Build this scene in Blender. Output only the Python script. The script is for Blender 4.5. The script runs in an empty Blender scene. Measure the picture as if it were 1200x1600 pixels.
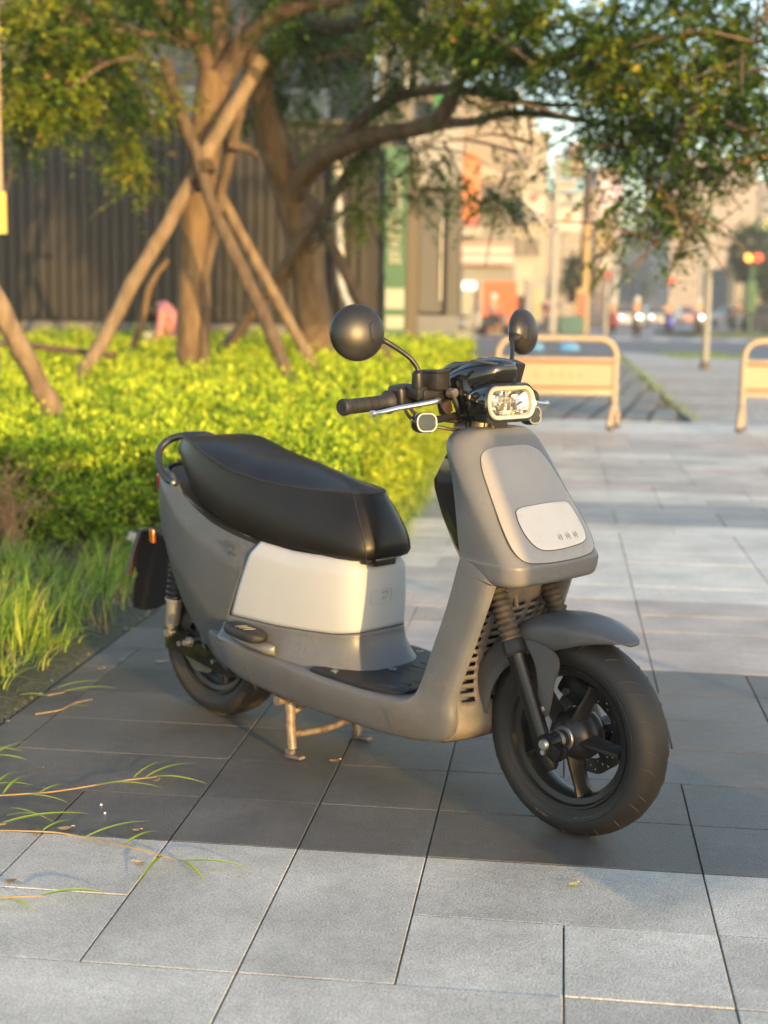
import bpy, bmesh, math, random
import numpy as np
from mathutils import Vector, Matrix

sc = bpy.context.scene
C = sc.collection
PI = math.pi
random.seed(7)
rng = np.random.default_rng(11)

# ------------------------------------------------------------------ camera
CAM_H, CAM_F, PHI, ROLL = 1.14774, 2219.86, 0.143976, 0.015078
_c, _s = math.cos(PHI), math.sin(PHI)
FWD = Vector((0, _c, -_s)); _u = Vector((0, _s, _c)); _r = Vector((1, 0, 0))
RGT = _r * math.cos(ROLL) + _u * math.sin(ROLL)
UPV = _u * math.cos(ROLL) - _r * math.sin(ROLL)
cd = bpy.data.cameras.new('camera'); cam = bpy.data.objects.new('camera', cd); C.objects.link(cam)
cam.matrix_world = Matrix(((RGT.x, UPV.x, -FWD.x, 0), (RGT.y, UPV.y, -FWD.y, 0), (RGT.z, UPV.z, -FWD.z, CAM_H), (0, 0, 0, 1)))
cd.sensor_fit = 'VERTICAL'; cd.sensor_height = 36.0; cd.lens = CAM_F / 1600 * 36
cd.clip_start = 0.05; cd.clip_end = 3000
cd.dof.use_dof = True; cd.dof.focus_distance = 2.98; cd.dof.aperture_fstop = 2.8
sc.camera = cam

# ------------------------------------------------------------------ light
SUN_EL = math.radians(7.5)
SUN_AZ = math.radians(149.5)          # clockwise from +Y: behind the camera, to its right
w = bpy.data.worlds.new('World'); sc.world = w; w.use_nodes = True
nt = w.node_tree; bg = nt.nodes['Background']
sky = nt.nodes.new('ShaderNodeTexSky'); sky.sky_type = 'NISHITA'; sky.sun_disc = False
sky.sun_elevation = SUN_EL; sky.sun_rotation = SUN_AZ
sky.air_density = 1.0; sky.dust_density = 1.1; sky.ozone_density = 1.3
nt.links.new(sky.outputs[0], bg.inputs[0]); bg.inputs[1].default_value = 0.15
sd = Vector((math.sin(SUN_AZ) * math.cos(SUN_EL), math.cos(SUN_AZ) * math.cos(SUN_EL), math.sin(SUN_EL)))
ld = bpy.data.lights.new('sun', 'SUN'); ld.energy = 1.9; ld.angle = math.radians(0.6); ld.color = (1.0, 0.62, 0.22)
lo = bpy.data.objects.new('sun', ld); C.objects.link(lo); lo.rotation_euler = sd.to_track_quat('Z', 'Y').to_euler()
sc.view_settings.view_transform = 'Standard'; sc.view_settings.look = 'None'
sc.view_settings.exposure = 2.15; sc.view_settings.gamma = 1; sc.view_settings.use_curve_mapping = False
sc.render.engine = 'CYCLES'
sc.cycles.use_denoising = True
sc.cycles.max_bounces = 6; sc.cycles.transparent_max_bounces = 8; sc.cycles.caustics_reflective = False; sc.cycles.caustics_refractive = False

# ------------------------------------------------------------------ where a sight line of the survey meets the ground or a depth
def ray(px, py):
    return FWD + RGT * ((px - 600) / CAM_F) - UPV * ((py - 800) / CAM_F)
def G(px, py, z=0.0):
    d = ray(px, py); t = (z - CAM_H) / d.z
    return Vector((d.x * t, d.y * t, z))
def AT(px, py, Y):
    d = ray(px, py); t = Y / d.y
    return Vector((d.x * t, Y, CAM_H + d.z * t))

# ------------------------------------------------------------------ materials
def mat(name, col, rough=0.5, metal=0.0, var=0.0, scale=8.0, bump=0.0, bscale=200.0, col2=None, coat=0.0, spec=0.5, emit=None, estr=0.0, trans=0.0, alpha=1.0, rvar=0.0, detail=6.0, thresh=None, island=0.0, coords='Object', stretch=None, ior=1.45, dust=None, bdist=0.002):
    m = bpy.data.materials.new(name); m.use_nodes = True
    t = m.node_tree; n = t.nodes; l = t.links; b = n['Principled BSDF']
    b.inputs['Base Color'].default_value = (*col, 1); b.inputs['Roughness'].default_value = rough
    b.inputs['Metallic'].default_value = metal; b.inputs['Coat Weight'].default_value = coat
    b.inputs['Coat Roughness'].default_value = 0.05
    b.inputs['Specular IOR Level'].default_value = spec; b.inputs['Transmission Weight'].default_value = trans
    b.inputs['Alpha'].default_value = alpha; b.inputs['IOR'].default_value = ior
    if emit: b.inputs['Emission Color'].default_value = (*emit, 1); b.inputs['Emission Strength'].default_value = estr
    tc = n.new('ShaderNodeTexCoord'); src = tc.outputs[coords]
    if stretch:
        mp = n.new('ShaderNodeMapping'); l.new(src, mp.inputs[0]); mp.inputs['Scale'].default_value = stretch; src = mp.outputs[0]
    out = None
    if col2 is not None or var:
        nz = n.new('ShaderNodeTexNoise'); nz.inputs['Scale'].default_value = scale; nz.inputs['Detail'].default_value = detail
        l.new(src, nz.inputs['Vector'])
        rp = n.new('ShaderNodeValToRGB'); l.new(nz.outputs['Fac'], rp.inputs[0])
        lo_, hi_ = thresh or (0.3, 0.7)
        rp.color_ramp.elements[0].position = lo_; rp.color_ramp.elements[1].position = hi_
        c2 = col2 or tuple(min(1, c * (1 + var)) for c in col)
        c1 = col if col2 else tuple(c * (1 - var) for c in col)
        rp.color_ramp.elements[0].color = (*c1, 1); rp.color_ramp.elements[1].color = (*c2, 1)
        out = rp.outputs[0]
        l.new(out, b.inputs['Base Color'])
        if rvar:
            mr = n.new('ShaderNodeMapRange'); l.new(nz.outputs['Fac'], mr.inputs[0])
            mr.inputs[1].default_value = 0.3; mr.inputs[2].default_value = 0.7
            mr.inputs[3].default_value = max(0, rough - rvar); mr.inputs[4].default_value = min(1, rough + rvar)
            l.new(mr.outputs[0], b.inputs['Roughness'])
    if dust:
        dc, da, ds = dust
        g2 = n.new('ShaderNodeNewGeometry')
        z1 = n.new('ShaderNodeTexNoise'); z1.inputs['Scale'].default_value = ds; z1.inputs['Detail'].default_value = 8; z1.inputs['Roughness'].default_value = 0.65; l.new(g2.outputs['Position'], z1.inputs['Vector'])
        z2 = n.new('ShaderNodeTexNoise'); z2.inputs['Scale'].default_value = ds * 14; z2.inputs['Detail'].default_value = 5; l.new(g2.outputs['Position'], z2.inputs['Vector'])
        r1 = n.new('ShaderNodeMapRange'); l.new(z1.outputs['Fac'], r1.inputs[0]); r1.inputs[1].default_value = 0.46; r1.inputs[2].default_value = 0.78
        r2 = n.new('ShaderNodeMapRange'); l.new(z2.outputs['Fac'], r2.inputs[0]); r2.inputs[1].default_value = 0.35; r2.inputs[2].default_value = 0.7
        mu = n.new('ShaderNodeMath'); mu.operation = 'MULTIPLY'; l.new(r1.outputs[0], mu.inputs[0]); l.new(r2.outputs[0], mu.inputs[1])
        m2 = n.new('ShaderNodeMath'); m2.operation = 'MULTIPLY'; l.new(mu.outputs[0], m2.inputs[0]); m2.inputs[1].default_value = da
        mixc = n.new('ShaderNodeMix'); mixc.data_type = 'RGBA'; l.new(m2.outputs[0], mixc.inputs[0])
        if out is not None: l.new(out, mixc.inputs[6])
        else: mixc.inputs[6].default_value = (*col, 1)
        mixc.inputs[7].default_value = (*dc, 1); out = mixc.outputs[2]; l.new(out, b.inputs['Base Color'])
    if island:
        g = n.new('ShaderNodeNewGeometry'); hs = n.new('ShaderNodeHueSaturation')
        mr = n.new('ShaderNodeMapRange'); l.new(g.outputs['Random Per Island'], mr.inputs[0])
        mr.inputs[3].default_value = 1 - island; mr.inputs[4].default_value = 1 + island
        l.new(mr.outputs[0], hs.inputs['Value'])
        if out is not None: l.new(out, hs.inputs['Color'])
        else: hs.inputs['Color'].default_value = (*col, 1)
        l.new(hs.outputs[0], b.inputs['Base Color'])
    if bump:
        nb = n.new('ShaderNodeTexNoise'); nb.inputs['Scale'].default_value = bscale; nb.inputs['Detail'].default_value = 4
        l.new(src, nb.inputs['Vector'])
        bp = n.new('ShaderNodeBump'); bp.inputs['Strength'].default_value = bump; bp.inputs['Distance'].default_value = bdist
        l.new(nb.outputs['Fac'], bp.inputs['Height']); l.new(bp.outputs[0], b.inputs['Normal'])
    return m

def leaf_mat(name, stops, trans=0.45, rough=0.45, spec=0.35):
    m = bpy.data.materials.new(name); m.use_nodes = True
    t = m.node_tree; n = t.nodes; l = t.links; b = n['Principled BSDF']; out = n['Material Output']
    g = n.new('ShaderNodeNewGeometry'); rp = n.new('ShaderNodeValToRGB'); l.new(g.outputs['Random Per Island'], rp.inputs[0])
    e = rp.color_ramp.elements
    e[0].position, e[0].color = stops[0][0], (*stops[0][1], 1); e[1].position, e[1].color = stops[-1][0], (*stops[-1][1], 1)
    for p_, c_ in stops[1:-1]:
        x = e.new(p_); x.color = (*c_, 1)
    l.new(rp.outputs[0], b.inputs['Base Color']); b.inputs['Roughness'].default_value = rough; b.inputs['Specular IOR Level'].default_value = spec
    tr = n.new('ShaderNodeBsdfTranslucent'); l.new(rp.outputs[0], tr.inputs[0])
    mx = n.new('ShaderNodeMixShader'); mx.inputs[0].default_value = trans
    l.new(b.outputs[0], mx.inputs[1]); l.new(tr.outputs[0], mx.inputs[2]); l.new(mx.outputs[0], out.inputs[0])
    return m

# ------------------------------------------------------------------ object helpers
def tag(o, label=None, cat=None, group=None, kind=None):
    if label: o['label'] = label
    if cat: o['category'] = cat
    if group: o['group'] = group
    if kind: o['kind'] = kind
    return o
def empty(name, loc=(0, 0, 0), rz=0.0):
    o = bpy.data.objects.new(name, None); C.objects.link(o); o.location = loc; o.rotation_euler = (0, 0, rz); return o
def copy_tree(o, parent=None):
    c = o.copy(); C.objects.link(c); c.parent = parent
    for ch in o.children: copy_tree(ch, c)
    return c

class MB:
    """collects shapes and links them as one mesh object"""
    def __init__(s): s.v = []; s.f = []; s.n = 0
    def add(s, v, f):
        s.v += [tuple(x) for x in v]; s.f += [tuple(i + s.n for i in q) for q in f]; s.n += len(v); return s
    def box(s, c, sz, rot=None, b=0.0, seg=2):
        bm = bmesh.new(); bmesh.ops.create_cube(bm, size=1)
        for v in bm.verts: v.co = Vector((v.co.x * sz[0], v.co.y * sz[1], v.co.z * sz[2]))
        if b > 0: bmesh.ops.bevel(bm, geom=list(bm.edges), offset=min(b, min(sz) * 0.49), segments=seg, profile=0.6, affect='EDGES')
        M = Matrix.Translation(Vector(c)) @ (rot.to_4x4() if rot else Matrix.Identity(4))
        bm.verts.index_update()
        s.add([M @ v.co for v in bm.verts], [[v.index for v in f.verts] for f in bm.faces]); bm.free(); return s
    def tube(s, pts, rad, n=12, smooth=0, caps=True, flat=1.0):
        P = [Vector(p) for p in pts]
        R = list(rad) if hasattr(rad, '__len__') else [rad] * len(P)
        if smooth and len(P) > 2:
            Q = []; S = []
            for i in range(len(P) - 1):
                a, b_, c_, d = P[max(i - 1, 0)], P[i], P[i + 1], P[min(i + 2, len(P) - 1)]
                for k in range(smooth):
                    t = k / smooth
                    Q.append(0.5 * ((2 * b_) + (-a + c_) * t + (2 * a - 5 * b_ + 4 * c_ - d) * t * t + (-a + 3 * b_ - 3 * c_ + d) * t ** 3))
                    S.append(R[i] * (1 - t) + R[i + 1] * t)
            Q.append(P[-1]); S.append(R[-1]); P, R = Q, S
        T = [(P[min(i + 1, len(P) - 1)] - P[max(i - 1, 0)]).normalized() for i in range(len(P))]
        up = Vector((0, 0, 1)) if abs(T[0].z) < 0.9 else Vector((1, 0, 0))
        N = (up - T[0] * up.dot(T[0])).normalized(); v = []; f = []
        for i, p in enumerate(P):
            N = (N - T[i] * N.dot(T[i])).normalized(); B = T[i].cross(N)
            for k in range(n):
                a = 2 * PI * k / n; v.append(p + N * (R[i] * flat * math.sin(a)) + B * (R[i] * math.cos(a)))
        for i in range(len(P) - 1):
            for k in range(n):
                a, b_ = i * n + k, i * n + (k + 1) % n; f.append((a, b_, b_ + n, a + n))
        if caps: f.append(tuple(range(n - 1, -1, -1))); f.append(tuple((len(P) - 1) * n + k for k in range(n)))
        return s.add(v, f)
    def lathe(s, prof, M=None, n=32, close=False):
        """prof: (radius, height) pairs about local z; M places it"""
        M = M or Matrix.Identity(4); v = []; f = []; m = len(prof)
        for (r, h) in prof:
            for k in range(n):
                a = 2 * PI * k / n; v.append(M @ Vector((r * math.cos(a), r * math.sin(a), h)))
        for i in range(m if close else m - 1):
            for k in range(n):
                a, b_ = i * n + k, i * n + (k + 1) % n; c_, d = ((i + 1) % m) * n + (k + 1) % n, ((i + 1) % m) * n + k
                f.append((a, b_, c_, d))
        if not close:
            f.append(tuple(range(n - 1, -1, -1))); f.append(tuple((m - 1) * n + k for k in range(n)))
        return s.add(v, f)
    def rings(s, R, caps=(True, True), closed=True):
        n = len(R[0]); v = [p for r in R for p in r]; f = []
        for i in range(len(R) - 1):
            for k in range(n if closed else n - 1):
                a, b_ = i * n + k, i * n + (k + 1) % n; f.append((a, b_, b_ + n, a + n))
        if caps[0]: f.append(tuple(range(n - 1, -1, -1)))
        if caps[1]: f.append(tuple((len(R) - 1) * n + k for k in range(n)))
        return s.add(v, f)
    def prism(s, poly, z0, z1, M=None):
        M = M or Matrix.Identity(4); n = len(poly)
        v = [M @ Vector((x, y, z0)) for x, y in poly] + [M @ Vector((x, y, z1)) for x, y in poly]
        f = [tuple(range(n - 1, -1, -1)), tuple(range(n, 2 * n))] + [(k, (k + 1) % n, (k + 1) % n + n, k + n) for k in range(n)]
        return s.add(v, f)
    def build(s, name, m, parent=None, smooth=True, angle=40, recalc=True, loc=None, subsurf=0, solid=0.0):
        me = bpy.data.meshes.new(name); me.from_pydata([tuple(x) for x in s.v], [], s.f)
        if recalc:
            bm = bmesh.new(); bm.from_mesh(me); bmesh.ops.recalc_face_normals(bm, faces=bm.faces); bm.to_mesh(me); bm.free()
        me.materials.append(m)
        if smooth:
            me.shade_smooth(); me.set_sharp_from_angle(angle=math.radians(angle))
        o = bpy.data.objects.new(name, me); C.objects.link(o); o.parent = parent
        if loc is not None: o.location = loc
        if solid:
            md = o.modifiers.new('thickness', 'SOLIDIFY'); md.thickness = solid; md.offset = -1
        if subsurf:
            md = o.modifiers.new('subdivision', 'SUBSURF'); md.levels = md.render_levels = subsurf
        return o

def crom(pts, k=8, closed=False):
    P = [np.array(p, float) for p in pts]; n = len(P); out = []
    for i in range(n if closed else n - 1):
        a, b, c, d = (P[(i - 1) % n], P[i], P[(i + 1) % n], P[(i + 2) % n]) if closed else (P[max(i - 1, 0)], P[i], P[i + 1], P[min(i + 2, n - 1)])
        for j in range(k):
            t = j / k
            out.append(0.5 * ((2 * b) + (-a + c) * t + (2 * a - 5 * b + 4 * c - d) * t * t + (-a + 3 * b - 3 * c + d) * t ** 3))
    if not closed: out.append(P[-1])
    return out
def resample(pts, n):
    P = np.array(pts, float); d = np.r_[0, np.cumsum(np.linalg.norm(np.diff(P, axis=0), axis=1))]
    s = np.linspace(0, d[-1], n); return np.stack([np.interp(s, d, P[:, i]) for i in range(P.shape[1])], 1)
def lut(pairs):
    xs = [p[0] for p in pairs]; ys = [p[1] for p in pairs]
    if xs[0] > xs[-1]: xs, ys = xs[::-1], ys[::-1]
    return lambda x: float(np.interp(x, xs, ys))
def rrect(w, h, r, n=6):
    out = []
    for cx, cy, a0 in ((w - r, h - r, 0), (-w + r, h - r, 90), (-w + r, -h + r, 180), (w - r, -h + r, 270)):
        for k in range(n + 1):
            a = math.radians(a0 + 90 * k / n); out.append((cx + r * math.cos(a), cy + r * math.sin(a)))
    return out
def frame(o, x, y, z):
    return Matrix(((x[0], y[0], z[0], o[0]), (x[1], y[1], z[1], o[1]), (x[2], y[2], z[2], o[2]), (0, 0, 0, 1)))
AX_Y = Matrix(((1, 0, 0, 0), (0, 0, 1, 0), (0, -1, 0, 0), (0, 0, 0, 1)))      # lathe axis z -> local y
def at_y(x, y, z): return Matrix.Translation((x, y, z)) @ AX_Y
# ------------------------------------------------------------------ scooter materials
M_grey = mat('matte_grey_plastic', (0.100, 0.104, 0.114), 0.40, var=0.10, scale=6, bump=0.06, bscale=900, rvar=0.06, dust=((0.26, 0.22, 0.17), 0.55, 5))
M_dgrey = mat('matte_dark_grey_plastic', (0.060, 0.067, 0.078), 0.43, var=0.08, scale=5, bump=0.06, bscale=900, rvar=0.05, dust=((0.26, 0.22, 0.17), 0.3, 6))
M_nose = mat('front_grey_plastic', (0.118, 0.120, 0.126), 0.38, var=0.10, scale=6, bump=0.06, bscale=900, rvar=0.06, dust=((0.26, 0.22, 0.17), 0.4, 6))
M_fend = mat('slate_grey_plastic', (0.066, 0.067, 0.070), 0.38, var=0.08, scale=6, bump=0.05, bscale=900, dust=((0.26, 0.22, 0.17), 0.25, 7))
M_lgrey = mat('light_grey_plastic', (0.36, 0.38, 0.41), 0.40, var=0.05, scale=5, bump=0.04, bscale=900, dust=((0.30, 0.26, 0.20), 0.30, 5))
M_plate = mat('pale_grey_panel', (0.262, 0.250, 0.242), 0.38, var=0.06, scale=7, bump=0.03, bscale=900, dust=((0.10, 0.09, 0.085), 0.5, 9))
M_white = mat('off_white_panel', (0.54, 0.505, 0.46), 0.36, var=0.04, scale=7, dust=((0.22, 0.18, 0.14), 0.25, 10))
M_seat = mat('black_seat_vinyl', (0.0085, 0.0077, 0.0072), 0.34, var=0.2, scale=9, bump=0.2, bscale=420, rvar=0.06, spec=0.36)
M_gloss = mat('gloss_black_plastic', (0.008, 0.008, 0.009), 0.09, coat=0.6, var=0.3, scale=30, rvar=0.04)
M_black = mat('black_plastic', (0.014, 0.014, 0.015), 0.36, var=0.2, scale=20, bump=0.1, bscale=700, dust=((0.12, 0.09, 0.06), 0.35, 14))
M_rub = mat('black_rubber', (0.017, 0.017, 0.018), 0.6, var=0.25, scale=30, bump=0.12, bscale=500)
M_mat = mat('rubber_floor_mat', (0.012, 0.0125, 0.014), 0.42, var=0.3, scale=18, col2=None, bump=0.1, bscale=500)
M_tyre = mat('dusty_tyre_rubber', (0.010, 0.009, 0.0085), 0.6, col2=(0.030, 0.025, 0.020), scale=5, bump=0.2, bscale=260, thresh=(0.35, 0.75))
M_tread = mat('dust_in_tread', (0.070, 0.058, 0.046), 0.8)
M_wheel = mat('black_cast_alloy', (0.022, 0.021, 0.021), 0.33, metal=0.4, var=0.15, scale=12)
M_fork = mat('black_fork_paint', (0.007, 0.007, 0.007), 0.22, metal=0.0, coat=0.0, spec=0.32)
M_bell = mat('dusty_rubber_bellows', (0.03, 0.026, 0.022), 0.65, col2=(0.10, 0.078, 0.056), scale=30, thresh=(0.35, 0.75))
M_disc = mat('brake_disc_steel', (0.30, 0.29, 0.27), 0.35, metal=0.9, var=0.1, scale=60)
M_dark_disc = mat('dark_brake_disc', (0.06, 0.055, 0.05), 0.4, metal=0.8, var=0.1, scale=60)
M_silver = mat('brushed_aluminium', (0.70, 0.69, 0.67), 0.28, metal=0.95, var=0.04, scale=30)
M_steel = mat('grey_steel', (0.35, 0.34, 0.33), 0.38, metal=0.85, var=0.15, scale=40)
M_rust = mat('rusty_stand_steel', (0.20, 0.17, 0.14), 0.5, metal=0.35, col2=(0.12, 0.065, 0.035), scale=38, bump=0.4, bscale=140, thresh=(0.45, 0.68))
M_dirt = mat('mud_stained_plastic', (0.07, 0.07, 0.073), 0.6, col2=(0.26, 0.21, 0.155), scale=7, bump=0.3, bscale=90, thresh=(0.36, 0.66), stretch=(1, 1, 0.8))
M_silv_b = mat('satin_silver_bezel', (0.42, 0.41, 0.38), 0.3, metal=0.5)
M_chrome = mat('chrome_reflector', (0.62, 0.60, 0.55), 0.16, metal=1.0)
M_lens = mat('clear_lens', (0, 0, 0), 0.03, alpha=0.05, spec=1.0)
M_orange = mat('amber_reflector', (0.38, 0.10, 0.008), 0.25, coat=0.3)
M_flap = mat('worn_black_mudguard', (0.014, 0.014, 0.015), 0.30, col2=(0.10, 0.085, 0.07), scale=9, thresh=(0.52, 0.8), stretch=(1, 3, 0.6))
M_brown = mat('dusty_brown_bracket', (0.035, 0.022, 0.018), 0.4, var=0.3, scale=12)
M_gap = mat('panel_gap_shadowline', (0.05, 0.05, 0.052), 0.8)
M_screw = mat('zinc_screw', (0.45, 0.43, 0.40), 0.35, metal=0.9)
M_emb = mat('debossed_dark_mark', (0.045, 0.047, 0.052), 0.5)
M_emb2 = mat('debossed_grey_mark', (0.36, 0.37, 0.385), 0.5)
M_emb3 = mat('debossed_pale_mark', (0.20, 0.185, 0.17), 0.5)

TH = 0.78343; WB = 1.235; RT = 0.2234
sco = empty('scooter', (-0.4440, 3.8938, 0), -TH)
tag(sco, 'matte grey electric scooter with black seat parked on its centre stand on the paving', 'scooter')

# ---- wheels
def tyre_profile(R, w, rr, n=22):
    """closed section: tread crown, shoulders, sidewalls down to the bead radius rr"""
    P = []
    hw = w / 2
    for i in range(n + 1):
        t = -1 + 2 * i / n
        y = hw * math.sin(t * PI / 2); r = R - 0.034 * (1 - math.cos(t * PI / 2 * 0.98)) ** 1.1
        P.append((r, y))
    P += [(R - 0.045, hw * 0.99), (rr + 0.012, hw * 0.80), (rr + 0.002, hw * 0.70), (rr - 0.004, hw * 0.62), (rr - 0.008, 0), (rr - 0.004, -hw * 0.62), (rr + 0.002, -hw * 0.70), (rr + 0.012, -hw * 0.80), (R - 0.045, -hw * 0.99)]
    return P
def crown(R, w, u):
    t = u; return (R - 0.034 * (1 - math.cos(t * PI / 2 * 0.98)) ** 1.1, w / 2 * math.sin(t * PI / 2))
def make_wheel(cx, cz, w, discs, a0, front):
    wh = empty('wheel', (cx, 0, cz)); wh.parent = sco
    if front: wh['label'] = 'front wheel with dusty tyre and five wedge spokes'
    else: wh['label'] = 'rear wheel partly behind the side cover'
    rr = 0.157
    MB().lathe(tyre_profile(RT, w, rr), at_y(0, 0, 0), 120, close=True).build('tyre', M_tyre, wh, angle=50)
    # tread sipes: short curved ribs of dust on the crown
    t = MB()
    ns = 26 if front else 34
    for k in range(ns):
        for side in (-1, 1):
            a = 2 * PI * (k + (0.5 if side > 0 else 0)) / ns
            pts = []
            for q in range(7):
                u = side * (0.16 + 0.62 * q / 6); r, y = crown(RT, w, u)
                aa = a + 0.10 * math.sin(q / 6 * PI / 2) * (1 if front else -1) + (0.05 * (k % 3))
                pts.append(Vector(((r + 0.0002) * math.cos(aa), y, (r + 0.0002) * math.sin(aa))))
            rad = [0.0004, 0.0015, 0.0021, 0.0023, 0.0021, 0.0015, 0.0004]
            if (k * 7 + (side > 0) * 3) % 4 == 0: pts = pts[:5]; rad = rad[:5]
            t.tube(pts, rad, 5, flat=0.5)
    o = t.build('tread_groove', M_tread if front else M_rub, wh); o['kind'] = 'stuff'
    # sidewall moulding rings
    for rad in ((RT - 0.040, w / 2 + 0.0002), (rr + 0.014, w / 2 * 0.83)):
        pts = [Vector((rad[0] * math.cos(a), -rad[1], rad[0] * math.sin(a))) for a in np.linspace(0, 2 * PI, 91)]
        MB().tube(pts, 0.0011, 6, caps=False).build('sidewall_ring', M_rub, wh)
    # rim
    hw = w / 2
    prof = [(rr + 0.003, -hw * 0.70), (rr + 0.001, -hw * 0.78), (rr - 0.004, -hw * 0.76), (rr - 0.008, -hw * 0.60), (rr - 0.020, -hw * 0.52), (rr - 0.026, -hw * 0.30), (rr - 0.026, hw * 0.30), (rr - 0.020, hw * 0.52), (rr - 0.008, hw * 0.60), (rr - 0.004, hw * 0.76), (rr + 0.001, hw * 0.78), (rr + 0.003, hw * 0.70), (rr - 0.016, hw * 0.2), (rr - 0.016, -hw * 0.2)]
    MB().lathe(prof, at_y(0, 0, 0), 96, close=True).build('rim', M_wheel, wh)
    # hub
    hub = [(0.0, -0.070), (0.014, -0.070), (0.019, -0.064), (0.020, -0.050), (0.030, -0.047), (0.044, -0.040), (0.054, -0.026), (0.058, -0.008), (0.058, 0.02), (0.05, 0.035), (0.03, 0.05), (0.0, 0.052)]
    MB().lathe(hub[1:-1], at_y(0, 0, 0), 48).build('hub', M_wheel, wh)
    MB().lathe([(0.026, -0.0515), (0.028, -0.049), (0.028, -0.046)], at_y(0, 0, 0), 32).build('hub_ring', M_steel, wh)
    for k in range(5):
        a = a0 + 2 * PI * k / 5
        m = MB(); ca, sa = math.cos(a), math.sin(a)
        R_ = []
        for (r, hw_, ridge, back) in ((0.040, 0.020, -0.043, -0.010), (0.060, 0.017, -0.041, -0.010), (0.085, 0.013, -0.036, -0.008), (0.112, 0.012, -0.031, -0.004), (0.134, 0.018, -0.030, 0.010)):
            sec = [(-hw_, back), (-hw_ * 0.62, ridge * 0.72), (-0.003, ridge), (0.003, ridge), (hw_ * 0.62, ridge * 0.72), (hw_, back), (hw_ * 0.5, back + 0.018), (-hw_ * 0.5, back + 0.018)]
            R_.append([Vector((ca * r - sa * q, y, sa * r + ca * q)) for q, y in sec])
        m.rings(R_).build('spoke', M_wheel, wh, angle=25)
    for (yd, rad, mt) in discs:
        # perforated rotor: a polar sheet with its holes left open
        m = MB(); na = 90; rs = [rad - 0.034, rad - 0.029, rad - 0.024, rad - 0.020, rad - 0.015, rad - 0.011, rad - 0.006, rad]
        v = []; f = []
        for yy in (yd - 0.002, yd + 0.002):
            for j, r in enumerate(rs):
                for k in range(na):
                    a = 2 * PI * k / na; wob = 1 + (0.018 * math.cos(a * 10) if j in (0, len(rs) - 1) else 0)
                    v.append(Vector((r * wob * math.cos(a), yy, r * wob * math.sin(a))))
        L = len(rs) * na
        def hole(j, k): return (j == 1 and k % 6 in (0,)) or (j == 3 and k % 6 == 2) or (j == 5 and k % 6 == 4)
        for j in range(len(rs) - 1):
            for k in range(na):
                if hole(j, k): continue
                a, b_ = j * na + k, j * na + (k + 1) % na
                f.append((a, b_, b_ + na, a + na)); f.append((a + L, a + L + na, b_ + L + na, b_ + L))
        for k in range(na):
            for j in (0, len(rs) - 1):
                a, b_ = j * na + k, j * na + (k + 1) % na; f.append((a, b_, b_ + L, a + L))
        m.add(v, f).build('brake_disc', mt, wh, smooth=False, recalc=False)
        m = MB()
        for k in range(5):
            a = a0 + 0.4 + 2 * PI * k / 5
            m.box((0.55 * rad * math.cos(a), yd, 0.55 * rad * math.sin(a)), (rad * 0.42, 0.005, 0.016), Matrix.Rotation(-a, 3, 'Y'), 0.002, 1)
        m.lathe([(0.030, yd - 0.004), (0.034, yd), (0.030, yd + 0.004)], at_y(0, 0, 0), 30)
        m.build('disc_carrier', M_black, wh)
    return wh
fw = make_wheel(WB, RT, 0.102, [(0.048, 0.098, M_dark_disc)], math.radians(-78), True)
rw = make_wheel(0.0, RT + 0.004, 0.112, [(-0.078, 0.092, M_disc)], math.radians(-72), False)

# raised lettering moulded round the tyre sidewalls
def arc_text(body, size, r, ang0, y, parent, m, cx=0, cz=0, up_out=True):
    cu = bpy.data.curves.new('txt', 'FONT'); cu.body = body; cu.size = size; cu.extrude = 0.0006; cu.resolution_u = 2
    ob = bpy.data.objects.new('txt', cu); C.objects.link(ob); dg = bpy.context.evaluated_depsgraph_get()
    me = bpy.data.meshes.new_from_object(ob.evaluated_get(dg)); bpy.data.objects.remove(ob)
    for v in me.vertices:
        a = ang0 + (v.co.x / r) * (-1 if up_out else 1); rr_ = r + (v.co.y if up_out else -v.co.y)
        v.co = Vector((cx + rr_ * math.cos(a), y + v.co.z * -1, cz + rr_ * math.sin(a)))
    me.materials.clear(); me.materials.append(m)
    o = bpy.data.objects.new('sidewall_lettering', me); C.objects.link(o); o.parent = parent; return o
M_let = mat('moulded_tyre_letters', (0.15, 0.13, 0.11), 0.6)
arc_text('GMAX TL', 0.011, 0.174, math.radians(-62), -0.0474, fw, M_let)
arc_text('100/80-10  53L', 0.006, 0.186, math.radians(-100), -0.0512, fw, M_let)

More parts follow.
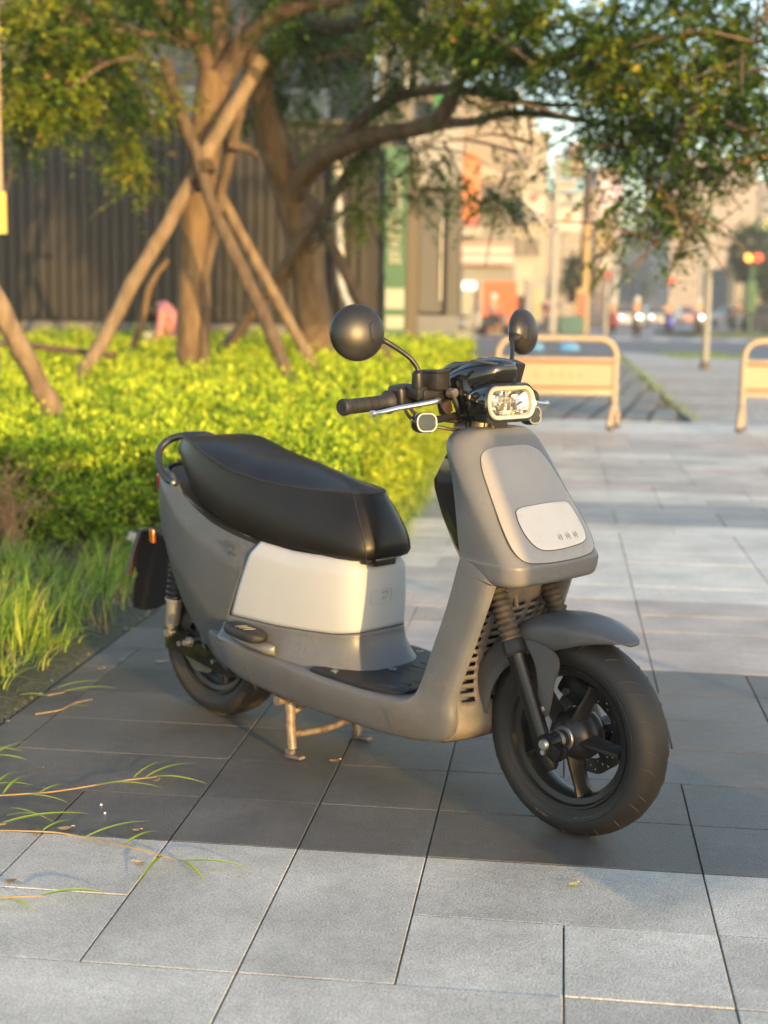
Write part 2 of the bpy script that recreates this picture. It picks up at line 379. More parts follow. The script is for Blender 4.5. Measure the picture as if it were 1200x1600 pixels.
# ---- front fork, fender
def fork(side):
    y = side * 0.095
    f = empty('fork_leg'); f.parent = sco
    top, mid, low = Vector((1.050, y * 0.93, 0.575)), Vector((1.128, y, 0.418)), Vector((1.236, y, 0.176))
    d = (low - top).normalized()
    # bellows
    P = []; R_ = []
    L = (mid - top).length - 0.01; nb = 12
    for i in range(nb * 4 + 1):
        t = i / (nb * 4); P.append(top + d * (L * t)); ph = (t * nb) % 1.0
        R_.append(0.0175 + t * 0.002 + 0.0055 * (1 - abs(2 * ph - 1)) ** 0.8)
    MB().tube(P, R_, 20).build('bellows', M_bell, f, angle=60)
    a = top + d * (L - 0.004)
    MB().tube([a, a + d * 0.004, a + d * 0.024, a + d * 0.028, a + d * 0.034], [0.0235, 0.026, 0.026, 0.0275, 0.0235], 24).build('collar', M_wheel, f)
    MB().tube([a + d * 0.03, a + d * 0.05, a + d * 0.16, low - d * 0.03, low + d * 0.006, low + d * 0.014], [0.0225, 0.0205, 0.0195, 0.020, 0.0195, 0.013], 24).build('lower_tube', M_fork, f)
    # axle clamp with pinch bolt
    MB().box(low + Vector((0.012, 0, 0.035)), (0.05, 0.034, 0.036), Matrix.Rotation(0.45, 3, 'Y'), 0.008).tube([(WB, y - 0.018 * 1, RT), (WB, y + 0.018, RT)], 0.021, 20).build('axle_clamp', M_fork, f)
    MB().tube([(low.x - 0.002, y - 0.024 * (1 if side < 0 else -1), low.z + 0.03), (low.x - 0.002, y + 0.004, low.z + 0.03)], 0.006, 6).build('bolt', M_screw, f)
    return f
fork(-1); fork(1)
MB().tube([(WB, -0.122, RT), (WB, -0.118, RT), (WB, 0.12, RT)], [0.009, 0.012, 0.012], 16).tube([(WB, -0.085, RT), (WB, -0.066, RT)], [0.019, 0.021], 20).build('axle', M_steel, sco)
# fender arc round the wheel
m = MB(); R_ = []
for i in range(41):
    t = i / 40; a = math.radians(57.5 + (176 - 57.5) * t)
    ro = 0.268 + 0.004 * math.sin(PI * t) + 0.012 * max(0, t - 0.6) / 0.4
    wi = 0.016 + 0.058 * min(1, (t / 0.20)) ** 0.55 if t < 0.20 else 0.074 - 0.010 * max(0, t - 0.8) / 0.2
    dr = 0.0003 + 0.056 * min(1, max(0, t - 0.02) / 0.30) ** 0.8
    sec = []
    for u in np.linspace(-1, 1, 25):
        yy = wi * math.copysign(min(1, abs(u) * 1.25) ** 0.95, u) if abs(u) < 0.8 else math.copysign(wi + 0.001 * (abs(u) - 0.8) / 0.2, u)
        q = min(1, abs(u) / 0.8)
        rr_ = ro - 0.020 * min(1, t / 0.22) * q ** 2.6 - (dr * (abs(u) - 0.8) / 0.2 if abs(u) > 0.8 else 0)
        sec.append(Vector((WB + rr_ * math.cos(a), yy, RT + rr_ * math.sin(a))))
    R_.append(sec)
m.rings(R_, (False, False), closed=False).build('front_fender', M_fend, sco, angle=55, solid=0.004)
for s_ in (-1, 1):
    # bracket dropping from the fender to the fork
    P = [(1.150, 0.43), (1.19, 0.43), (1.226, 0.415), (1.238, 0.390), (1.226, 0.345), (1.219, 0.300), (1.210, 0.273), (1.197, 0.268), (1.187, 0.283), (1.188, 0.330), (1.176, 0.385)]
    P = [tuple(q) for q in crom(P, 5, closed=True)]
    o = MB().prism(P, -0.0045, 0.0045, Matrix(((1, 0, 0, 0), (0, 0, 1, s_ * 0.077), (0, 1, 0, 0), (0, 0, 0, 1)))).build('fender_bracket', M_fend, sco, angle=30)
    MB().tube([(1.200, s_ * 0.080, 0.287), (1.200, s_ * 0.087, 0.287)], [0.009, 0.007], 6).build('bracket_bolt', M_screw, o)
# caliper on the far side and the brake hose
cal = MB().box((1.185, 0.062, 0.305), (0.075, 0.045, 0.055), Matrix.Rotation(0.5, 3, 'Y'), 0.012).box((1.215, 0.070, 0.33), (0.03, 0.03, 0.03), None, 0.008).build('brake_caliper', M_black, sco)
MB().tube([(1.175, 0.040, 0.30), (1.175, 0.030, 0.30)], 0.008, 12).build('caliper_pin', M_screw, cal)
MB().tube([(1.00, -0.005, 0.58), (1.045, -0.02, 0.50), (1.08, -0.03, 0.43), (1.12, 0.03, 0.38), (1.18, 0.06, 0.33)], 0.0055, 8, smooth=6).build('brake_hose', M_rub, sco)
MB().box((1.062, -0.022, 0.528), (0.024, 0.03, 0.026), Matrix.Rotation(0.5, 3, 'Y'), 0.004).tube([(1.065, -0.022, 0.515), (1.072, -0.022, 0.485)], 0.006, 8).build('hose_clamp', mat('dusty_yellow_zinc', (0.16, 0.12, 0.07), 0.6, metal=0.2), sco)

# ---- L-shaped leg shield and floor body
def lerp(a, b, t): return a + (b - a) * t
SP = [  # rear/top point, front/bottom point, half width top, half width bottom, channel depth
    ((1.006, 0.610), (1.112, 0.590), 0.150, 0.152, 0.6), ((1.000, 0.585), (1.108, 0.556), 0.152, 0.156, 0.6), ((0.972, 0.485), (1.070, 0.448), 0.156, 0.160, 0.6), ((0.936, 0.385), (1.034, 0.350), 0.160, 0.163, 0.55),
    ((0.914, 0.318), (1.006, 0.275), 0.165, 0.164, 0.40), ((0.898, 0.280), (1.004, 0.225), 0.172, 0.162, 0.15), ((0.872, 0.263), (0.975, 0.178), 0.180, 0.155, 0.0), ((0.835, 0.256), (0.900, 0.158), 0.186, 0.157, 0),
    ((0.760, 0.254), (0.780, 0.152), 0.190, 0.162, 0), ((0.680, 0.257), (0.680, 0.154), 0.195, 0.166, 0), ((0.540, 0.266), (0.540, 0.159), 0.200, 0.170, 0), ((0.390, 0.282), (0.390, 0.170), 0.201, 0.172, 0), ((0.260, 0.292), (0.260, 0.186), 0.198, 0.170, 0), ((0.16, 0.300), (0.165, 0.215), 0.180, 0.160, 0)]
flat = [(a[0], a[1], b[0], b[1], w1, w2, d) for a, b, w1, w2, d in SP]
R_ = []
for q in crom(flat, 6):
    A = Vector((q[0], 0, q[1])); B = Vector((q[2], 0, q[3])); w1, w2, dd = q[4], q[5], max(0, q[6])
    sec = []
    def pt(t, y): P_ = A.lerp(B, t); return Vector((P_.x, y, P_.z))
    half = [(0.0, 0.0), (0.0, w1 - 0.05), (0.0, w1 - 0.022), (0.02, w1 - 0.008), (0.07, w1 - 0.001), (0.16, w1), (0.45, lerp(w1, w2, 0.4) + 0.002), (0.75, lerp(w1, w2, 0.8)), (0.90, w2 - 0.003), (0.97, w2 - 0.010), (1.0, w2 - 0.022), (1.0 - dd * 0.15, w2 - 0.030), (1.0 - dd, w2 - 0.036), (1.0 - dd, 0.0)]
    for t, y in half: sec.append(pt(t, -y))
    for t, y in half[-2:0:-1]: sec.append(pt(t, y))
    R_.append(sec)
MB().rings(R_).build('floor_and_leg_shield', M_grey, sco, angle=38)
# seam line on the sill
for xs_ in (0.835, 0.33):
    pts = [Vector((xs_ + 0.012 * t, -(0.1925 * (1 - t) + 0.168 * t) + 0.0005, 0.235 - 0.065 * t)) for t in np.linspace(0, 1, 6)]
    MB().tube(pts, 0.0006, 5).build('sill_seam', M_gap, sco)
# mud-stained grille panel in the leg shield channel; its slots are open
m = MB(); nu, nv = 31, 44; v = []; f = []
prof = crom([(1.075, 0.565), (1.050, 0.50), (1.012, 0.42), (0.990, 0.35), (0.985, 0.29), (1.000, 0.235), (0.995, 0.195), (0.955, 0.166)], 8); prof = resample(prof, nv)
for j in range(nv):
    x, z = prof[j]
    for i in range(nu):
        y = -0.1335 + 0.267 * i / (nu - 1); yy = y / 0.1335
        v.append(Vector((x + 0.030 * (1 - yy * yy) * (0.4 + 0.6 * min(1, j / 26)), y, z)))
for j in range(nv - 1):
    for i in range(nu - 1):
        slot = (8 <= j <= 30 and j % 2 == 0 and (i % 6) not in (0, 1) and not (i < 2 or i > nu - 4))
        if slot: continue
        a = j * nu + i; f.append((a, a + 1, a + 1 + nu, a + nu))
m.add(v, f).build('grille_panel', M_dirt, sco, angle=60, solid=0.007)
MB().box((0.975, 0, 0.38), (0.02, 0.25, 0.34), Matrix.Rotation(0.28, 3, 'Y'), 0.005).build('grille_backing', M_black, sco)

# ---- floor mat with ridges and screws
mp = crom([(0.555, -0.172), (0.60, -0.180), (0.79, -0.166), (0.842, -0.140), (0.850, -0.09), (0.872, -0.05), (0.872, 0.05), (0.850, 0.09), (0.842, 0.14), (0.79, 0.166), (0.60, 0.18), (0.555, 0.172), (0.60, 0.12), (0.655, 0.07), (0.668, 0), (0.655, -0.07), (0.60, -0.12)], 5, closed=True)
zf = lut([(0.5, 0.2705), (0.68, 0.2595), (0.78, 0.2565), (0.88, 0.262)])
m = MB(); top = [Vector((x, y, zf(x) + 0.0035)) for x, y in mp]; ins = [Vector((lerp(x, 0.74, 0.03), y * 0.975, zf(x) + 0.0065)) for x, y in mp]
m.rings([[Vector((x, y, zf(x) - 0.004)) for x, y in mp], top, ins], (False, True))
fm = m.build('floor_mat', M_mat, sco, angle=35)
for k in range(7):
    y0 = -0.115 + 0.0385 * k
    pts = [Vector((0.70 + 0.02 * abs(k - 3) / 3 * -1 + 0.14 * t, y0 * (1 - 0.15 * t), zf(0.70 + 0.14 * t) + 0.0068)) for t in np.linspace(0, 1, 8)]
    MB().tube(pts, 0.0042, 8, flat=0.8).build('mat_rib', M_mat, fm)
for (x, y) in ((0.615, -0.15), (0.80, -0.135), (0.80, 0.13), (0.615, 0.15), (0.685, -0.02)):
    MB().lathe([(0.010, 0), (0.0105, 0.003), (0.007, 0.004), (0.0045, 0.002)], Matrix.Translation((x, y, zf(x) + 0.005)), 18).build('mat_screw', M_screw, fm)

# ---- rear body: plan outline, from the front centre round the right side to the tail
PH = crom([(0.628, 0.0), (0.627, -0.045), (0.622, -0.078), (0.600, -0.103), (0.56, -0.120), (0.48, -0.140), (0.38, -0.155), (0.28, -0.164), (0.18, -0.168), (0.08, -0.166), (0.0, -0.158), (-0.07, -0.145), (-0.125, -0.122), (-0.165, -0.090), (-0.19, -0.045), (-0.196, 0.0)], 10)
PH = resample(PH, 260); SPH = np.r_[0, np.cumsum(np.linalg.norm(np.diff(PH, axis=0), axis=1))]
def plan(s): return float(np.interp(s, SPH, PH[:, 0])), float(np.interp(s, SPH, PH[:, 1]))
def s_at_x(x): return float(np.interp(-x, -PH[:, 0], SPH))
xdiv = lut([(0.20, 0.200), (0.354, 0.236), (0.51, 0.300), (0.545, 0.322), (0.60, 0.352)])
def grid_part(name, mt, s0f, s1, z0f, z1f, nc, nr, prof, solid=0.004, both=True, mirror_join=False):
    """surface between two heights along the plan curve; prof(r) = outward offset"""
    def half(sign):
        rows = []
        for r_i in range(nr + 1):
            r = r_i / nr; row = []
            for c in range(nc + 1):
                cc = c / nc; z = 0.45
                for _ in range(6):
                    s0 = s0f(z); s = lerp(s0, s1, cc) if callable(s0f) else s0
                    x, y = plan(s); z = lerp(z0f(x), z1f(x), r)
                x, y = plan(s); x2, y2 = plan(min(s + 0.004, SPH[-1])); x1, y1 = plan(max(s - 0.004, 0))
                n = Vector((-(y2 - y1), (x2 - x1), 0)); n = n.normalized() if n.length else Vector((1, 0, 0))
                if y < 0 and n.y > 0: n = -n
                if abs(y) < 1e-6: n = Vector((1 if s < 0.1 else -1, 0, 0))
                o = prof(r, x)
                row.append(Vector((x + n.x * o, (y + n.y * o) * sign, z)))
            rows.append(row)
        return rows
    m = MB(); a = half(1); b = half(-1)
    if mirror_join == 'front':   # right half reversed meets the left at the front centre
        rows = [list(reversed(ra)) + rb[1:] for ra, rb in zip(a, b)]
    else:                        # join at the tail
        rows = [ra + list(reversed(rb))[1:] for ra, rb in zip(a, b)]
    m.rings(rows, (False, False), closed=False)
    return m.build(name, mt, sco, angle=33, solid=solid)
zl = lut([(-0.21, 0.60), (-0.165, 0.585), (-0.131, 0.550), (-0.111, 0.487), (-0.071, 0.403), (-0.005, 0.333), (0.066, 0.274), (0.149, 0.212), (0.205, 0.180), (0.26, 0.17)])
zu = lut([(-0.21, 0.705), (-0.065, 0.688), (-0.003, 0.640), (0.07, 0.612), (0.136, 0.590), (0.22, 0.571), (0.318, 0.553), (0.44, 0.540), (0.63, 0.536)])
def prof_cover(r, x):
    o = -0.020 * max(0, (r - 0.80) / 0.20) ** 1.0 if r > 0.80 else 0
    return o + 0.004 * math.sin(PI * min(1, r / 0.8)) - 0.022 * max(0, 0.35 - r) / 0.35
def s0_cover(z): return s_at_x(xdiv(z) - 0.0025)
grid_part('side_cover', M_dgrey, s0_cover, SPH[-1], zl, zu, 70, 24, prof_cover)
zb0 = lut([(0.22, 0.350), (0.40, 0.347), (0.57, 0.350), (0.63, 0.356)])
def prof_box(r, x): return (-0.018 * (r - 0.84) / 0.16 if r > 0.84 else 0.0) + 0.003 * math.sin(PI * min(1, r / 0.84))
class _S:
    pass
def s_box(z): return s_at_x(xdiv(z) + 0.0025)
def grid_box(name, mt, z0f, z1f, nc, nr, prof, solid=0.004):
    def pos(cc, r, sign):
        z = 0.45
        for _ in range(6):
            s = s_box(z) * cc; x, y = plan(s); z = lerp(z0f(x), z1f(x), r)
        x2, y2 = plan(s + 0.004); x1, y1 = plan(max(s - 0.004, 0))
        n = Vector((-(y2 - y1), (x2 - x1), 0)); n = n.normalized()
        if (n.x < 0 and s < 0.06) or (n.y > 0 and s >= 0.06): n = -n
        if s < 1e-6: n = Vector((1, 0, 0))
        o = prof(r, x); return Vector((x + n.x * o, (y + n.y * o) * sign, z))
    rows = []
    for ri in range(nr + 1):
        r = ri / nr
        rows.append([pos(1 - c / nc, r, 1) for c in range(nc)] + [pos(c / nc, r, -1) for c in range(nc + 1)])
    m = MB().rings(rows, (False, False), closed=False); return m.build(name, mt, sco, angle=33, solid=solid)
bx_ = grid_box('battery_cover', M_lgrey, zb0, zu, 50, 20, prof_box)
# flared skirt below the battery cover, melting into the floor
zs0 = lut([(0.2, 0.287), (0.30, 0.284), (0.45, 0.272), (0.62, 0.258), (0.80, 0.252)])
def skirt():
    rows = []
    for ri in range(13):
        r = ri / 12
        half = []
        for c in range(46):
            cc = c / 45; s = s_at_x(0.215) * cc; x, y = plan(s)
            x2, y2 = plan(s + 0.004); x1, y1 = plan(max(s - 0.004, 0)); n = Vector((-(y2 - y1), (x2 - x1), 0)).normalized()
            if (n.x < 0 and s < 0.06) or (n.y > 0 and s >= 0.06): n = -n
            if s < 1e-6: n = Vector((1, 0, 0))
            side = min(1, max(0, -n.y))
            ext = lerp(0.055, 0.036, side)
            o = 0.001 + ext * (1 - math.cos((1 - r) * PI / 2)) ** 1.15
            z = lerp(zs0(x + n.x * o) - 0.002, zb0(x) - 0.002, 1 - (1 - r) ** 1.0)
            # keep within the floor edge
            half.append((x + n.x * o, max(y + n.y * o, -0.1965), z))
        rows.append([Vector(h) for h in reversed(half)] + [Vector((h[0], -h[1], h[2])) for h in half[1:]])
    return MB().rings(rows, (False, False), closed=False).build('skirt', M_grey, sco, angle=50, solid=0.003)
skirt()
# dark core inside the covers
def core(name, s1x, zlo, zhi, k):
    h = [plan(s) for s in np.linspace(0, SPH[-1], 60)]
    h = [q for q in h if q[0] > s1x]
    ring = [(x * k + 0.22 * (1 - k), y * k) for x, y in h] + [(x * k + 0.22 * (1 - k), -y * k) for x, y in reversed(h[1:])]
    MB().rings([[Vector((x, y, zlo(x))) for x, y in ring], [Vector((x, y, zhi(x))) for x, y in ring]]).build(name, M_black, sco)
core('inner_frame', -0.3, lambda x: max(zl(x) + 0.06, 0.30), lambda x: zu(x) - 0.003, 0.90)
# seat latch on the front of the battery cover
MB().box((0.634, -0.012, 0.528), (0.026, 0.075, 0.022), None, 0.005).build('seat_latch', M_gloss, sco)
MB().box((0.628, -0.055, 0.531), (0.022, 0.03, 0.014), None, 0.004).build('seat_bumper', M_black, sco)
# badge outline and small lettering pressed into the battery cover
def rot_text(body, size, M, parent, m, name='badge_lettering', ext=0.0006):
    cu = bpy.data.curves.new('txt', 'FONT'); cu.body = body; cu.size = size; cu.extrude = ext; cu.resolution_u = 2; cu.align_x = 'CENTER'; cu.align_y = 'CENTER'
    ob = bpy.data.objects.new('txt', cu); C.objects.link(ob); dg = bpy.context.evaluated_depsgraph_get()
    me = bpy.data.meshes.new_from_object(ob.evaluated_get(dg)); bpy.data.objects.remove(ob)
    me.transform(M); me.materials.clear(); me.materials.append(m)
    o = bpy.data.objects.new(name, me); C.objects.link(o); o.parent = parent; return o
def loop_tube(poly, M, rad, name, m, parent):
    pts = [M @ Vector((x, y, 0)) for x, y in poly]; pts.append(pts[0]); pts.append(pts[1])
    return MB().tube(pts, rad, 5, caps=False).build(name, m, parent)
MF = frame((0.6335, -0.012, 0.440), (0, 1, 0), (0, 0, 1), (1, 0, 0))
loop_tube(rrect(0.036, 0.018, 0.010), MF, 0.0011, 'badge_outline', M_emb2, bx_)
rot_text('100%', 0.012, MF @ Matrix.Translation((0.014, 0.007, 0)), bx_, M_emb2)
rot_text('ELEC', 0.010, MF @ Matrix.Translation((0.014, -0.006, 0)), bx_, M_emb2)

# ---- seat
SH = crom([(0.650, 0.0), (0.649, -0.035), (0.642, -0.068), (0.615, -0.090), (0.55, -0.106), (0.45, -0.122), (0.34, -0.135), (0.23, -0.142), (0.13, -0.140), (0.04, -0.128), (-0.035, -0.105), (-0.085, -0.075), (-0.112, -0.038), (-0.12, 0.0)], 7)
SH = [tuple(q) for q in resample(SH, 50)]
SHT = crom([(0.607, 0.0), (0.606, -0.016), (0.598, -0.034), (0.570, -0.054), (0.51, -0.082), (0.43, -0.106), (0.33, -0.126), (0.23, -0.138), (0.13, -0.137), (0.04, -0.126), (-0.035, -0.104), (-0.085, -0.075), (-0.112, -0.038), (-0.12, 0.0)], 7)
SHT = [tuple(q) for q in resample(SHT, 50)]
ringT = SHT + [(x, -y) for x, y in reversed(SHT[1:-1])]
ring = SH + [(x, -y) for x, y in reversed(SH[1:-1])]
szb = lut([(-0.14, 0.735), (-0.057, 0.728), (-0.01, 0.680), (0.027, 0.644), (0.08, 0.610), (0.164, 0.575), (0.295, 0.544), (0.42, 0.533), (0.54, 0.529), (0.66, 0.533)])
szs = lut([(-0.13, 0.775), (-0.05, 0.783), (0.0, 0.782), (0.05, 0.768), (0.10, 0.750), (0.2, 0.720), (0.33, 0.701), (0.45, 0.694), (0.57, 0.692), (0.66, 0.688)])
szt = lut([(-0.13, 0.776), (-0.05, 0.797), (0.03, 0.800), (0.10, 0.792), (0.2, 0.770), (0.31, 0.752), (0.43, 0.735), (0.53, 0.716), (0.60, 0.703), (0.66, 0.688)])
def srow(k, z, off, t=1.0):
    out = []; t = max(0, min(1, (t - 0.12) / 0.88)) ** 1.2
    rg = [(lerp(a[0], b[0], t), lerp(a[1], b[1], t)) for a, b in zip(ring, ringT)]
    for i, (x, y) in enumerate(rg):
        a, b_ = rg[i - 1], rg[(i + 1) % len(rg)]
        n = Vector((-(b_[1] - a[1]), b_[0] - a[0], 0)).normalized()
        if n.dot(Vector((x - 0.25, y, 0))) < 0: n = -n
        X, Y = x + n.x * off, y + n.y * off
        X, Y = lerp(0.27, X, k if k < 1 else 1), Y * k
        out.append(Vector((X, Y, z(X, Y))))
    return out
rows = [srow(1, lambda x, y: szb(x) + 0.004, -0.030, 0), srow(1, lambda x, y: szb(x), -0.012, 0), srow(1, lambda x, y: szb(x) + 0.004, -0.002, 0)]
for t in (0.12, 0.25, 0.4, 0.55, 0.7, 0.85, 0.95):
    rows.append(srow(1, lambda x, y, t=t: lerp(szb(x), szs(x), t), 0.013 * math.sin(PI * min(1, t * 1.05)) ** 0.8 * (1.15 - 0.6 * t), t))
rows.append(srow(1, lambda x, y: szs(x) + 0.001, 0.0))
for k in (0.96, 0.88, 0.78, 0.66, 0.52, 0.36, 0.18, 0.04):
    def zt(x, y, k=k):
        base = szs(x); top = szt(x); c = (1 - k ** 2.2)
        dip = 0.010 * math.exp(-((x - 0.20) / 0.10) ** 2) * max(0, 1 - (y / 0.09) ** 2)
        return lerp(base, top, c) - dip
    rows.append(srow(k, zt, 0))
M_seam = mat('seat_piping', (0.022, 0.019, 0.017), 0.5)
seat = MB().rings(rows, (True, True)).build('seat', M_seat, sco, angle=48)
pts = srow(1, lambda x, y: szs(x) + 0.0012, 0.0004); pts.append(pts[0]); pts.append(pts[1])
MB().tube(pts, 0.0023, 6, caps=False).build('seat_seam', M_seam, seat)
for (xq, sg) in ((0.642, -1), (0.642, 1), (-0.07, -1), (-0.07, 1)):
    i = min(range(len(ring)), key=lambda i: abs(ring[i][0] - xq) + (0 if ring[i][1] * sg > 0 else 9))
    pts = [r[i] for r in rows[2:11]]
    c_ = Vector((0.25, 0, 0)); pts = [p + Vector((p.x - 0.25, p.y * 2.5, 0)).normalized() * 0.0006 for p in pts]
    MB().tube(pts, 0.0015, 5).build('panel_stitching', M_seam, seat)

# ---- grab rail
gr = [(-0.030, -0.128, 0.662), (-0.055, -0.130, 0.664), (-0.090, -0.127, 0.672), (-0.128, -0.122, 0.702), (-0.150, -0.106, 0.742), (-0.146, -0.075, 0.770), (-0.140, -0.03, 0.779)]
gr = gr + [(x, -y, z) for x, y, z in reversed(gr)]
g = MB().tube(gr, 0.0105, 14, smooth=6).build('grab_rail', mat('satin_black_rail', (0.02, 0.024, 0.032), 0.35), sco)
for s_ in (-1, 1):
    MB().tube([(-0.045, s_ * 0.134, 0.664), (-0.045, s_ * 0.144, 0.664)], [0.009, 0.006], 10).build('rail_bolt', M_screw, g)
# ---- rear mudguard and number plate holder
rm = empty('rear_mudguard'); rm.parent = sco
M1 = frame((-0.305, 0.0, 0.478), (0, 1, 0), Vector((-0.18, 0, -1)).normalized(), Vector((1, 0, -0.18)).normalized())
pl = [(-0.062, 0.0), (-0.066, 0.105), (-0.058, 0.120), (-0.070, 0.135), (-0.070, 0.195), (-0.060, 0.222), (-0.03, 0.234), (0.02, 0.236), (0.062, 0.222), (0.072, 0.195), (0.068, 0.10), (0.062, 0.0)]
MB().prism(pl, -0.003, 0.003, M1).build('mud_flap', M_flap, rm)
pl2 = [(-0.060, -0.012), (0.060, -0.012), (0.092, 0.118), (0.072, 0.120), (0.068, 0.098), (-0.068, 0.098), (-0.072, 0.120), (-0.092, 0.118)]
MB().prism(pl2, -0.020, -0.004, M1).build('plate_bracket', M_brown, rm)
loop_tube(rrect(0.022, 0.008, 0.005), M1 @ Matrix.Translation((-0.035, 0.006, 0.0)), 0.0015, 'bracket_emboss', M_rub, rm)
MB().box((-0.24, 0.01, 0.475), (0.16, 0.07, 0.03), Matrix.Rotation(0.12, 3, 'Y'), 0.008).build('mudguard_arm', M_black, rm)
MB().box((-0.165, -0.122, 0.502), (0.035, 0.012, 0.040), Matrix.Rotation(-0.3, 3, 'Z'), 0.005).build('side_reflector', M_orange, sco)
MB().box((-0.187, 0, 0.652), (0.02, 0.17, 0.045), None, 0.008).build('tail_light', mat('red_tail_lens', (0.35, 0.01, 0.008), 0.15, coat=0.6), sco)

# ---- rear suspension
for s_ in (-1, 1):
    sh = empty('shock_absorber'); sh.parent = sco
    top, low = Vector((-0.060, s_ * 0.104, 0.50)), Vector((-0.097, s_ * 0.112, 0.228))
    d = (low - top).normalized()
    coil = []
    n_t = 11
    ax1 = Vector((0, 1, 0)); ax2 = d.cross(ax1).normalized()
    for i in range(n_t * 14 + 1):
        a = 2 * PI * i / 14; t = i / (n_t * 14); coil.append(top + d * (0.17 * t) + ax1 * (0.021 * math.cos(a)) + ax2 * (0.021 * math.sin(a)))
    MB().tube(coil, 0.0045, 7).build('spring', M_black, sh)
    MB().tube([top, top + d * 0.17], 0.013, 12).build('damper_rod', M_black, sh)
    MB().tube([top + d * 0.165, top + d * 0.172, top + d * 0.175, top + d * 0.245, top + d * 0.255], [0.026, 0.026, 0.021, 0.020, 0.012], 20).build('damper_body', mat('grey_damper', (0.30, 0.29, 0.28), 0.35, metal=0.6) if s_ < 0 else M_steel, sh)
    MB().tube([low + Vector((0, s_ * 0.014, 0.008)), low + Vector((0, -s_ * 0.014, 0.008))], 0.012, 12).build('damper_eye', M_screw, sh)
m = MB()
pl = [(-0.118, 0.242), (-0.118, 0.190), (-0.04, 0.186), (0.06, 0.170), (0.15, 0.156), (0.30, 0.190), (0.30, 0.24), (0.15, 0.205), (0.05, 0.222), (-0.03, 0.235), (-0.085, 0.262)]
m.prism(pl, -0.011, 0.011, Matrix(((1, 0, 0, 0), (0, 0, 1, -0.104), (0, 1, 0, 0), (0, 0, 0, 1))))
sw = m.build('swingarm', M_gloss, sco, angle=30)
m = MB(); m.prism(pl, -0.011, 0.011, Matrix(((1, 0, 0, 0), (0, 0, 1, 0.104), (0, 1, 0, 0), (0, 0, 0, 1)))).box((0.28, 0, 0.21), (0.06, 0.20, 0.05), None, 0.01).build('swingarm', M_gloss, sco, angle=30)
MB().tube([(0, -0.118, RT + 0.004), (0, -0.128, RT + 0.004)], [0.016, 0.012], 6).tube([(0, -0.14, RT + 0.004), (0, 0.12, RT + 0.004)], 0.008, 10).tube([(-0.05, -0.116, 0.213), (-0.05, -0.122, 0.213)], 0.007, 6).tube([(0.10, -0.116, 0.190), (0.10, -0.122, 0.190)], 0.006, 6).build('axle_nut', M_screw, sw)
MB().box((0.045, -0.083, 0.255), (0.05, 0.04, 0.055), Matrix.Rotation(-0.4, 3, 'Y'), 0.01).build('brake_caliper', M_steel, sco)
MB().tube([(0.0, 0.06, RT + 0.004), (0.0, 0.095, RT + 0.004)], [0.10, 0.085], 36).build('hub_motor_cover', M_wheel, sco)

# ---- centre stand
st = empty('centre_stand'); st.parent = sco
for s_ in (-1, 1):
    lg = MB().tube([(0.385, s_ * 0.095, 0.160), (0.395, s_ * 0.10, 0.125), (0.412, s_ * 0.112, 0.070), (0.425, s_ * 0.118, 0.022)], [0.016, 0.015, 0.0135, 0.0125], 12, smooth=4).build('stand_leg', M_rust, st)
    MB().box((0.437, s_ * 0.120, 0.006), (0.062, 0.020, 0.009), Matrix.Rotation(-0.10, 3, 'Y'), 0.004).box((0.418, s_ * 0.118, 0.012), (0.026, 0.017, 0.020), None, 0.005).build('stand_foot', M_rust, lg)
MB().tube([(0.416, -0.112, 0.058), (0.418, 0, 0.050), (0.416, 0.112, 0.058)], 0.0095, 10, smooth=4).build('crossbar', M_rust, st)
MB().tube([(0.400, -0.102, 0.108), (0.405, -0.06, 0.125), (0.40, -0.02, 0.150)], 0.009, 10, smooth=4).build('stand_brace', M_rust, st)
MB().tube([(0.40, -0.15, 0.150), (0.40, -0.10, 0.150)], 0.013, 10).build('stand_pivot', M_rust, st)

# ---- folded passenger foot pegs
for s_ in (-1, 1):
    R_ = []
    for t in np.linspace(0, 1, 15):
        w_ = 0.030 * (1 - abs(2 * t - 1) ** 4) ** 0.5 + 0.002; h_ = 0.0145 * (1 - abs(2 * t - 1) ** 4) ** 0.5 + 0.002
        c_ = Vector((0.262 + 0.150 * t, s_ * (0.197 + 0.006 * t), 0.331 - 0.010 * t))
        R_.append([c_ + Vector((0, w_ * math.copysign(abs(math.cos(a)) ** 0.6, math.cos(a)), h_ * math.copysign(abs(math.sin(a)) ** 0.7, math.sin(a)))) for a in np.linspace(0, 2 * PI, 20, endpoint=False)])
    pg = MB().rings(R_).build('foot_peg', M_rub, sco, angle=50)
    for k in range(3):
        MB().box((0.335 + 0.016 * k, s_ * 0.212, 0.3425 - 0.0012 * k), (0.006, 0.034, 0.004), Matrix.Rotation(s_ * 0.5, 3, 'Z'), 0.0015).build('peg_rib', M_black, pg)
    R_ = []
    for t in np.linspace(0, 1, 11):
        w_ = 0.026 * (1 - abs(2 * t - 1) ** 3) ** 0.5 + 0.002
        c_ = Vector((0.262 + 0.175 * t, s_ * (0.182 + 0.006 * t), 0.307 - 0.014 * t))
        R_.append([c_ + Vector((0, w_ * math.cos(a), 0.014 * math.sin(a))) for a in np.linspace(0, 2 * PI, 16, endpoint=False)])
    MB().rings(R_).build('peg_mount', M_grey, sco, angle=60)

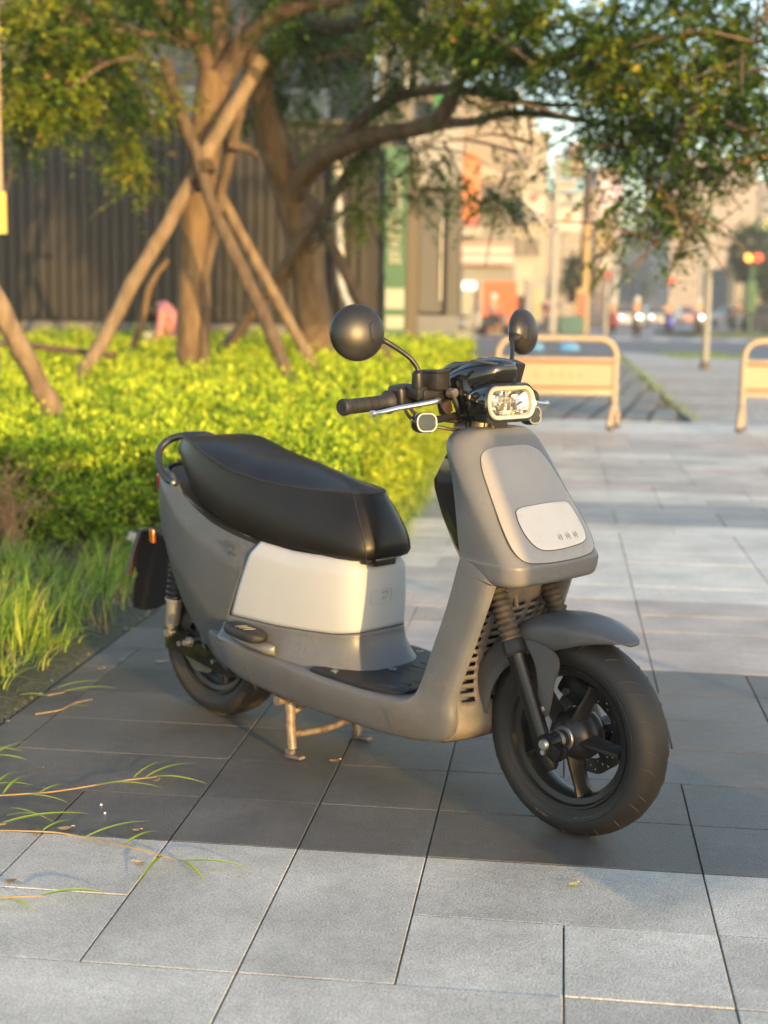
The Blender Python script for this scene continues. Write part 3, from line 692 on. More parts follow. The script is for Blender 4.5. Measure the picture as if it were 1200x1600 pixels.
# ---- front shield (nose)
def fx(z): return 0.985 + 0.7037 * (0.87 - z)
def face_pt(y, s, off=0.0):
    z = 0.87 - 0.818 * s; x = 0.985 + 0.576 * s + 0.012 * (1 - (y / 0.16) ** 2)
    return Vector((x + 0.818 * off, y, z + 0.576 * off))
LV = [(0.884, 0.030, 0.960, 0.972, 0.010), (0.882, 0.072, 0.952, 0.984, 0.02), (0.876, 0.104, 0.946, 0.990, 0.03), (0.864, 0.128, 0.944, 0.996, 0.034), (0.845, 0.144, 0.950, 1.006, 0.036), (0.815, 0.154, 0.965, 1.024, 0.038), (0.78, 0.158, 0.980, 1.0483, 0.040), (0.72, 0.1605, 0.994, 1.0905, 0.042), (0.66, 0.161, 1.003, 1.1328, 0.044), (0.625, 0.160, 1.008, 1.1574, 0.046), (0.606, 0.160, 1.012, 1.1708, 0.046), (0.600, 0.161, 1.014, 1.1745, 0.046), (0.592, 0.1605, 1.018, 1.1752, 0.046), (0.572, 0.157, 1.03, 1.1735, 0.046), (0.562, 0.153, 1.045, 1.1705, 0.044), (0.556, 0.147, 1.06, 1.163, 0.04)]
def nose_ring(z, w_, xr, xf, r):
    half = []
    cr = 0.012
    for t in np.linspace(0, 1, 9): 
        y = (w_ - r) * t; half.append((xf + cr * (1 - (y / 0.16) ** 2) * (1 if r > 0.025 else 0.3), y))
    y0 = w_ - r; xe = half[-1][0]
    for a in np.linspace(0, PI / 2, 9)[1:]: half.append((xe - r * (1 - math.cos(a)), y0 + r * math.sin(a)))
    xs_ = half[-1][0]
    for t in np.linspace(0, 1, 8)[1:]: half.append((lerp(xs_, xr, t), w_ - 0.012 * t ** 1.5))
    half.append((xr, 0))
    L = [Vector((x, -y, z)) for x, y in half] + [Vector((x, y, z)) for x, y in reversed(half[1:-1])]
    return L
LVs = [tuple(q) for q in crom(LV, 4)]
# underside drops back up towards the leg shield: tilt the lowest rings
def nose_z(z, x): return z + (0.006 if z < 0.58 else 0) * 0 + (max(0, (1.09 - x)) * 0.35 if z < 0.60 else 0) * max(0, (0.60 - z) / 0.044)
R_ = []
for (z, w_, xr, xf, r) in LVs:
    R_.append([Vector((p.x, p.y, nose_z(p.z, p.x))) for p in nose_ring(z, w_, xr, xf, r)])
nose = MB().rings(R_).build('front_cover', M_nose, sco, angle=40)
def face_patch(name, outline, off, m, parent, thick=0.003, shrink=1.0):
    O = [tuple(q) for q in crom(outline, 6, closed=True)]
    cy = sum(q[0] for q in O) / len(O); cs = sum(q[1] for q in O) / len(O)
    rows = [[face_pt(lerp(cy, y, shrink), lerp(cs, s, shrink), off - thick) for y, s in O]]
    for k, o_ in ((1.0, off - 0.001), (0.985, off), (0.85, off), (0.6, off), (0.3, off), (0.05, off)):
        rows.append([face_pt(lerp(cy, y, k * shrink), lerp(cs, s, k * shrink), o_) for y, s in O])
    ob = MB().rings(rows, (False, True)).build(name, m, parent, angle=50)
    return ob, O
OP = [(0.0, 0.034), (0.060, 0.036), (0.098, 0.052), (0.116, 0.085), (0.125, 0.13), (0.134, 0.19), (0.140, 0.245), (0.138, 0.29), (0.118, 0.317), (0.07, 0.325), (0.0, 0.327)]
OP = OP + [(-y, s) for y, s in reversed(OP[1:-1])]
pp, O1 = face_patch('face_panel', OP, 0.0025, M_plate, nose)
def gap(O, off, parent):
    pts = [face_pt(y, s, off) for y, s in O]; pts += pts[:2]
    MB().tube(pts, 0.0011, 5, caps=False).build('panel_gap', M_gap, parent)
gap(O1, 0.0012, nose)
OS = [(-0.070, 0.192), (0.0, 0.187), (0.085, 0.188), (0.110, 0.196), (0.118, 0.225), (0.119, 0.268), (0.100, 0.291), (0.04, 0.298), (-0.03, 0.299), (-0.068, 0.289), (-0.086, 0.256), (-0.086, 0.215)]
op, O2 = face_patch('hatch_panel', OS, 0.0045, M_white, nose)
gap(O2, 0.0032, nose)
# small moulded row of marks on the hatch
for k, (y, r_) in enumerate(((0.018, 0.0075), (0.046, 0.0085), (0.075, 0.0075))):
    for (ra, a0, a1) in ((r_, -1.1, 1.1), (r_, PI - 0.9, PI + 0.9)):
        if k == 1 or a0 < 0 or True:
            pts = [face_pt(y + ra * 0.8 * math.cos(a), 0.272 - 0.0 + ra * 1.25 * math.sin(a), 0.0048) for a in np.linspace(a0, a1, 9)]
            MB().tube(pts, 0.0007, 5).build('hatch_mark', M_emb3, op)
    pts = [face_pt(y + 0.003 * math.cos(a), 0.272 + 0.004 * math.sin(a), 0.0048) for a in np.linspace(0, 2 * PI, 10)]
    MB().tube(pts, 0.0007, 5).build('hatch_mark', M_emb3, op)
# pressed letters on the side cover
MS = frame((0.236, -0.1705, 0.533), Vector((1, 0.03, 0)).normalized(), Vector((0, 0.02, 1)).normalized(), Vector((0.03, -1, 0)).normalized())
rot_text('VIVA', 0.021, MS @ Matrix.Rotation(-0.30, 4, 'Z'), sco, M_emb, 'side_lettering')
rot_text('MIX', 0.014, MS @ Matrix.Translation((0.012, -0.021, 0)) @ Matrix.Rotation(-0.30, 4, 'Z'), sco, M_emb, 'side_lettering')

# ---- gloss black inner shield behind the nose
R_ = []
for (z, xr, w_) in ((0.872, 0.962, 0.095), (0.860, 0.955, 0.125), (0.815, 0.925, 0.136), (0.765, 0.898, 0.139), (0.745, 0.900, 0.139), (0.69, 0.922, 0.138), (0.63, 0.955, 0.137), (0.585, 0.985, 0.136), (0.560, 1.0, 0.134)):
    xf_ = lut([(0.56, 1.06), (0.66, 1.02), (0.80, 1.0), (0.872, 0.975)])(z)
    R_.append([Vector((x, y, z)) for x, y in ((xf_, -w_ - 0.004), (lerp(xf_, xr, 0.5), -w_), (xr + 0.012, -w_ + 0.012), (xr, -w_ + 0.035), (xr - 0.004, 0), (xr, w_ - 0.035), (xr + 0.012, w_ - 0.012), (lerp(xf_, xr, 0.5), w_), (xf_, w_ + 0.004))])
MB().rings(R_).build('inner_shield', M_gloss, sco, angle=28)

# ---- handlebar cluster
ck = empty('handlebar'); ck.parent = sco
# neck cowl
R_ = []
for (z, cx, hx, hy) in ((0.805, 0.935, 0.045, 0.060), (0.835, 0.930, 0.055, 0.066), (0.87, 0.932, 0.055, 0.062), (0.91, 0.935, 0.050, 0.058), (0.95, 0.925, 0.055, 0.066), (0.985, 0.915, 0.06, 0.070), (1.0, 0.915, 0.052, 0.06)):
    R_.append([Vector((cx + hx * math.copysign(abs(math.cos(a)) ** 0.75, math.cos(a)), hy * math.copysign(abs(math.sin(a)) ** 0.75, math.sin(a)), z)) for a in np.linspace(0, 2 * PI, 28, endpoint=False)])
nk = MB().rings(R_).build('neck_cowl', M_gloss, ck, angle=50)
MB().tube([(0.895, -0.064, 0.838), (0.895, -0.068, 0.838)], 0.005, 8).build('cowl_screw', M_screw, nk)
# instrument pod: a hood leaning back
R_ = []
for (x, zc, hh, hy) in ((0.812, 0.958, 0.006, 0.034), (0.828, 0.962, 0.020, 0.050), (0.86, 0.968, 0.032, 0.061), (0.895, 0.976, 0.046, 0.066), (0.93, 0.982, 0.054, 0.067), (0.965, 0.990, 0.050, 0.063), (0.992, 0.999, 0.038, 0.054), (1.008, 1.006, 0.025, 0.040), (1.014, 1.010, 0.010, 0.022)):
    R_.append([Vector((x, hy * math.copysign(abs(math.cos(a)) ** 0.8, math.cos(a)), zc + hh * math.copysign(abs(math.sin(a)) ** 0.85, math.sin(a)))) for a in np.linspace(0, 2 * PI, 32, endpoint=False)])
pod = MB().rings([tuple(r) for r in R_]).build('instrument_pod', M_gloss, ck, angle=50, subsurf=1)
pts = [Vector((x, y, z)) for x, y, z in ((0.824, -0.044, 0.972), (0.86, -0.058, 0.992), (0.91, -0.063, 1.016), (0.96, -0.058, 1.028), (0.995, -0.042, 1.026), (1.012, 0, 1.020))]
pts = pts + [Vector((p.x, -p.y, p.z)) for p in reversed(pts[:-1])]
MB().tube(pts, 0.0024, 8, smooth=5).build('pod_rim', mat('pod_trim', (0.05, 0.055, 0.06), 0.2, coat=0.5), pod)
MB().box((0.862, 0, 1.008), (0.055, 0.08, 0.016), Matrix.Rotation(-0.42, 3, 'Y'), 0.004).build('display', mat('display_glass', (0.01, 0.012, 0.016), 0.05, coat=1.0), pod)
# bar with grips
MB().tube([(0.905, 0, 0.950), (0.86, -0.10, 0.944), (0.825, -0.17, 0.936), (0.820, -0.32, 0.929)], 0.011, 12, smooth=4).tube([(0.905, 0, 0.950), (0.86, 0.10, 0.944), (0.825, 0.17, 0.936), (0.820, 0.32, 0.929)], 0.011, 12, smooth=4).build('bar', M_black, ck)
for s_ in (-1, 1):
    a, b_ = Vector((0.8225, s_ * 0.185, 0.9352)), Vector((0.820, s_ * 0.330, 0.9285)); d = (b_ - a)
    P = []; R_ = []
    prof_g = [(0, 0.026), (0.03, 0.027), (0.06, 0.022), (0.12, 0.018)]
    for q in range(5):
        t0 = 0.16 + 0.15 * q; prof_g += [(t0, 0.0168), (t0 + 0.006, 0.0152), (t0 + 0.018, 0.0152), (t0 + 0.024, 0.0168)] if q > 0 else [(t0, 0.0172)]
    prof_g += [(0.88, 0.0168), (0.90, 0.0185), (0.97, 0.0190), (1.0, 0.0165)]
    MB().tube([a + d * t for t, r in prof_g], [r for t, r in prof_g], 22).build('grip', M_rub, ck)
    # switch housing
    MB().box((0.828, s_ * 0.150, 0.948), (0.046, 0.056, 0.052), Matrix.Rotation(s_ * -0.10, 3, 'X'), 0.012, 3).build('switch_housing', M_black, ck)
    # master cylinder / reservoir and clamps
    if s_ < 0:
        rs = MB().box((0.888, -0.108, 0.984), (0.050, 0.052, 0.040), Matrix.Rotation(0.12, 3, 'Z'), 0.006).build('reservoir', M_black, ck)
        MB().box((0.888, -0.108, 1.0045), (0.056, 0.058, 0.007), Matrix.Rotation(0.12, 3, 'Z'), 0.003).build('reservoir_cap', M_black, rs)
        MB().box((0.876, -0.112, 0.952), (0.036, 0.070, 0.026), None, 0.006).build('master_cylinder', M_black, ck)
        MB().tube([(0.905, -0.078, 0.957), (0.925, -0.078, 0.957)], [0.011, 0.010], 14).build('banjo_bolt', M_screw, ck)
        MB().tube([(0.915, -0.078, 0.955), (0.922, -0.07, 0.93), (0.915, -0.05, 0.905), (0.90, -0.03, 0.885)], 0.006, 8, smooth=5).build('brake_hose', M_rub, ck)
        MB().tube([(0.90, -0.10, 0.935), (0.912, -0.095, 0.915), (0.91, -0.06, 0.90), (0.90, -0.03, 0.90)], 0.0045, 8, smooth=5).tube([(0.85, -0.15, 0.925), (0.87, -0.14, 0.905), (0.90, -0.12, 0.90), (0.91, -0.05, 0.89)], 0.0045, 8, smooth=5).tube([(0.84, -0.16, 0.93), (0.865, -0.155, 0.898), (0.905, -0.13, 0.885), (0.93, -0.08, 0.875), (0.925, -0.03, 0.87)], 0.004, 8, smooth=5).build('cable', M_brown, ck)
        MB().box((0.900, -0.085, 0.925), (0.022, 0.028, 0.030), Matrix.Rotation(0.3, 3, 'X'), 0.005).build('brake_switch', M_brown, ck)
    MB().box((0.868, s_ * 0.145, 0.958), (0.042, 0.034, 0.030), None, 0.007).build('mirror_clamp', M_black, ck)
    # lever: flattened blade curving outwards
    lv = MB(); PL = [(0.905, s_ * 0.115, 0.943), (0.918, s_ * 0.135, 0.941), (0.905, s_ * 0.175, 0.934), (0.890, s_ * 0.225, 0.927), (0.882, s_ * 0.268, 0.920), (0.884, s_ * 0.298, 0.918)]
    lv.tube(PL, [0.008, 0.0085, 0.0085, 0.0075, 0.0065, 0.0065], 12, smooth=5, flat=0.75)
    lv.tube([(0.884, s_ * 0.292, 0.918), (0.884, s_ * 0.302, 0.918)], [0.007, 0.007], 10)
    lv.build('brake_lever', M_silver, ck)
    # mirror
    mr = empty('mirror'); mr.parent = ck
    c_ = Vector((0.822, s_ * 0.284, 1.090)); kR = 0.965 if s_ < 0 else 0.88
    foot = Vector((0.885, s_ * 0.160, 0.968))
    MB().tube([foot, foot + Vector((0, 0, 0.004)), foot + Vector((0, s_ * 0.001, 0.034)), foot + Vector((0, s_ * 0.002, 0.040))], [0.0125, 0.0135, 0.012, 0.006], 16).build('stem_boot', M_black, mr)
    MB().tube([foot + Vector((0, 0, 0.03)), foot + Vector((-0.002, s_ * 0.002, 0.048)), foot + Vector((-0.014, s_ * 0.02, 0.072)), c_ + Vector((0.020, -s_ * 0.072, -0.022)), c_ + Vector((0.012, -s_ * 0.058, -0.016))], [0.0055, 0.0055, 0.0055, 0.006, 0.008], 12, smooth=5).build('stem', M_black, mr)
    nrm = (Vector((0.93, -0.42, 0.10)) if s_ < 0 else Vector((0.965, 0.20, 0.10))).normalized()
    xax = nrm.cross(Vector((0, 0, 1))).normalized(); yax = nrm.cross(xax)
    Mm = frame(c_, xax, yax, nrm)
    sh = [(0.0600, -0.016), (0.0640, -0.013), (0.0645, -0.006)] + [(0.0645 * math.cos(a), -0.006 + 0.031 * math.sin(a)) for a in np.linspace(0.12, 1.50, 12)]
    MB().lathe([(r * kR, h) for r, h in sh], Mm, 44).build('mirror_shell', M_black, mr, angle=50)
    MB().lathe([(0.0595 * kR, -0.0175), (0.0595 * kR, -0.0165)], Mm, 40).build('mirror_glass', M_chrome, mr)
    MB().tube([c_ + Vector((0.012, -s_ * 0.062, -0.018)), c_ + Vector((0.008, -s_ * 0.040, -0.012)), c_ + Vector((0.004, -s_ * 0.02, -0.004))], [0.0095, 0.016, 0.014], 14).build('mirror_neck', M_black, mr)
    loop_tube(rrect(0.011, 0.021, 0.010), Mm @ Matrix.Translation((-0.030 if s_ < 0 else 0.03, 0.0, 0.0205)) @ Matrix.Rotation(0.15 if s_ < 0 else -0.15, 4, 'Z') @ Matrix.Rotation(-0.5 if s_ < 0 else 0.5, 4, 'Y'), 0.0008, 'mirror_mark', M_rub, mr)
    # indicator
    ti = empty('indicator'); ti.parent = ck
    ic = Vector((0.938, s_ * 0.186, 0.897))
    nn = Vector((0.96, -0.20 * 1, 0.10)).normalized() if s_ < 0 else Vector((0.98, 0.12, 0.10)).normalized()
    xa = Vector((0, 0, 1)).cross(nn).normalized(); ya = nn.cross(xa); Mi = frame(ic, xa, ya, nn)
    MB().rings([[Mi @ Vector((x * k, y * k, z)) for x, y in rrect(0.029, 0.0225, 0.019)] for k, z in ((0.55, -0.030), (0.9, -0.022), (1.0, -0.012), (1.0, 0.000), (0.96, 0.002))]).build('indicator_body', M_gloss, ti, angle=40)
    MB().rings([[Mi @ Vector((x * k, y * k, z)) for x, y in rrect(0.027, 0.0205, 0.018)] for k, z in ((1.0, 0.001), (1.0, 0.004), (0.88, 0.004), (0.86, 0.0022))], (False, False)).build('indicator_ring', M_silv_b, ti)
    MB().rings([[Mi @ Vector((x * k, y * k, z)) for x, y in rrect(0.0235, 0.0175, 0.016)] for k, z in ((1.0, 0.0025), (0.9, -0.008), (0.05, -0.010))], (False, True)).build('indicator_bowl', M_gloss, ti)
    for k in range(4):
        MB().lathe([(0.0028, -0.004), (0.0036, -0.0005), (0.0022, 0.0018)], Mi @ Matrix.Translation((-0.0145 + 0.0090 * k, 0.001, 0)), 12).box(Mi @ Vector((-0.0145 + 0.0090 * k, 0.0, -0.004)), (0.003, 0.003, 0.006), None, 0.0005).build('indicator_diode', M_silv_b, ti)
    MB().rings([[Mi @ Vector((x * k, y * k, z)) for x, y in rrect(0.0235, 0.0175, 0.016)] for k, z in ((1.0, 0.0030), (0.8, 0.0065), (0.4, 0.008), (0.05, 0.0085))], (False, True)).build('indicator_lens', M_lens, ti)
    MB().tube([ic - nn * 0.02, (0.915, s_ * 0.12, 0.900), (0.905, s_ * 0.05, 0.905)], 0.0085, 10, smooth=4).build('indicator_stalk', M_black, ti)

# headlight
hl = empty('headlight'); hl.parent = ck
hn = Vector((0.985, 0, 0.10)).normalized(); hx = Vector((0, 1, 0)); hy_ = hn.cross(hx); Mh = frame((1.020, 0.0, 0.9385), hx, hy_, hn)
def hring(w_, h_, r_, z): return [Mh @ Vector((x, y, z)) for x, y in rrect(w_, h_, r_, 8)]
MB().rings([hring(0.050, 0.028, 0.022, -0.085), hring(0.072, 0.036, 0.030, -0.070), hring(0.083, 0.0415, 0.034, -0.045), hring(0.087, 0.0440, 0.036, -0.015), hring(0.087, 0.0440, 0.036, 0.000), hring(0.083, 0.0400, 0.033, 0.005), hring(0.080, 0.0375, 0.031, 0.003)], (True, False)).build('headlight_housing', M_gloss, hl, angle=35)
MB().rings([hring(0.0805, 0.0378, 0.0315, 0.002), hring(0.0785, 0.0360, 0.030, 0.0065), hring(0.070, 0.0290, 0.023, 0.0045), hring(0.067, 0.0265, 0.021, -0.004)], (False, False)).build('headlight_bezel', mat('cream_silver_bezel', (0.50, 0.46, 0.38), 0.32, metal=0.3), hl, angle=50)
# faceted bowl
m = MB()
v = []; f = []; nx, ny = 15, 7
for j in range(ny):
    for i in range(nx):
        x = -0.066 + 0.132 * i / (nx - 1); y = -0.0265 + 0.053 * j / (ny - 1)
        q = max(abs(x) / 0.066, abs(y) / 0.0265)
        z = -0.034 * (1 - q ** 2.2) + (0.006 * ((i * 5 + j * 3) % 4 - 1.5) / 1.5 * (1 - q ** 4)) - 0.004
        v.append(Mh @ Vector((x, y, z)))
for j in range(ny - 1):
    for i in range(nx - 1):
        a = j * nx + i; f.append((a, a + 1, a + nx + 1, a + nx))
m.add(v, f).build('headlight_reflector', M_chrome, hl, smooth=False)
for k in (-1, 0, 1):
    MB().box(Mh @ Vector((0.020 * k, 0.006, -0.012)), (0.010, 0.003, 0.016), Matrix.Rotation(0.2, 3, 'Z'), 0.001).box(Mh @ Vector((0.020 * k + 0.006, -0.004, -0.010)), (0.010, 0.002, 0.026), Matrix.Rotation(0.25 * k, 3, 'X'), 0.0005).build('diode_block', M_silv_b, hl)
MB().box(Mh @ Vector((0, 0.002, -0.009)), (0.006, 0.116, 0.002), None, 0.0005).build('reflector_divider', M_silv_b, hl)
MB().rings([hring(0.0665, 0.0268, 0.021, 0.0044), hring(0.055, 0.020, 0.016, 0.0065), hring(0.03, 0.010, 0.008, 0.0075), hring(0.002, 0.001, 0.0005, 0.0078)], (False, True)).build('headlight_lens', M_lens, hl)
MB().tube([(0.985, -0.02, 0.885), (0.985, -0.02, 0.862)], 0.009, 10).box((0.965, 0, 0.885), (0.05, 0.06, 0.03), None, 0.006).build('headlight_bracket', M_black, hl)
MB().box((0.985, 0.05, 1.0), (0.035, 0.03, 0.06), Matrix.Rotation(0.3, 3, 'Y'), 0.006).build('pod_bracket', M_black, ck)

pts = [Vector((1.022, -0.1505, 0.583)), Vector((1.05, -0.1535, 0.571)), Vector((1.08, -0.1545, 0.562)), Vector((1.11, -0.1525, 0.556))]
MB().tube(pts, 0.0014, 5, smooth=4).build('cover_seam', M_gap, nose)
# ------------------------------------------------------------------ ground and paving
GX = 0.122247
def P2(a, b, z=0.0): return Vector((a * math.cos(GX) + b * math.sin(GX), -a * math.sin(GX) + b * math.cos(GX), z))
def stone_mat(name, col, rough=0.62, grain=0.34, mott=0.15, bump=1.0, rnd=0.13, scale=230):
    m = bpy.data.materials.new(name); m.use_nodes = True
    n = m.node_tree.nodes; l = m.node_tree.links; b = n['Principled BSDF']; b.inputs['Roughness'].default_value = rough
    g = n.new('ShaderNodeNewGeometry')
    def noise(sc_, det): 
        z = n.new('ShaderNodeTexNoise'); z.inputs['Scale'].default_value = sc_; z.inputs['Detail'].default_value = det; l.new(g.outputs['Position'], z.inputs['Vector']); return z.outputs['Fac']
    def rng_(src, a, b_, lo_=0.3, hi_=0.7):
        r = n.new('ShaderNodeMapRange'); l.new(src, r.inputs[0]); r.inputs[1].default_value = lo_; r.inputs[2].default_value = hi_; r.inputs[3].default_value = a; r.inputs[4].default_value = b_; return r.outputs[0]
    def mul(a, b_):
        q = n.new('ShaderNodeMath'); q.operation = 'MULTIPLY'; l.new(a, q.inputs[0]); l.new(b_, q.inputs[1]); return q.outputs[0]
    oi = n.new('ShaderNodeObjectInfo')
    n1 = noise(scale, 3); v = mul(rng_(n1, 1 - grain, 1 + grain), rng_(noise(5, 4), 1 - mott, 1 + mott))
    v = mul(v, rng_(noise(34, 5), 1 - mott * 0.6, 1 + mott * 0.6)); v = mul(v, rng_(noise(1.7, 8), 1 - mott, 1 + mott * 0.6, 0.35, 0.62)); v = mul(v, rng_(noise(90, 2), 0.72, 1.0, 0.27, 0.36)); v = mul(v, rng_(oi.outputs['Random'], 1 - rnd, 1 + rnd, 0, 1))
    hs = n.new('ShaderNodeHueSaturation'); hs.inputs['Color'].default_value = (*col, 1); l.new(v, hs.inputs['Value']); l.new(hs.outputs[0], b.inputs['Base Color'])
    if bump:
        bp = n.new('ShaderNodeBump'); bp.inputs['Strength'].default_value = bump; bp.inputs['Distance'].default_value = 0.0020
        l.new(n1, bp.inputs['Height']); l.new(bp.outputs[0], b.inputs['Normal'])
    return m
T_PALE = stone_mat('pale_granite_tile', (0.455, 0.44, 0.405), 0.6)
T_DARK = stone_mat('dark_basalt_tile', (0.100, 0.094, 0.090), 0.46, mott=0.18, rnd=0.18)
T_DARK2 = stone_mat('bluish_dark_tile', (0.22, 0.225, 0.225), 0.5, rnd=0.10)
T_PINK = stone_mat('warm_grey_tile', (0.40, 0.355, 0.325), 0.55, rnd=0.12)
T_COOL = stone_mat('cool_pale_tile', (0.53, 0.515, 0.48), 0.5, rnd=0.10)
M_joint = stone_mat('joint_mortar', (0.13, 0.108, 0.092), 0.9, bump=0.3)
M_earth = stone_mat('bare_soil', (0.06, 0.045, 0.03), 0.95, bump=1.0, scale=60, mott=0.3)

gm = MB(); gm.add([(-1500, -30, -0.06), (1500, -30, -0.06), (1500, 2500, -0.06), (-1500, 2500, -0.06)], [(0, 1, 2, 3)])
tag(gm.build('ground', stone_mat('far_ground', (0.16, 0.155, 0.15), 0.9, bump=0, scale=3), smooth=False), kind='structure')
AK = {-5: -1.375, -4: -1.09, -3: -0.807, -2: -0.525, -1: -0.249, 0: 0.038, 1: 0.323, 2: 0.613, 3: 0.905}
def ak(k): return AK[k] if k in AK else (0.905 + (k - 3) * 0.287 if k > 3 else -1.375 + (k + 5) * 0.285)
bl = [1.146, 1.432, 1.714, 1.995, 2.275, 2.562, 2.852, 3.132, 3.417, 3.70, 3.972, 4.258, 4.53, 4.81, 5.095, 5.38, 5.66]
while bl[-1] < 14.9: bl.append(bl[-1] + 0.29)
pav = MB()
poly = [P2(-1.50, 0.9, -0.007), P2(9, 0.9, -0.007), P2(9, 15.0, -0.007), P2(-1.2, 15.0, -0.007), P2(-1.2, 6.45, -0.007), P2(-1.50, 6.45, -0.007)]
pav.add(poly, [(0, 1, 2, 3, 4, 5)])
pavement = tag(pav.build('pavement', M_joint, smooth=False), kind='structure')
tile_cache = {}
def tile_mesh(wa, wb, mt):
    key = (round(wa, 3), round(wb, 3), mt.name)
    if key not in tile_cache:
        hx_, hy2, e = wa / 2 - 0.0018, wb / 2 - 0.0018, 0.0013
        v = [(-hx_, -hy2, -0.012), (hx_, -hy2, -0.012), (hx_, hy2, -0.012), (-hx_, hy2, -0.012), (-hx_, -hy2, -e), (hx_, -hy2, -e), (hx_, hy2, -e), (-hx_, hy2, -e),
             (-hx_ + e, -hy2 + e, 0), (hx_ - e, -hy2 + e, 0), (hx_ - e, hy2 - e, 0), (-hx_ + e, hy2 - e, 0)]
        f = [(0, 1, 5, 4), (1, 2, 6, 5), (2, 3, 7, 6), (3, 0, 4, 7), (4, 5, 9, 8), (5, 6, 10, 9), (6, 7, 11, 10), (7, 4, 8, 11), (8, 9, 10, 11)]
        me = bpy.data.meshes.new('tile'); me.from_pydata(v, [], f); me.materials.append(mt); tile_cache[key] = me
    return tile_cache[key]
tiles = []
def T_(a0, a1, b0, b1, mt): tiles.append((a0, a1, b0, b1, mt))
rt = random.Random(5)
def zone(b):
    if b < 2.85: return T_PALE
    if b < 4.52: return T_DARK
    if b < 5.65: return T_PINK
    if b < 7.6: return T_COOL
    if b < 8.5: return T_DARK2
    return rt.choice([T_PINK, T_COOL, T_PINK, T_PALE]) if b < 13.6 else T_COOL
K = ak
for (a0, a1) in ((-6, -2), (-2, 0), (0, 1), (1, 3), (3, 5)): T_(K(a0) if a0 > -6 else -1.487, K(a1), bl[3], bl[4], T_PALE)
for r_ in (0, 1, 2):
    for (a0, a1) in ((-6, -4), (-4, -2), (-2, 0), (0, 2), (2, 4)): T_(K(a0) if a0 > -6 else -1.487, K(a1), bl[r_], bl[r_ + 1], T_PALE)
for t_ in ((-1.487, K(-4), bl[5], bl[6]), (K(-4), K(-3), bl[5], bl[6]), (-1.487, K(-3), bl[4], bl[5]), (K(-3), K(-2), bl[4], bl[6]), (K(-2), K(-1), bl[4], bl[6]), (K(-1), K(1), bl[5], bl[6]), (K(-1), K(0), bl[4], bl[5]), (K(0), K(1), bl[4], bl[5]), (K(1), K(3), bl[5], bl[6]), (K(1), K(2), bl[4], bl[5]), (K(2), K(4), bl[4], bl[5])): T_(*t_, T_PALE)
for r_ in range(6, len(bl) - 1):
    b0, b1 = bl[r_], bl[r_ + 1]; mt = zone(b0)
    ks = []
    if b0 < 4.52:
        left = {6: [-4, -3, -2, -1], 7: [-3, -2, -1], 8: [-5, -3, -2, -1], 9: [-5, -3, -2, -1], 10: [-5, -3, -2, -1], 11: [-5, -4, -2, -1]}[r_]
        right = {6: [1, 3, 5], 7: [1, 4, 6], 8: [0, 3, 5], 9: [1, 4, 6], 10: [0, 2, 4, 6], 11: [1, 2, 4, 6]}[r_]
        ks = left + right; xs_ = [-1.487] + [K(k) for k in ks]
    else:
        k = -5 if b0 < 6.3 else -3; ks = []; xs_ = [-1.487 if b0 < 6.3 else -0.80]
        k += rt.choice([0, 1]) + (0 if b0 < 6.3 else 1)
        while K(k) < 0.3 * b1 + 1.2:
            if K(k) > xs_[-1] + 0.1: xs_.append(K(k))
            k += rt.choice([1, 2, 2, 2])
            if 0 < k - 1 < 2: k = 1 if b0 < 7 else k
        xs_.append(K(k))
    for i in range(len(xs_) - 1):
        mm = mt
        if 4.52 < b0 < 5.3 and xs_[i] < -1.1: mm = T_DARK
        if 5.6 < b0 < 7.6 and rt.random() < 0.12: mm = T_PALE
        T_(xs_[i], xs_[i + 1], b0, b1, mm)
def vis(t):
    c = P2((t[0] + t[1]) / 2, (t[2] + t[3]) / 2); return abs(c.x) < 0.285 * c.y + 0.35 and c.y > 1.5
tiles = [t for t in tiles if vis(t)]
tiles.sort(key=lambda t: t[2])
far_tiles = {}
for i, (a0, a1, b0, b1, mt) in enumerate(tiles):
    c = P2((a0 + a1) / 2, (b0 + b1) / 2, 0)
    if i < 285:
        o = bpy.data.objects.new('tile', tile_mesh(a1 - a0, b1 - b0, mt)); C.objects.link(o); o.parent = pavement
        o.location = c + Vector((0, 0, rt.uniform(-0.0006, 0.0006))); o.rotation_euler = (rt.gauss(0, 0.0006), rt.gauss(0, 0.0006), -GX)
    else:
        fm_ = far_tiles.setdefault(mt.name, (mt, MB()))[1]
        fm_.add([P2(a0 + .003, b0 + .003), P2(a1 - .003, b0 + .003), P2(a1 - .003, b1 - .003), P2(a0 + .003, b1 - .003)], [(0, 1, 2, 3)])
for nm, (mt, m) in far_tiles.items():
    tag(m.build('distant_tiles', mt, pavement, smooth=False), kind='stuff')
print('tiles', len(tiles))

# kerb strip of mossy gravel, soil bed
M_moss = mat('mossy_gravel', (0.022, 0.030, 0.016), 0.85, col2=(0.11, 0.11, 0.09), scale=120, bump=1.0, bscale=160, thresh=(0.42, 0.75))
m = MB()
R_ = []
for b in np.linspace(1.0, 6.5, 60):
    wv = 0.01 * math.sin(b * 9) + 0.006 * math.sin(b * 23)
    R_.append([P2(-1.80, b, 0.012), P2(-1.70, b, 0.024 + wv * 0.4), P2(-1.60, b, 0.020 + wv * 0.3), P2(-1.515 + wv * 0.4, b, 0.010), P2(-1.493, b, -0.004)])
m.rings(R_, (False, False), closed=False)
tag(m.build('kerb', M_moss), kind='structure')
m = MB(); m.add([P2(-9, 1.0, 0.008), P2(-1.76, 1.0, 0.008), P2(-1.76, 6.4, 0.008), P2(-0.83, 6.8, 0.008), P2(-0.83, 15.5, 0.008), P2(-9, 15.5, 0.008)], [(0, 1, 2, 3, 4, 5)])
tag(m.build('planting_bed', M_earth, smooth=False), kind='structure')
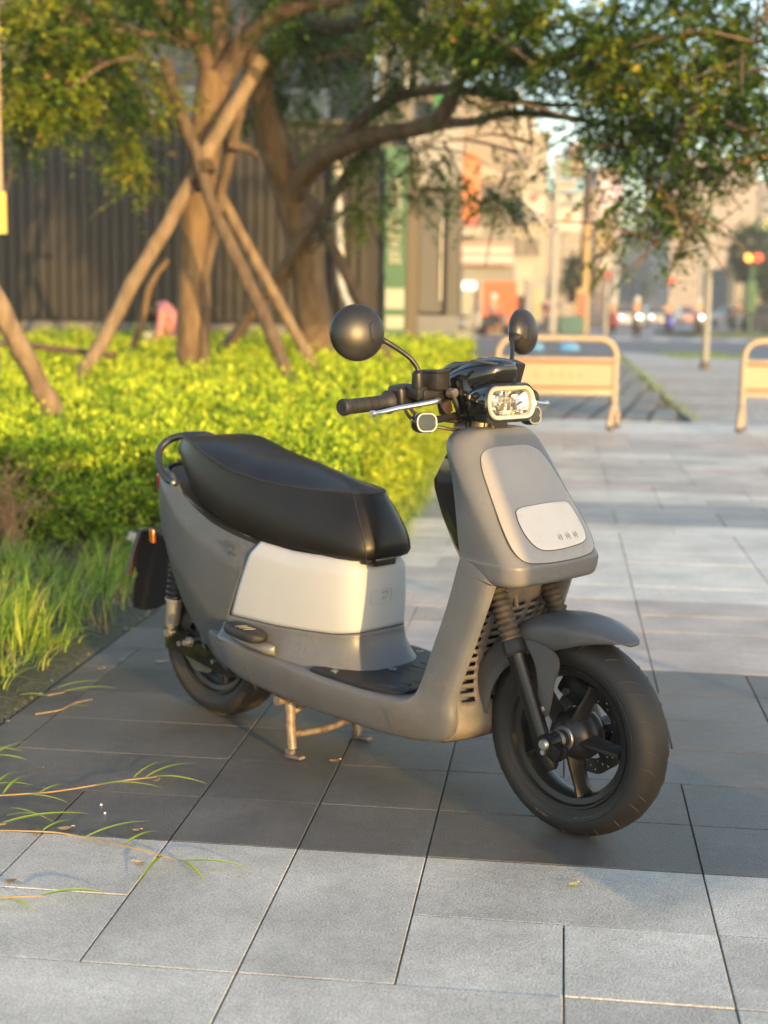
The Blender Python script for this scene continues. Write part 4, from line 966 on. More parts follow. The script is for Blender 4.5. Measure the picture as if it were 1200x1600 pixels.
# pale pebbles along the kerb edge
m = MB()
for i in range(70):
    b = rt.uniform(2.0, 6.4); a = -1.505 + rt.gauss(0, 0.012); r = rt.uniform(0.003, 0.008)
    c = P2(a, b, 0.004); m.lathe([(r * 0.6, -r * .5), (r, 0), (r * .6, r * .5)], Matrix.Translation(c), 5)
tag(m.build('gravel', mat('pale_pebbles', (0.15, 0.15, 0.14), 0.8, island=0.5)), kind='stuff')

# ------------------------------------------------------------------ leaves helper
def norm(v): return v / np.maximum(np.linalg.norm(v, axis=1, keepdims=True), 1e-9)
def leaf_mesh(name, pos, direc, upv, L, W, m, parent=None, fold=0.25):
    """one folded diamond per row"""
    d = norm(direc); s = norm(np.cross(d, upv)); n = np.cross(s, d)
    L = L[:, None]; W = W[:, None]
    v = np.empty((len(pos), 4, 3))
    v[:, 0] = pos; v[:, 1] = pos + d * L * 0.5 + s * W * 0.5 + n * W * fold
    v[:, 2] = pos + d * L; v[:, 3] = pos + d * L * 0.5 - s * W * 0.5 + n * W * fold
    N = len(pos); me = bpy.data.meshes.new(name)
    me.vertices.add(N * 4); me.vertices.foreach_set('co', v.reshape(-1))
    b = (np.arange(N) * 4)[:, None]; idx = np.concatenate([b, b + 1, b + 2, b, b + 2, b + 3], 1).reshape(-1).astype(np.int32)
    me.loops.add(N * 6); me.loops.foreach_set('vertex_index', idx)
    me.polygons.add(N * 2); me.polygons.foreach_set('loop_start', np.arange(0, N * 6, 3, dtype=np.int32))
    me.update(calc_edges=True); me.materials.append(m)
    o = bpy.data.objects.new(name, me); C.objects.link(o); o.parent = parent; return o

# ------------------------------------------------------------------ clipped hedge
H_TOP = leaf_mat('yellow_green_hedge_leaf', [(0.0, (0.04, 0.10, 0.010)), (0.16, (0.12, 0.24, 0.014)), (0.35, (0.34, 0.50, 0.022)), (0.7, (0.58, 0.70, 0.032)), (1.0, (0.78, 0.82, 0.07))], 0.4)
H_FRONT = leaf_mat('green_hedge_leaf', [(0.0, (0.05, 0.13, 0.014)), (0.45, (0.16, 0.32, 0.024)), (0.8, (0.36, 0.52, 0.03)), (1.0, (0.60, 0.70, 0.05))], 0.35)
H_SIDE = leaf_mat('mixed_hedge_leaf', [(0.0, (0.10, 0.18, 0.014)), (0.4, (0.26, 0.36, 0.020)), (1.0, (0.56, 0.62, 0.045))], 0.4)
hedge = tag(empty('hedge', P2(-2.5, 9, 0)), 'low clipped hedge with yellow-green leaves behind the scooter', 'hedge')
inv_h = Matrix.Translation(hedge.location).inverted()
def hz(b): return 0.53 + (b - 6.4) * 0.031
def bmp(a, b): return 0.030 * np.sin(a * 7.1 + 1.3 * np.sin(b * 3.3)) * np.sin(b * 5.7 + a) + 0.018 * np.sin(a * 19 + b * 13) + 0.014 * np.sin(b * 31 - a * 17)
m = MB()
R_ = []
for b in np.linspace(6.42, 15.2, 24):
    z = hz(b) - 0.10; R_.append([P2(-8, b, 0.0) - hedge.location, P2(-8, b, z) - hedge.location, P2(-1.06, b, z) - hedge.location, P2(-1.0, b, z - 0.08) - hedge.location, P2(-1.0, b, 0.0) - hedge.location])
m.rings(R_).build('hedge_core', mat('hedge_inner_twigs', (0.020, 0.022, 0.010), 0.9, var=0.4, scale=20), hedge, smooth=False)
cg, sg = math.cos(GX), math.sin(GX)
def w3(a, b, z): return np.stack([a * cg + b * sg - hedge.location.x, -a * sg + b * cg - hedge.location.y, z], 1)
def sprout(n_cl, place, k, spread, mt, name, l0, l1, up):
    """leaves in small rosettes"""
    base, nrm = place(n_cl)
    pos = np.repeat(base, k, 0) + rng.normal(0, spread, (n_cl * k, 3)); nr = np.repeat(nrm, k, 0)
    d = nr * 0.9 + rng.normal(0, 0.75, pos.shape); d[:, 2] += up
    L = rng.uniform(l0, l1, len(pos)); return leaf_mesh(name, pos, d, rng.normal(0, 1, pos.shape) + nr, L, L * rng.uniform(0.42, 0.6, len(pos)), mt, hedge)
def pl_front(n):
    a = rng.uniform(-4.6, -0.92, n); z = rng.uniform(0.02, 1, n) ** 0.8 * (hz(6.2) + 0.01)
    b = 6.20 + 0.06 * (z / 0.53 - 0.5) + bmp(a * 1.0, z * 2.2) * 2.2 + np.abs(rng.normal(0, 0.035, n)) + 0.30 * np.clip((a + 1.25) / 0.35, 0, 1) ** 2
    nr = np.tile([-sg * 1.0, -cg * 1.0, 0.35], (n, 1)); return w3(a, b, z), nr
def pl_top(b0, b1, a0):
    def f(n):
        b = rng.uniform(b0, b1, n); a = rng.uniform(a0, -0.93, n)
        z = hz(b) + bmp(a, b) * 1.5 - np.abs(rng.normal(0, 0.035, n)) - 0.05 * np.clip((a + 1.05) / 0.12, 0, 1) ** 2 - 0.05 * np.clip((6.28 - b) / 0.1, 0, 1)
        return w3(a, b, z), np.tile([0, 0, 1.0], (n, 1))
    return f
def pl_side(n):
    b = 6.8 + 8.4 * rng.uniform(0, 1, n) ** 1.3; z = rng.uniform(0.02, 1, n) ** 0.85 * (hz(b) + 0.01)
    a = -0.93 + bmp(b, z * 2.2) * 1.3 - 0.06 * (z / 0.6 - 0.5) - np.abs(rng.normal(0, 0.035, n))
    return w3(a, b, z), np.tile([cg, -sg, 0.35], (n, 1))
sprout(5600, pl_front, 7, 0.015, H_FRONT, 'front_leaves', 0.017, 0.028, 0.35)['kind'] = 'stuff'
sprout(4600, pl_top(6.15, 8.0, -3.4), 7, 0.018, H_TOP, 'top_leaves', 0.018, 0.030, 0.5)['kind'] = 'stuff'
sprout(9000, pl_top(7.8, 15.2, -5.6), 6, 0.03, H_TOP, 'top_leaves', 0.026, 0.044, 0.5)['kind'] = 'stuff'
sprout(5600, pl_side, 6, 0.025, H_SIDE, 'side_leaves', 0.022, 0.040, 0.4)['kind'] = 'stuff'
# young upright shoots standing proud
n = 700; b = rng.uniform(6.18, 12, n); a = rng.uniform(-3.6, -0.95, n); z = hz(b) + bmp(a, b)
pos = np.repeat(w3(a, b, z), 5, 0); pos[:, 2] += rng.uniform(0, 0.06, len(pos)); d = rng.normal(0, 0.6, pos.shape); d[:, 2] = 1
L = rng.uniform(0.02, 0.035, len(pos)); leaf_mesh('shoot_leaves', pos, d, rng.normal(0, 1, pos.shape), L, L * 0.5, H_TOP, hedge)['kind'] = 'stuff'
# woody stems seen in the gaps of the front
m = MB()
for i in range(90):
    a0 = rt.uniform(-3.6, -0.95); p = P2(a0, 6.46, 0.0); q = P2(a0 + rt.uniform(-0.15, 0.15), 6.28, rt.uniform(0.25, 0.45)); mid = p.lerp(q, 0.5) + Vector((rt.uniform(-.04, .04), 0, 0))
    m.tube([x - hedge.location for x in (p, mid, q)], [0.006, 0.004, 0.002], 5, smooth=2)
m.build('hedge_stem', mat('hedge_bark', (0.10, 0.065, 0.04), 0.85), hedge)['kind'] = 'stuff'

# dry twiggy shrub at the left end
tw = tag(empty('dry_shrub', P2(-2.50, 5.95, 0)), 'bare brown twiggy shrub poking out of the hedge at the left edge', 'shrub')
m = MB()
for i in range(46):
    p0 = Vector((rt.uniform(-0.10, 0.16), rt.uniform(-0.05, 0.1), 0.0)); h = rt.uniform(0.25, 0.50); dx = rt.gauss(0, 0.13)
    p1 = p0 + Vector((dx * 0.5, rt.gauss(0, 0.03), h * 0.6)); p2 = p0 + Vector((dx * 1.5, rt.gauss(0, 0.06) - 0.05, h)); m.tube([p0, p1, p2], [0.004, 0.0028, 0.001], 5, smooth=3)
    for k in range(3):
        s = p1.lerp(p2, rt.random()); m.tube([s, s + Vector((rt.gauss(0, .06), rt.gauss(0, .04), rt.uniform(-.02, .06)))], [0.0016, 0.0007], 4)
m.build('twigs', mat('dry_twig', (0.24, 0.14, 0.08), 0.85), tw)['kind'] = 'stuff'
mk = P2(-1.80, 6.02, 0)
tag(MB().box(mk + Vector((0, 0, 0.075)), (0.055, 0.05, 0.17), Matrix.Rotation(0.12, 3, 'Y'), 0.008).box(mk + Vector((-0.05, 0.0, 0.12)), (0.06, 0.04, 0.04), Matrix.Rotation(0.4, 3, 'Y'), 0.01).build('boundary_stone', stone_mat('pale_stone', (0.35, 0.34, 0.31), 0.8, scale=60)), 'small pale stone marker in the weeds at the foot of the hedge', 'marker')

# ------------------------------------------------------------------ grass
def blades(name, base, heading, height, lean, width, m, parent=None, seg=5, droop=0.9, kind='stuff'):
    N = len(base); V = np.empty((N, seg * 2 + 1, 3)); hd = np.stack([np.cos(heading), np.sin(heading), 0 * heading], 1); sd_ = np.stack([-np.sin(heading), np.cos(heading), 0 * heading], 1)
    for j in range(seg + 1):
        t = j / seg; out = lean * (t ** 1.8); zz = height * (t - droop * 0.45 * t ** 3 * (lean / np.maximum(height, 1e-3)))
        c = base + hd * out[:, None] + np.stack([0 * zz, 0 * zz, np.maximum(zz, 0.004 * t)], 1)
        wd = (width * (1 - t ** 1.6) * (0.55 + 0.9 * min(t, 0.3)))[:, None]
        if j < seg: V[:, 2 * j] = c - sd_ * wd; V[:, 2 * j + 1] = c + sd_ * wd
        else: V[:, 2 * j] = c
    me = bpy.data.meshes.new(name); M_ = seg * 2 + 1; me.vertices.add(N * M_); me.vertices.foreach_set('co', V.reshape(-1))
    fl = []; 
    for j in range(seg - 1): fl += [[2 * j, 2 * j + 1, 2 * j + 3], [2 * j, 2 * j + 3, 2 * j + 2]]
    fl += [[2 * seg - 2, 2 * seg - 1, 2 * seg]]; fl = np.array(fl)
    idx = ((np.arange(N) * M_)[:, None, None] + fl[None]).reshape(-1).astype(np.int32); nf = N * len(fl)
    me.loops.add(nf * 3); me.loops.foreach_set('vertex_index', idx); me.polygons.add(nf); me.polygons.foreach_set('loop_start', np.arange(0, nf * 3, 3, dtype=np.int32))
    me.update(calc_edges=True); me.materials.append(m); me.shade_smooth()
    o = bpy.data.objects.new(name, me); C.objects.link(o); o.parent = parent
    if kind: o['kind'] = kind
    return o
GR = leaf_mat('long_grass_blade', [(0.0, (0.09, 0.18, 0.025)), (0.4, (0.22, 0.36, 0.04)), (0.75, (0.42, 0.54, 0.08)), (0.92, (0.52, 0.56, 0.14)), (1.0, (0.45, 0.36, 0.14))], 0.4)
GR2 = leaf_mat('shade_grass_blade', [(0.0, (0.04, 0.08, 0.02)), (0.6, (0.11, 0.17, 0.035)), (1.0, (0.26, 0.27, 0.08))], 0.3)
def wp(a, b, z): return np.stack([a * cg + b * sg, -a * sg + b * cg, z], 1)
def clumps(nc, per, a0, a1, b0, b1):
    ca = rng.uniform(a0, a1, nc); cb = rng.uniform(b0, b1, nc); a = np.repeat(ca, per) + rng.normal(0, 0.025, nc * per); b = np.repeat(cb, per) + rng.normal(0, 0.025, nc * per)
    return a, b
a, b = clumps(80, 13, -2.30, -1.62, 3.7, 5.7); n = len(a); h = rng.uniform(0.10, 0.28, n)
blades('grass', wp(a, b, 0 * a + 0.01), rng.uniform(-2.4, 1.2, n), h, h * rng.uniform(0.15, 0.8, n), rng.uniform(0.003, 0.007, n), GR)
a, b = clumps(90, 12, -2.5, -1.50, 4.7, 6.0); n = len(a); h = rng.uniform(0.05, 0.18, n)
blades('grass', wp(a, b, 0 * a + 0.01), rng.uniform(-3, 3, n), h, h * rng.uniform(0.3, 1.2, n), rng.uniform(0.0015, 0.0035, n), GR2)
a, b = clumps(130, 18, -1.65, -0.95, 5.95, 6.6); n = len(a); h = rng.uniform(0.04, 0.17, n)
blades('grass', wp(a, b, 0 * a + 0.0), rng.uniform(-3, 3, n), h, h * rng.uniform(0.3, 1.6, n), rng.uniform(0.0015, 0.003, n), GR2)
a, b = clumps(80, 14, -2.1, -1.58, 3.1, 4.5); n = len(a); h = rng.uniform(0.04, 0.17, n)
blades('grass', wp(a, b, 0 * a + 0.01), rng.uniform(-1.5, 0.9, n), h, h * rng.uniform(0.4, 1.5, n), rng.uniform(0.0025, 0.006, n), GR)
a, b = clumps(14, 16, -1.86, -1.66, 2.5, 3.5); n = len(a); h = rng.uniform(0.05, 0.13, n)
blades('grass', wp(a, b, 0 * a + 0.01), rng.uniform(-0.8, 0.6, n), h, h * rng.uniform(0.6, 2.0, n), rng.uniform(0.0025, 0.006, n), GR)
a, b = clumps(9, 9, -2.1, -1.7, 4.2, 5.4); n = len(a); h = rng.uniform(0.26, 0.40, n)
blades('grass', wp(a, b, 0 * a + 0.01), rng.uniform(-1.6, 0.8, n), h, h * rng.uniform(0.4, 1.1, n), rng.uniform(0.003, 0.0055, n), GR)
M_dead = leaf_mat('dead_grass', [(0.0, (0.20, 0.12, 0.05)), (0.6, (0.38, 0.26, 0.12)), (1.0, (0.50, 0.40, 0.22))], 0.3)
a, b = clumps(60, 9, -2.2, -1.52, 3.1, 6.1); n = len(a); h = rng.uniform(0.04, 0.20, n)
blades('grass', wp(a, b, 0 * a + 0.01), rng.uniform(-3, 3, n), h, h * rng.uniform(0.5, 2.2, n), rng.uniform(0.0015, 0.004, n), M_dead)
# weeds along the hedge's right foot
n = 2600; bb = 6.6 + 8.0 * rng.uniform(0, 1, n) ** 1.5; aa = -0.86 + rng.normal(0, 0.05, n); h = rng.uniform(0.03, 0.16, n)
blades('grass', wp(aa, bb, 0 * aa), rng.uniform(-3, 3, n), h, h * rng.uniform(0.3, 1.2, n), rng.uniform(0.002, 0.006, n), GR)

# grass runners lying on the paving, each a stem with its own blades
M_run = mat('runner_stem', (0.30, 0.20, 0.09), 0.6)
M_blade = leaf_mat('runner_blade', [(0.0, (0.16, 0.25, 0.03)), (0.6, (0.33, 0.42, 0.06)), (1.0, (0.50, 0.50, 0.12))], 0.3)
def z8(x, y): return (x / 2, 1040 + y / 2)
def runner(label, stem, bls, lift=0.014):
    t = tag(empty('grass_runner', G(*z8(*stem[0]))), label, 'grass runner', 'grass runners sprawling onto the paving'); o = t.location
    pts = [G(*z8(*q), lift + 0.006 * math.sin(i * 1.7)) - o for i, q in enumerate(stem)]
    if len(pts) > 1: MB().tube(pts, [0.0017] * (len(pts) - 1) + [0.0008], 6, smooth=5).build('runner_stem', M_run, t)
    for (p, q, w_) in bls:
        A = G(*z8(*p), lift) - o; B = G(*z8(*q), 0.006) - o; mid = A.lerp(B, 0.5) + Vector((0, 0, 0.011 * (B - A).length / 0.1)) + Vector((rt.uniform(-.004, .004), rt.uniform(-.004, .008), 0))
        d = (B - A).normalized(); s = d.cross(Vector((0, 0, 1))).normalized(); m = MB(); R_ = []
        for j in range(11):
            u = j / 10; c = A * (1 - u) ** 2 + mid * 2 * u * (1 - u) + B * u * u; ww = 1.45 * w_ * (math.sin(PI * min(1, u * 0.92 + 0.08)) ** 0.7) * (1 - 0.5 * u) + 0.0003
            R_.append([c - s * ww + Vector((0, 0, ww * 0.5)), c, c + s * ww + Vector((0, 0, ww * 0.5))])
        m.rings(R_, (False, False), closed=False).build('grass_blade', M_blade, t)
runner('long grass runner ending in three splayed blades beside the dark tiles', [(-30, 408), (60, 402), (150, 396), (260, 380), (340, 366), (420, 355), (490, 348)], [((415, 355), (522, 298), .0028), ((455, 350), (612, 306), .0032), ((480, 348), (648, 370), .0036), ((300, 374), (508, 382), .0030), ((120, 400), (216, 370), .003), ((60, 404), (212, 428), .0026), ((10, 402), (92, 342), .0036)])
runner('longest grass runner reaching from the dark tiles onto the pale tiles', [(-30, 514), (80, 517), (180, 522), (270, 538), (360, 556), (440, 575), (520, 597), (582, 612)], [((268, 537), (470, 486), .0038), ((388, 560), (497, 517), .0036), ((575, 612), (795, 636), .0036), ((570, 612), (636, 668), .0036), ((508, 594), (430, 680), .0034), ((130, 520), (232, 482), .0034)])
runner('broad single grass blade lying just above the pale tile edge', [(-30, 502), (20, 494)], [((-10, 500), (285, 463), .0050), ((20, 470), (150, 468), .0026), ((30, 445), (170, 490), .0022)])
runner('grass blade lying alone near the bottom left corner', [(-30, 726), (60, 722), (140, 720)], [((130, 720), (340, 712), .0046), ((-20, 735), (120, 752), .0022), ((20, 726), (110, 770), .0018)])
runner('fan of short grass blades at the left edge above the runners', [(-30, 290), (0, 280)], [((-30, 290), (90, 238), .0036), ((-30, 262), (70, 268), .0034), ((-20, 282), (86, 296), .003), ((-30, 375), (110, 376), .003), ((-20, 380), (60, 330), .003)])
runner('dry pinkish grass stem lying across the joint near the kerb', [(110, 152), (190, 138), (230, 118), (290, 105)], [((200, 130), (285, 128), .0014)])
runner('pair of grass blades stretching over the kerb towards the rear wheel', [(150, 92), (200, 84)], [((190, 86), (372, 72), .0036), ((180, 70), (330, 50), .003), ((60, 92), (165, 98), .0034)])

# fallen leaves, each its own
M_fl = mat('dry_tan_leaf', (0.50, 0.34, 0.16), 0.6, var=0.25, scale=60)
M_fy = mat('yellow_leaf', (0.75, 0.62, 0.14), 0.5, var=0.1, scale=60)
M_fb = mat('brown_leaf', (0.30, 0.14, 0.05), 0.65, var=0.25, scale=60)
def fleaf(px, py, sz, rz, mt, label):
    c = G(px, py, 0.004); m = MB(); R_ = []
    for j in range(7):
        u = j / 6; w_ = sz * 0.36 * math.sin(PI * (0.06 + 0.90 * u)) ** 0.8; x = sz * (u - 0.5); zc = 0.10 * sz * (2 * u - 1) ** 2
        R_.append([Vector((x, -w_, zc + w_ * 0.15)), Vector((x, 0, zc)), Vector((x, w_, zc + w_ * 0.1))])
    m.rings(R_, (False, False), closed=False)
    m.tube([(sz * 0.48, 0, sz * 0.2), (sz * 0.75, 0.002, sz * 0.12)], 0.0008, 5)
    o = m.build('fallen_leaf', mt, loc=c); o.rotation_euler = (0, 0, rz)
    tag(o, label, 'fallen leaf', 'fallen leaves on the paving')
for q in ((101, 1295, .030, .3, M_fl, 'tan fallen leaf beside the brown one on the pale tile edge at left'), (56, 1301, .020, 1.2, M_fb, 'brown fallen leaf hooked on the runner stem at the left'), (17, 1376, .022, .1, M_fb, 'brown fallen leaf in the far lower left on a pale tile'),
          (218, 1348, .024, 2.8, M_fl, 'tan fallen leaf lying beside the long joint of pale tiles'), (213, 1297, .018, .2, M_fl, 'small tan fallen leaf between two grass runners on the dark tiles'), (244, 1220, .016, .6, M_fl, 'small pale leaf caught at the tip of the upper runner'),
          (522, 1189, .026, .2, M_fl, 'tan fallen leaf to the right of the stand foot'), (157, 1045, .020, .2, M_fl, 'pale fallen leaf on the paving near the tall grass'), (896, 1382, .020, .5, M_fy, 'yellow fallen leaf alone on the pale tile in front of the front wheel'),
          (251, 1034, .032, .1, M_fl, 'pale fallen leaf behind the rear wheel'), (190, 1031, .014, .8, M_fl, 'tiny whitish leaf on the joint by the weeds'), (106, 1080, .018, 1.0, M_fb, 'curled brown leaf by the kerb on the dark tiles'),
          (62, 1200, .014, .3, M_fb, 'tiny reddish leaf on the dark tile near the left edge'), (300, 985, .03, .2, M_fl, 'tan leaf among the weeds behind the rear wheel')): fleaf(*q)
for (x, y, s_) in ((158, 1258, 'upper of the two white chips on the dark tile'), (164, 1271, 'lower of the two white chips on the dark tile')):
    c = G(x, y, 0.002); tag(MB().lathe([(0.002, -0.001), (0.0035, 0.001), (0.002, 0.003)], Matrix.Translation(c), 7).build('stone_chip', mat('white_chip', (0.8, 0.8, 0.78), 0.7)), s_, 'stone chip', 'white stone chips')
rcl = random.Random(9)
cn = 0
m_ = [MB(), MB()]
for i in range(46):
    c = P2(rcl.uniform(-1.48, -1.0) if rcl.random() < .6 else rcl.uniform(-1.4, 0.4), rcl.uniform(4.6, 6.6), 0.003); r = rcl.uniform(0.006, 0.014)
    m_[i % 2].add([c + Vector((-r, 0, 0.002)), c + Vector((0, -r * .5, 0)), c + Vector((r, 0, 0.004)), c + Vector((0, r * .5, 0.003))], [(0, 1, 2, 3)])
tag(m_[0].build('leaf_litter', M_fl, smooth=False), kind='stuff'); tag(m_[1].build('leaf_litter', M_fb, smooth=False), kind='stuff')
# ------------------------------------------------------------------ dark metal fence on its plinth
M_fence = mat('dark_bronze_cladding', (0.024, 0.0225, 0.0205), 0.5, var=0.12, scale=3, stretch=(6, 6, 0.4))
M_fence2 = mat('dark_bronze_backing', (0.016, 0.0155, 0.015), 0.6)
M_conc = stone_mat('grey_concrete', (0.11, 0.108, 0.105), 0.85, scale=40)
FY = 15.6
fl_, fr_ = AT(-90, 300, FY).x, AT(590, 300, FY).x
fence = tag(empty('metal_fence', ((fl_ + fr_) / 2, FY, 0)), 'dark bronze fence of narrow vertical slats on a concrete plinth behind the trees', 'fence')
z_p, z_t = 0.93, 3.05
MB().box((0, 0.06, z_p / 2), (fr_ - fl_, 0.22, z_p), None, 0.01).build('plinth', M_conc, fence)
MB().box((0, 0.05, (z_p + z_t) / 2), (fr_ - fl_, 0.03, z_t - z_p)).build('backing_sheet', M_fence2, fence)
n_s = int((fr_ - fl_) / 0.112); me0 = None
for i in range(n_s):
    x = -(fr_ - fl_) / 2 + 0.06 + i * 0.112
    if me0 is None:
        o = MB().box((0, 0, 0), (0.094, 0.016, z_t - z_p - 0.06), None, 0.006, 1).build('slat', M_fence, fence); me0 = o.data
    else: o = bpy.data.objects.new('slat', me0); C.objects.link(o); o.parent = fence
    o.location = (x, 0.008, (z_p + z_t) / 2)
MB().box((0, 0.03, z_t + 0.03), (fr_ - fl_, 0.12, 0.06), None, 0.008).build('top_rail', M_fence, fence)
MB().box((0, 0.0, z_p + 0.012), (fr_ - fl_, 0.09, 0.024), None, 0.004).build('bottom_rail', M_fence2, fence)
# rain pipe in front of the fence
pp_ = [AT(527, 235, 15.4), AT(530, 350, 15.4), AT(532, 440, 15.4), AT(538, 462, 15.38), AT(552, 490, 15.3), AT(552, 560, 15.3)]
rp_ = tag(empty('rain_pipe', pp_[-1]), 'pale grey rain pipe with an elbow running down in front of the fence', 'pipe'); rp_.location.z = 0
MB().tube([q - rp_.location for q in pp_], 0.040, 12).build('pipe', mat('grey_pvc', (0.33, 0.34, 0.36), 0.5), rp_)
for q in (AT(527, 262, 15.4), AT(531, 400, 15.4)):
    MB().tube([q - rp_.location + Vector((0, 0, -0.06)), q - rp_.location + Vector((0, 0, 0.06))], 0.048, 12).build('pipe_socket', mat('pale_pvc', (0.55, 0.50, 0.44), 0.5), rp_)
# ------------------------------------------------------------------ generic building helper
M_glass = mat('dark_window_glass', (0.05, 0.06, 0.07), 0.12, spec=0.8)
M_frame = mat('window_frame_white', (0.5, 0.5, 0.48), 0.5)
def building(name, label, x0, x1, Y, top, wallm, depth=10.0, wins=(), zb=0.0, roof=True, win_m=None, extra=None):
    """x0,x1: world x of the front face; wins: (u0,u1,v0,v1) in metres from the lower left corner"""
    t = tag(empty(name, ((x0 + x1) / 2, Y, zb)), label, 'building'); W = x1 - x0
    MB().box((0, depth / 2, top / 2), (W, depth, top)).build('wall', wallm, t, smooth=False)
    if roof: MB().box((0, depth / 2, top + 0.15), (W + 0.3, depth + 0.3, 0.3)).build('parapet', wallm, t, smooth=False)
    for (u0, u1, v0, v1) in wins:
        f = MB().box(((u0 + u1) / 2 - W / 2, -0.03, (v0 + v1) / 2), (u1 - u0, 0.10, v1 - v0), None, 0.01, 1).build('window', M_frame, t, smooth=False)
        MB().box(((u0 + u1) / 2 - W / 2, -0.07, (v0 + v1) / 2), (u1 - u0 - 0.12, 0.05, v1 - v0 - 0.12)).build('pane', win_m or M_glass, f, smooth=False)
    return t
def wgrid(W, H, nx, ny, u0=0.4, v0=1.0, fw=0.6, fh=0.5):
    cw, ch = (W - 2 * u0) / nx, (H - v0) / ny
    return [(u0 + cw * (i + 0.5 - fw / 2), u0 + cw * (i + 0.5 + fw / 2), v0 + ch * (j + 0.5 - fh / 2), v0 + ch * (j + 0.5 + fh / 2)) for i in range(nx) for j in range(ny)]
# block behind the fence
M_bw = stone_mat('dull_grey_render', (0.15, 0.15, 0.135), 0.8, bump=0, scale=6)
bx0, bx1 = AT(-700, 0, 26).x, AT(585, 0, 26).x
b_ = building('office_block', 'grey rendered building above the fence behind the tree crowns', bx0, bx1, 26, 15, M_bw, 6, wgrid(bx1 - bx0, 15, 7, 4, v0=2.5, fw=0.62, fh=0.55))
# corner building on the right of the fence
CY = 16.6
cx0, cx1 = AT(588, 300, CY).x, AT(721, 300, CY).x; W = cx1 - cx0
cb = tag(empty('corner_shop', ((cx0 + cx1) / 2, CY, 0)), 'grey corner building with green vertical shop sign and glazed front', 'building')
M_gpan = stone_mat('grey_metal_panel', (0.13, 0.13, 0.135), 0.5, bump=0, scale=4); M_brn = mat('taupe_pillar', (0.095, 0.082, 0.068), 0.5); M_blu = mat('blue_grey_panel', (0.13, 0.145, 0.17), 0.5); M_grn = mat('green_sign_face', (0.05, 0.135, 0.09), 0.5); M_wht = mat('white_sign_marks', (0.36, 0.38, 0.36), 0.6)
def cX(px): return AT(px, 300, CY).x - cb.location.x
def cZ(py): return AT(650, py, CY).z
def cbox(name, px0, px1, py0, py1, m, d0, d1, parent=None, b=0.004):
    return MB().box(((cX(px0) + cX(px1)) / 2, (d0 + d1) / 2, (cZ(py0) + cZ(py1)) / 2), (cX(px1) - cX(px0), d1 - d0, abs(cZ(py0) - cZ(py1))), None, b, 1).build(name, m, parent or cb, smooth=False)
MB().box((0, 4.2, 4.4), (W, 8.0, 8.8)).build('wall', M_gpan, cb, smooth=False)
cbox('wall_panel', 588, 602, -400, 560, M_gpan, 0.0, 0.2)
cbox('pillar', 637, 656, 250, 560, M_brn, -0.10, 0.2)
cbox('base_panel', 656, 721, 492, 575, M_blu, -0.06, 0.2)
cbox('glass_panel', 657, 716, 300, 488, mat('smooth_grey_cladding', (0.085, 0.09, 0.098), 0.4, spec=0.5), 0.02, 0.12)
cbox('pillar', 700, 721, 292, 492, mat('dark_grey_pillar', (0.07, 0.072, 0.075), 0.5), -0.06, 0.2)
cbox('door_handle', 690, 693, 340, 470, M_frame, -0.01, 0.02)
cbox('fascia', 637, 721, 200, 292, mat('pale_grey_fascia', (0.26, 0.27, 0.285), 0.5), -0.08, 0.18)
cbox('green_fascia_sign', 676, 703, 148, 192, mat('bright_green_sign', (0.02, 0.17, 0.05), 0.4), -0.2, -0.1)
cbox('door_sticker', 688, 692, 430, 437, mat('red_sticker', (0.5, 0.03, 0.03), 0.5), 0.05, 0.075)
for j in range(5):
    f = cbox('window', 606 + 0, 634, -330 + 100 * j, -262 + 100 * j, M_frame, -0.04, 0.15); cbox('pane', 608, 632, -326 + 100 * j, -266 + 100 * j, M_glass, -0.06, -0.045, f)
    f = cbox('window', 650, 708, -330 + 100 * j, -262 + 100 * j, M_frame, -0.04, 0.15); cbox('pane', 653, 705, -326 + 100 * j, -266 + 100 * j, M_glass, -0.06, -0.045, f)
sg_ = cbox('vertical_sign', 602, 636, 232, 548, M_grn, -0.16, 0.0)
rr2 = random.Random(3)
for (y0, y1, nn_) in ((282, 305, 4), (309, 332, 4), (338, 362, 4), (366, 388, 4), (392, 414, 3)):
    for k in range(nn_):
        yy = y0 + (y1 - y0) * (k + 0.2) / nn_; x0_ = 606 + rr2.uniform(0, 3); cbox('sign_stroke', x0_, 629 - rr2.uniform(0, 4), yy, yy + 3.2, M_wht, -0.175, -0.165, sg_)
    cbox('sign_stroke', 612, 615, y0, y1, M_wht, -0.175, -0.165, sg_); cbox('sign_stroke', 622, 625, y0 + 3, y1, M_wht, -0.175, -0.165, sg_)
cbox('sign_band', 604, 634, 428, 440, M_grn, -0.175, -0.163, sg_)
cbox('sign_plate', 604, 634, 452, 483, M_wht, -0.175, -0.165, sg_); cbox('sign_plate', 605, 634, 494, 514, M_wht, -0.175, -0.165, sg_)
# hanging strip at the left edge
hs_ = tag(empty('hanging_banner', AT(0, 365, 8.9)), 'narrow banner, cream above and yellow below, hanging at the left edge', 'banner')
a_, b2 = AT(-14, 235, 8.9), AT(10, 365, 8.9); zmid = AT(0, 300, 8.9).z
MB().box((0, 0, (zmid - hs_.location.z) / 2), (0.085, 0.02, zmid - hs_.location.z)).build('yellow_panel', mat('yellow_banner', (0.50, 0.40, 0.10), 0.6), hs_, smooth=False)
MB().box((-0.02, 0.003, (zmid - hs_.location.z) + 0.9), (0.085, 0.02, 1.8)).build('cream_panel', mat('cream_banner', (0.30, 0.24, 0.18), 0.6), hs_, smooth=False)
MB().tube([(-0.06, 0.04, -3.0 if False else -(hs_.location.z)), (-0.06, 0.04, 3.0)], 0.03, 8).build('banner_pole', M_conc, hs_)

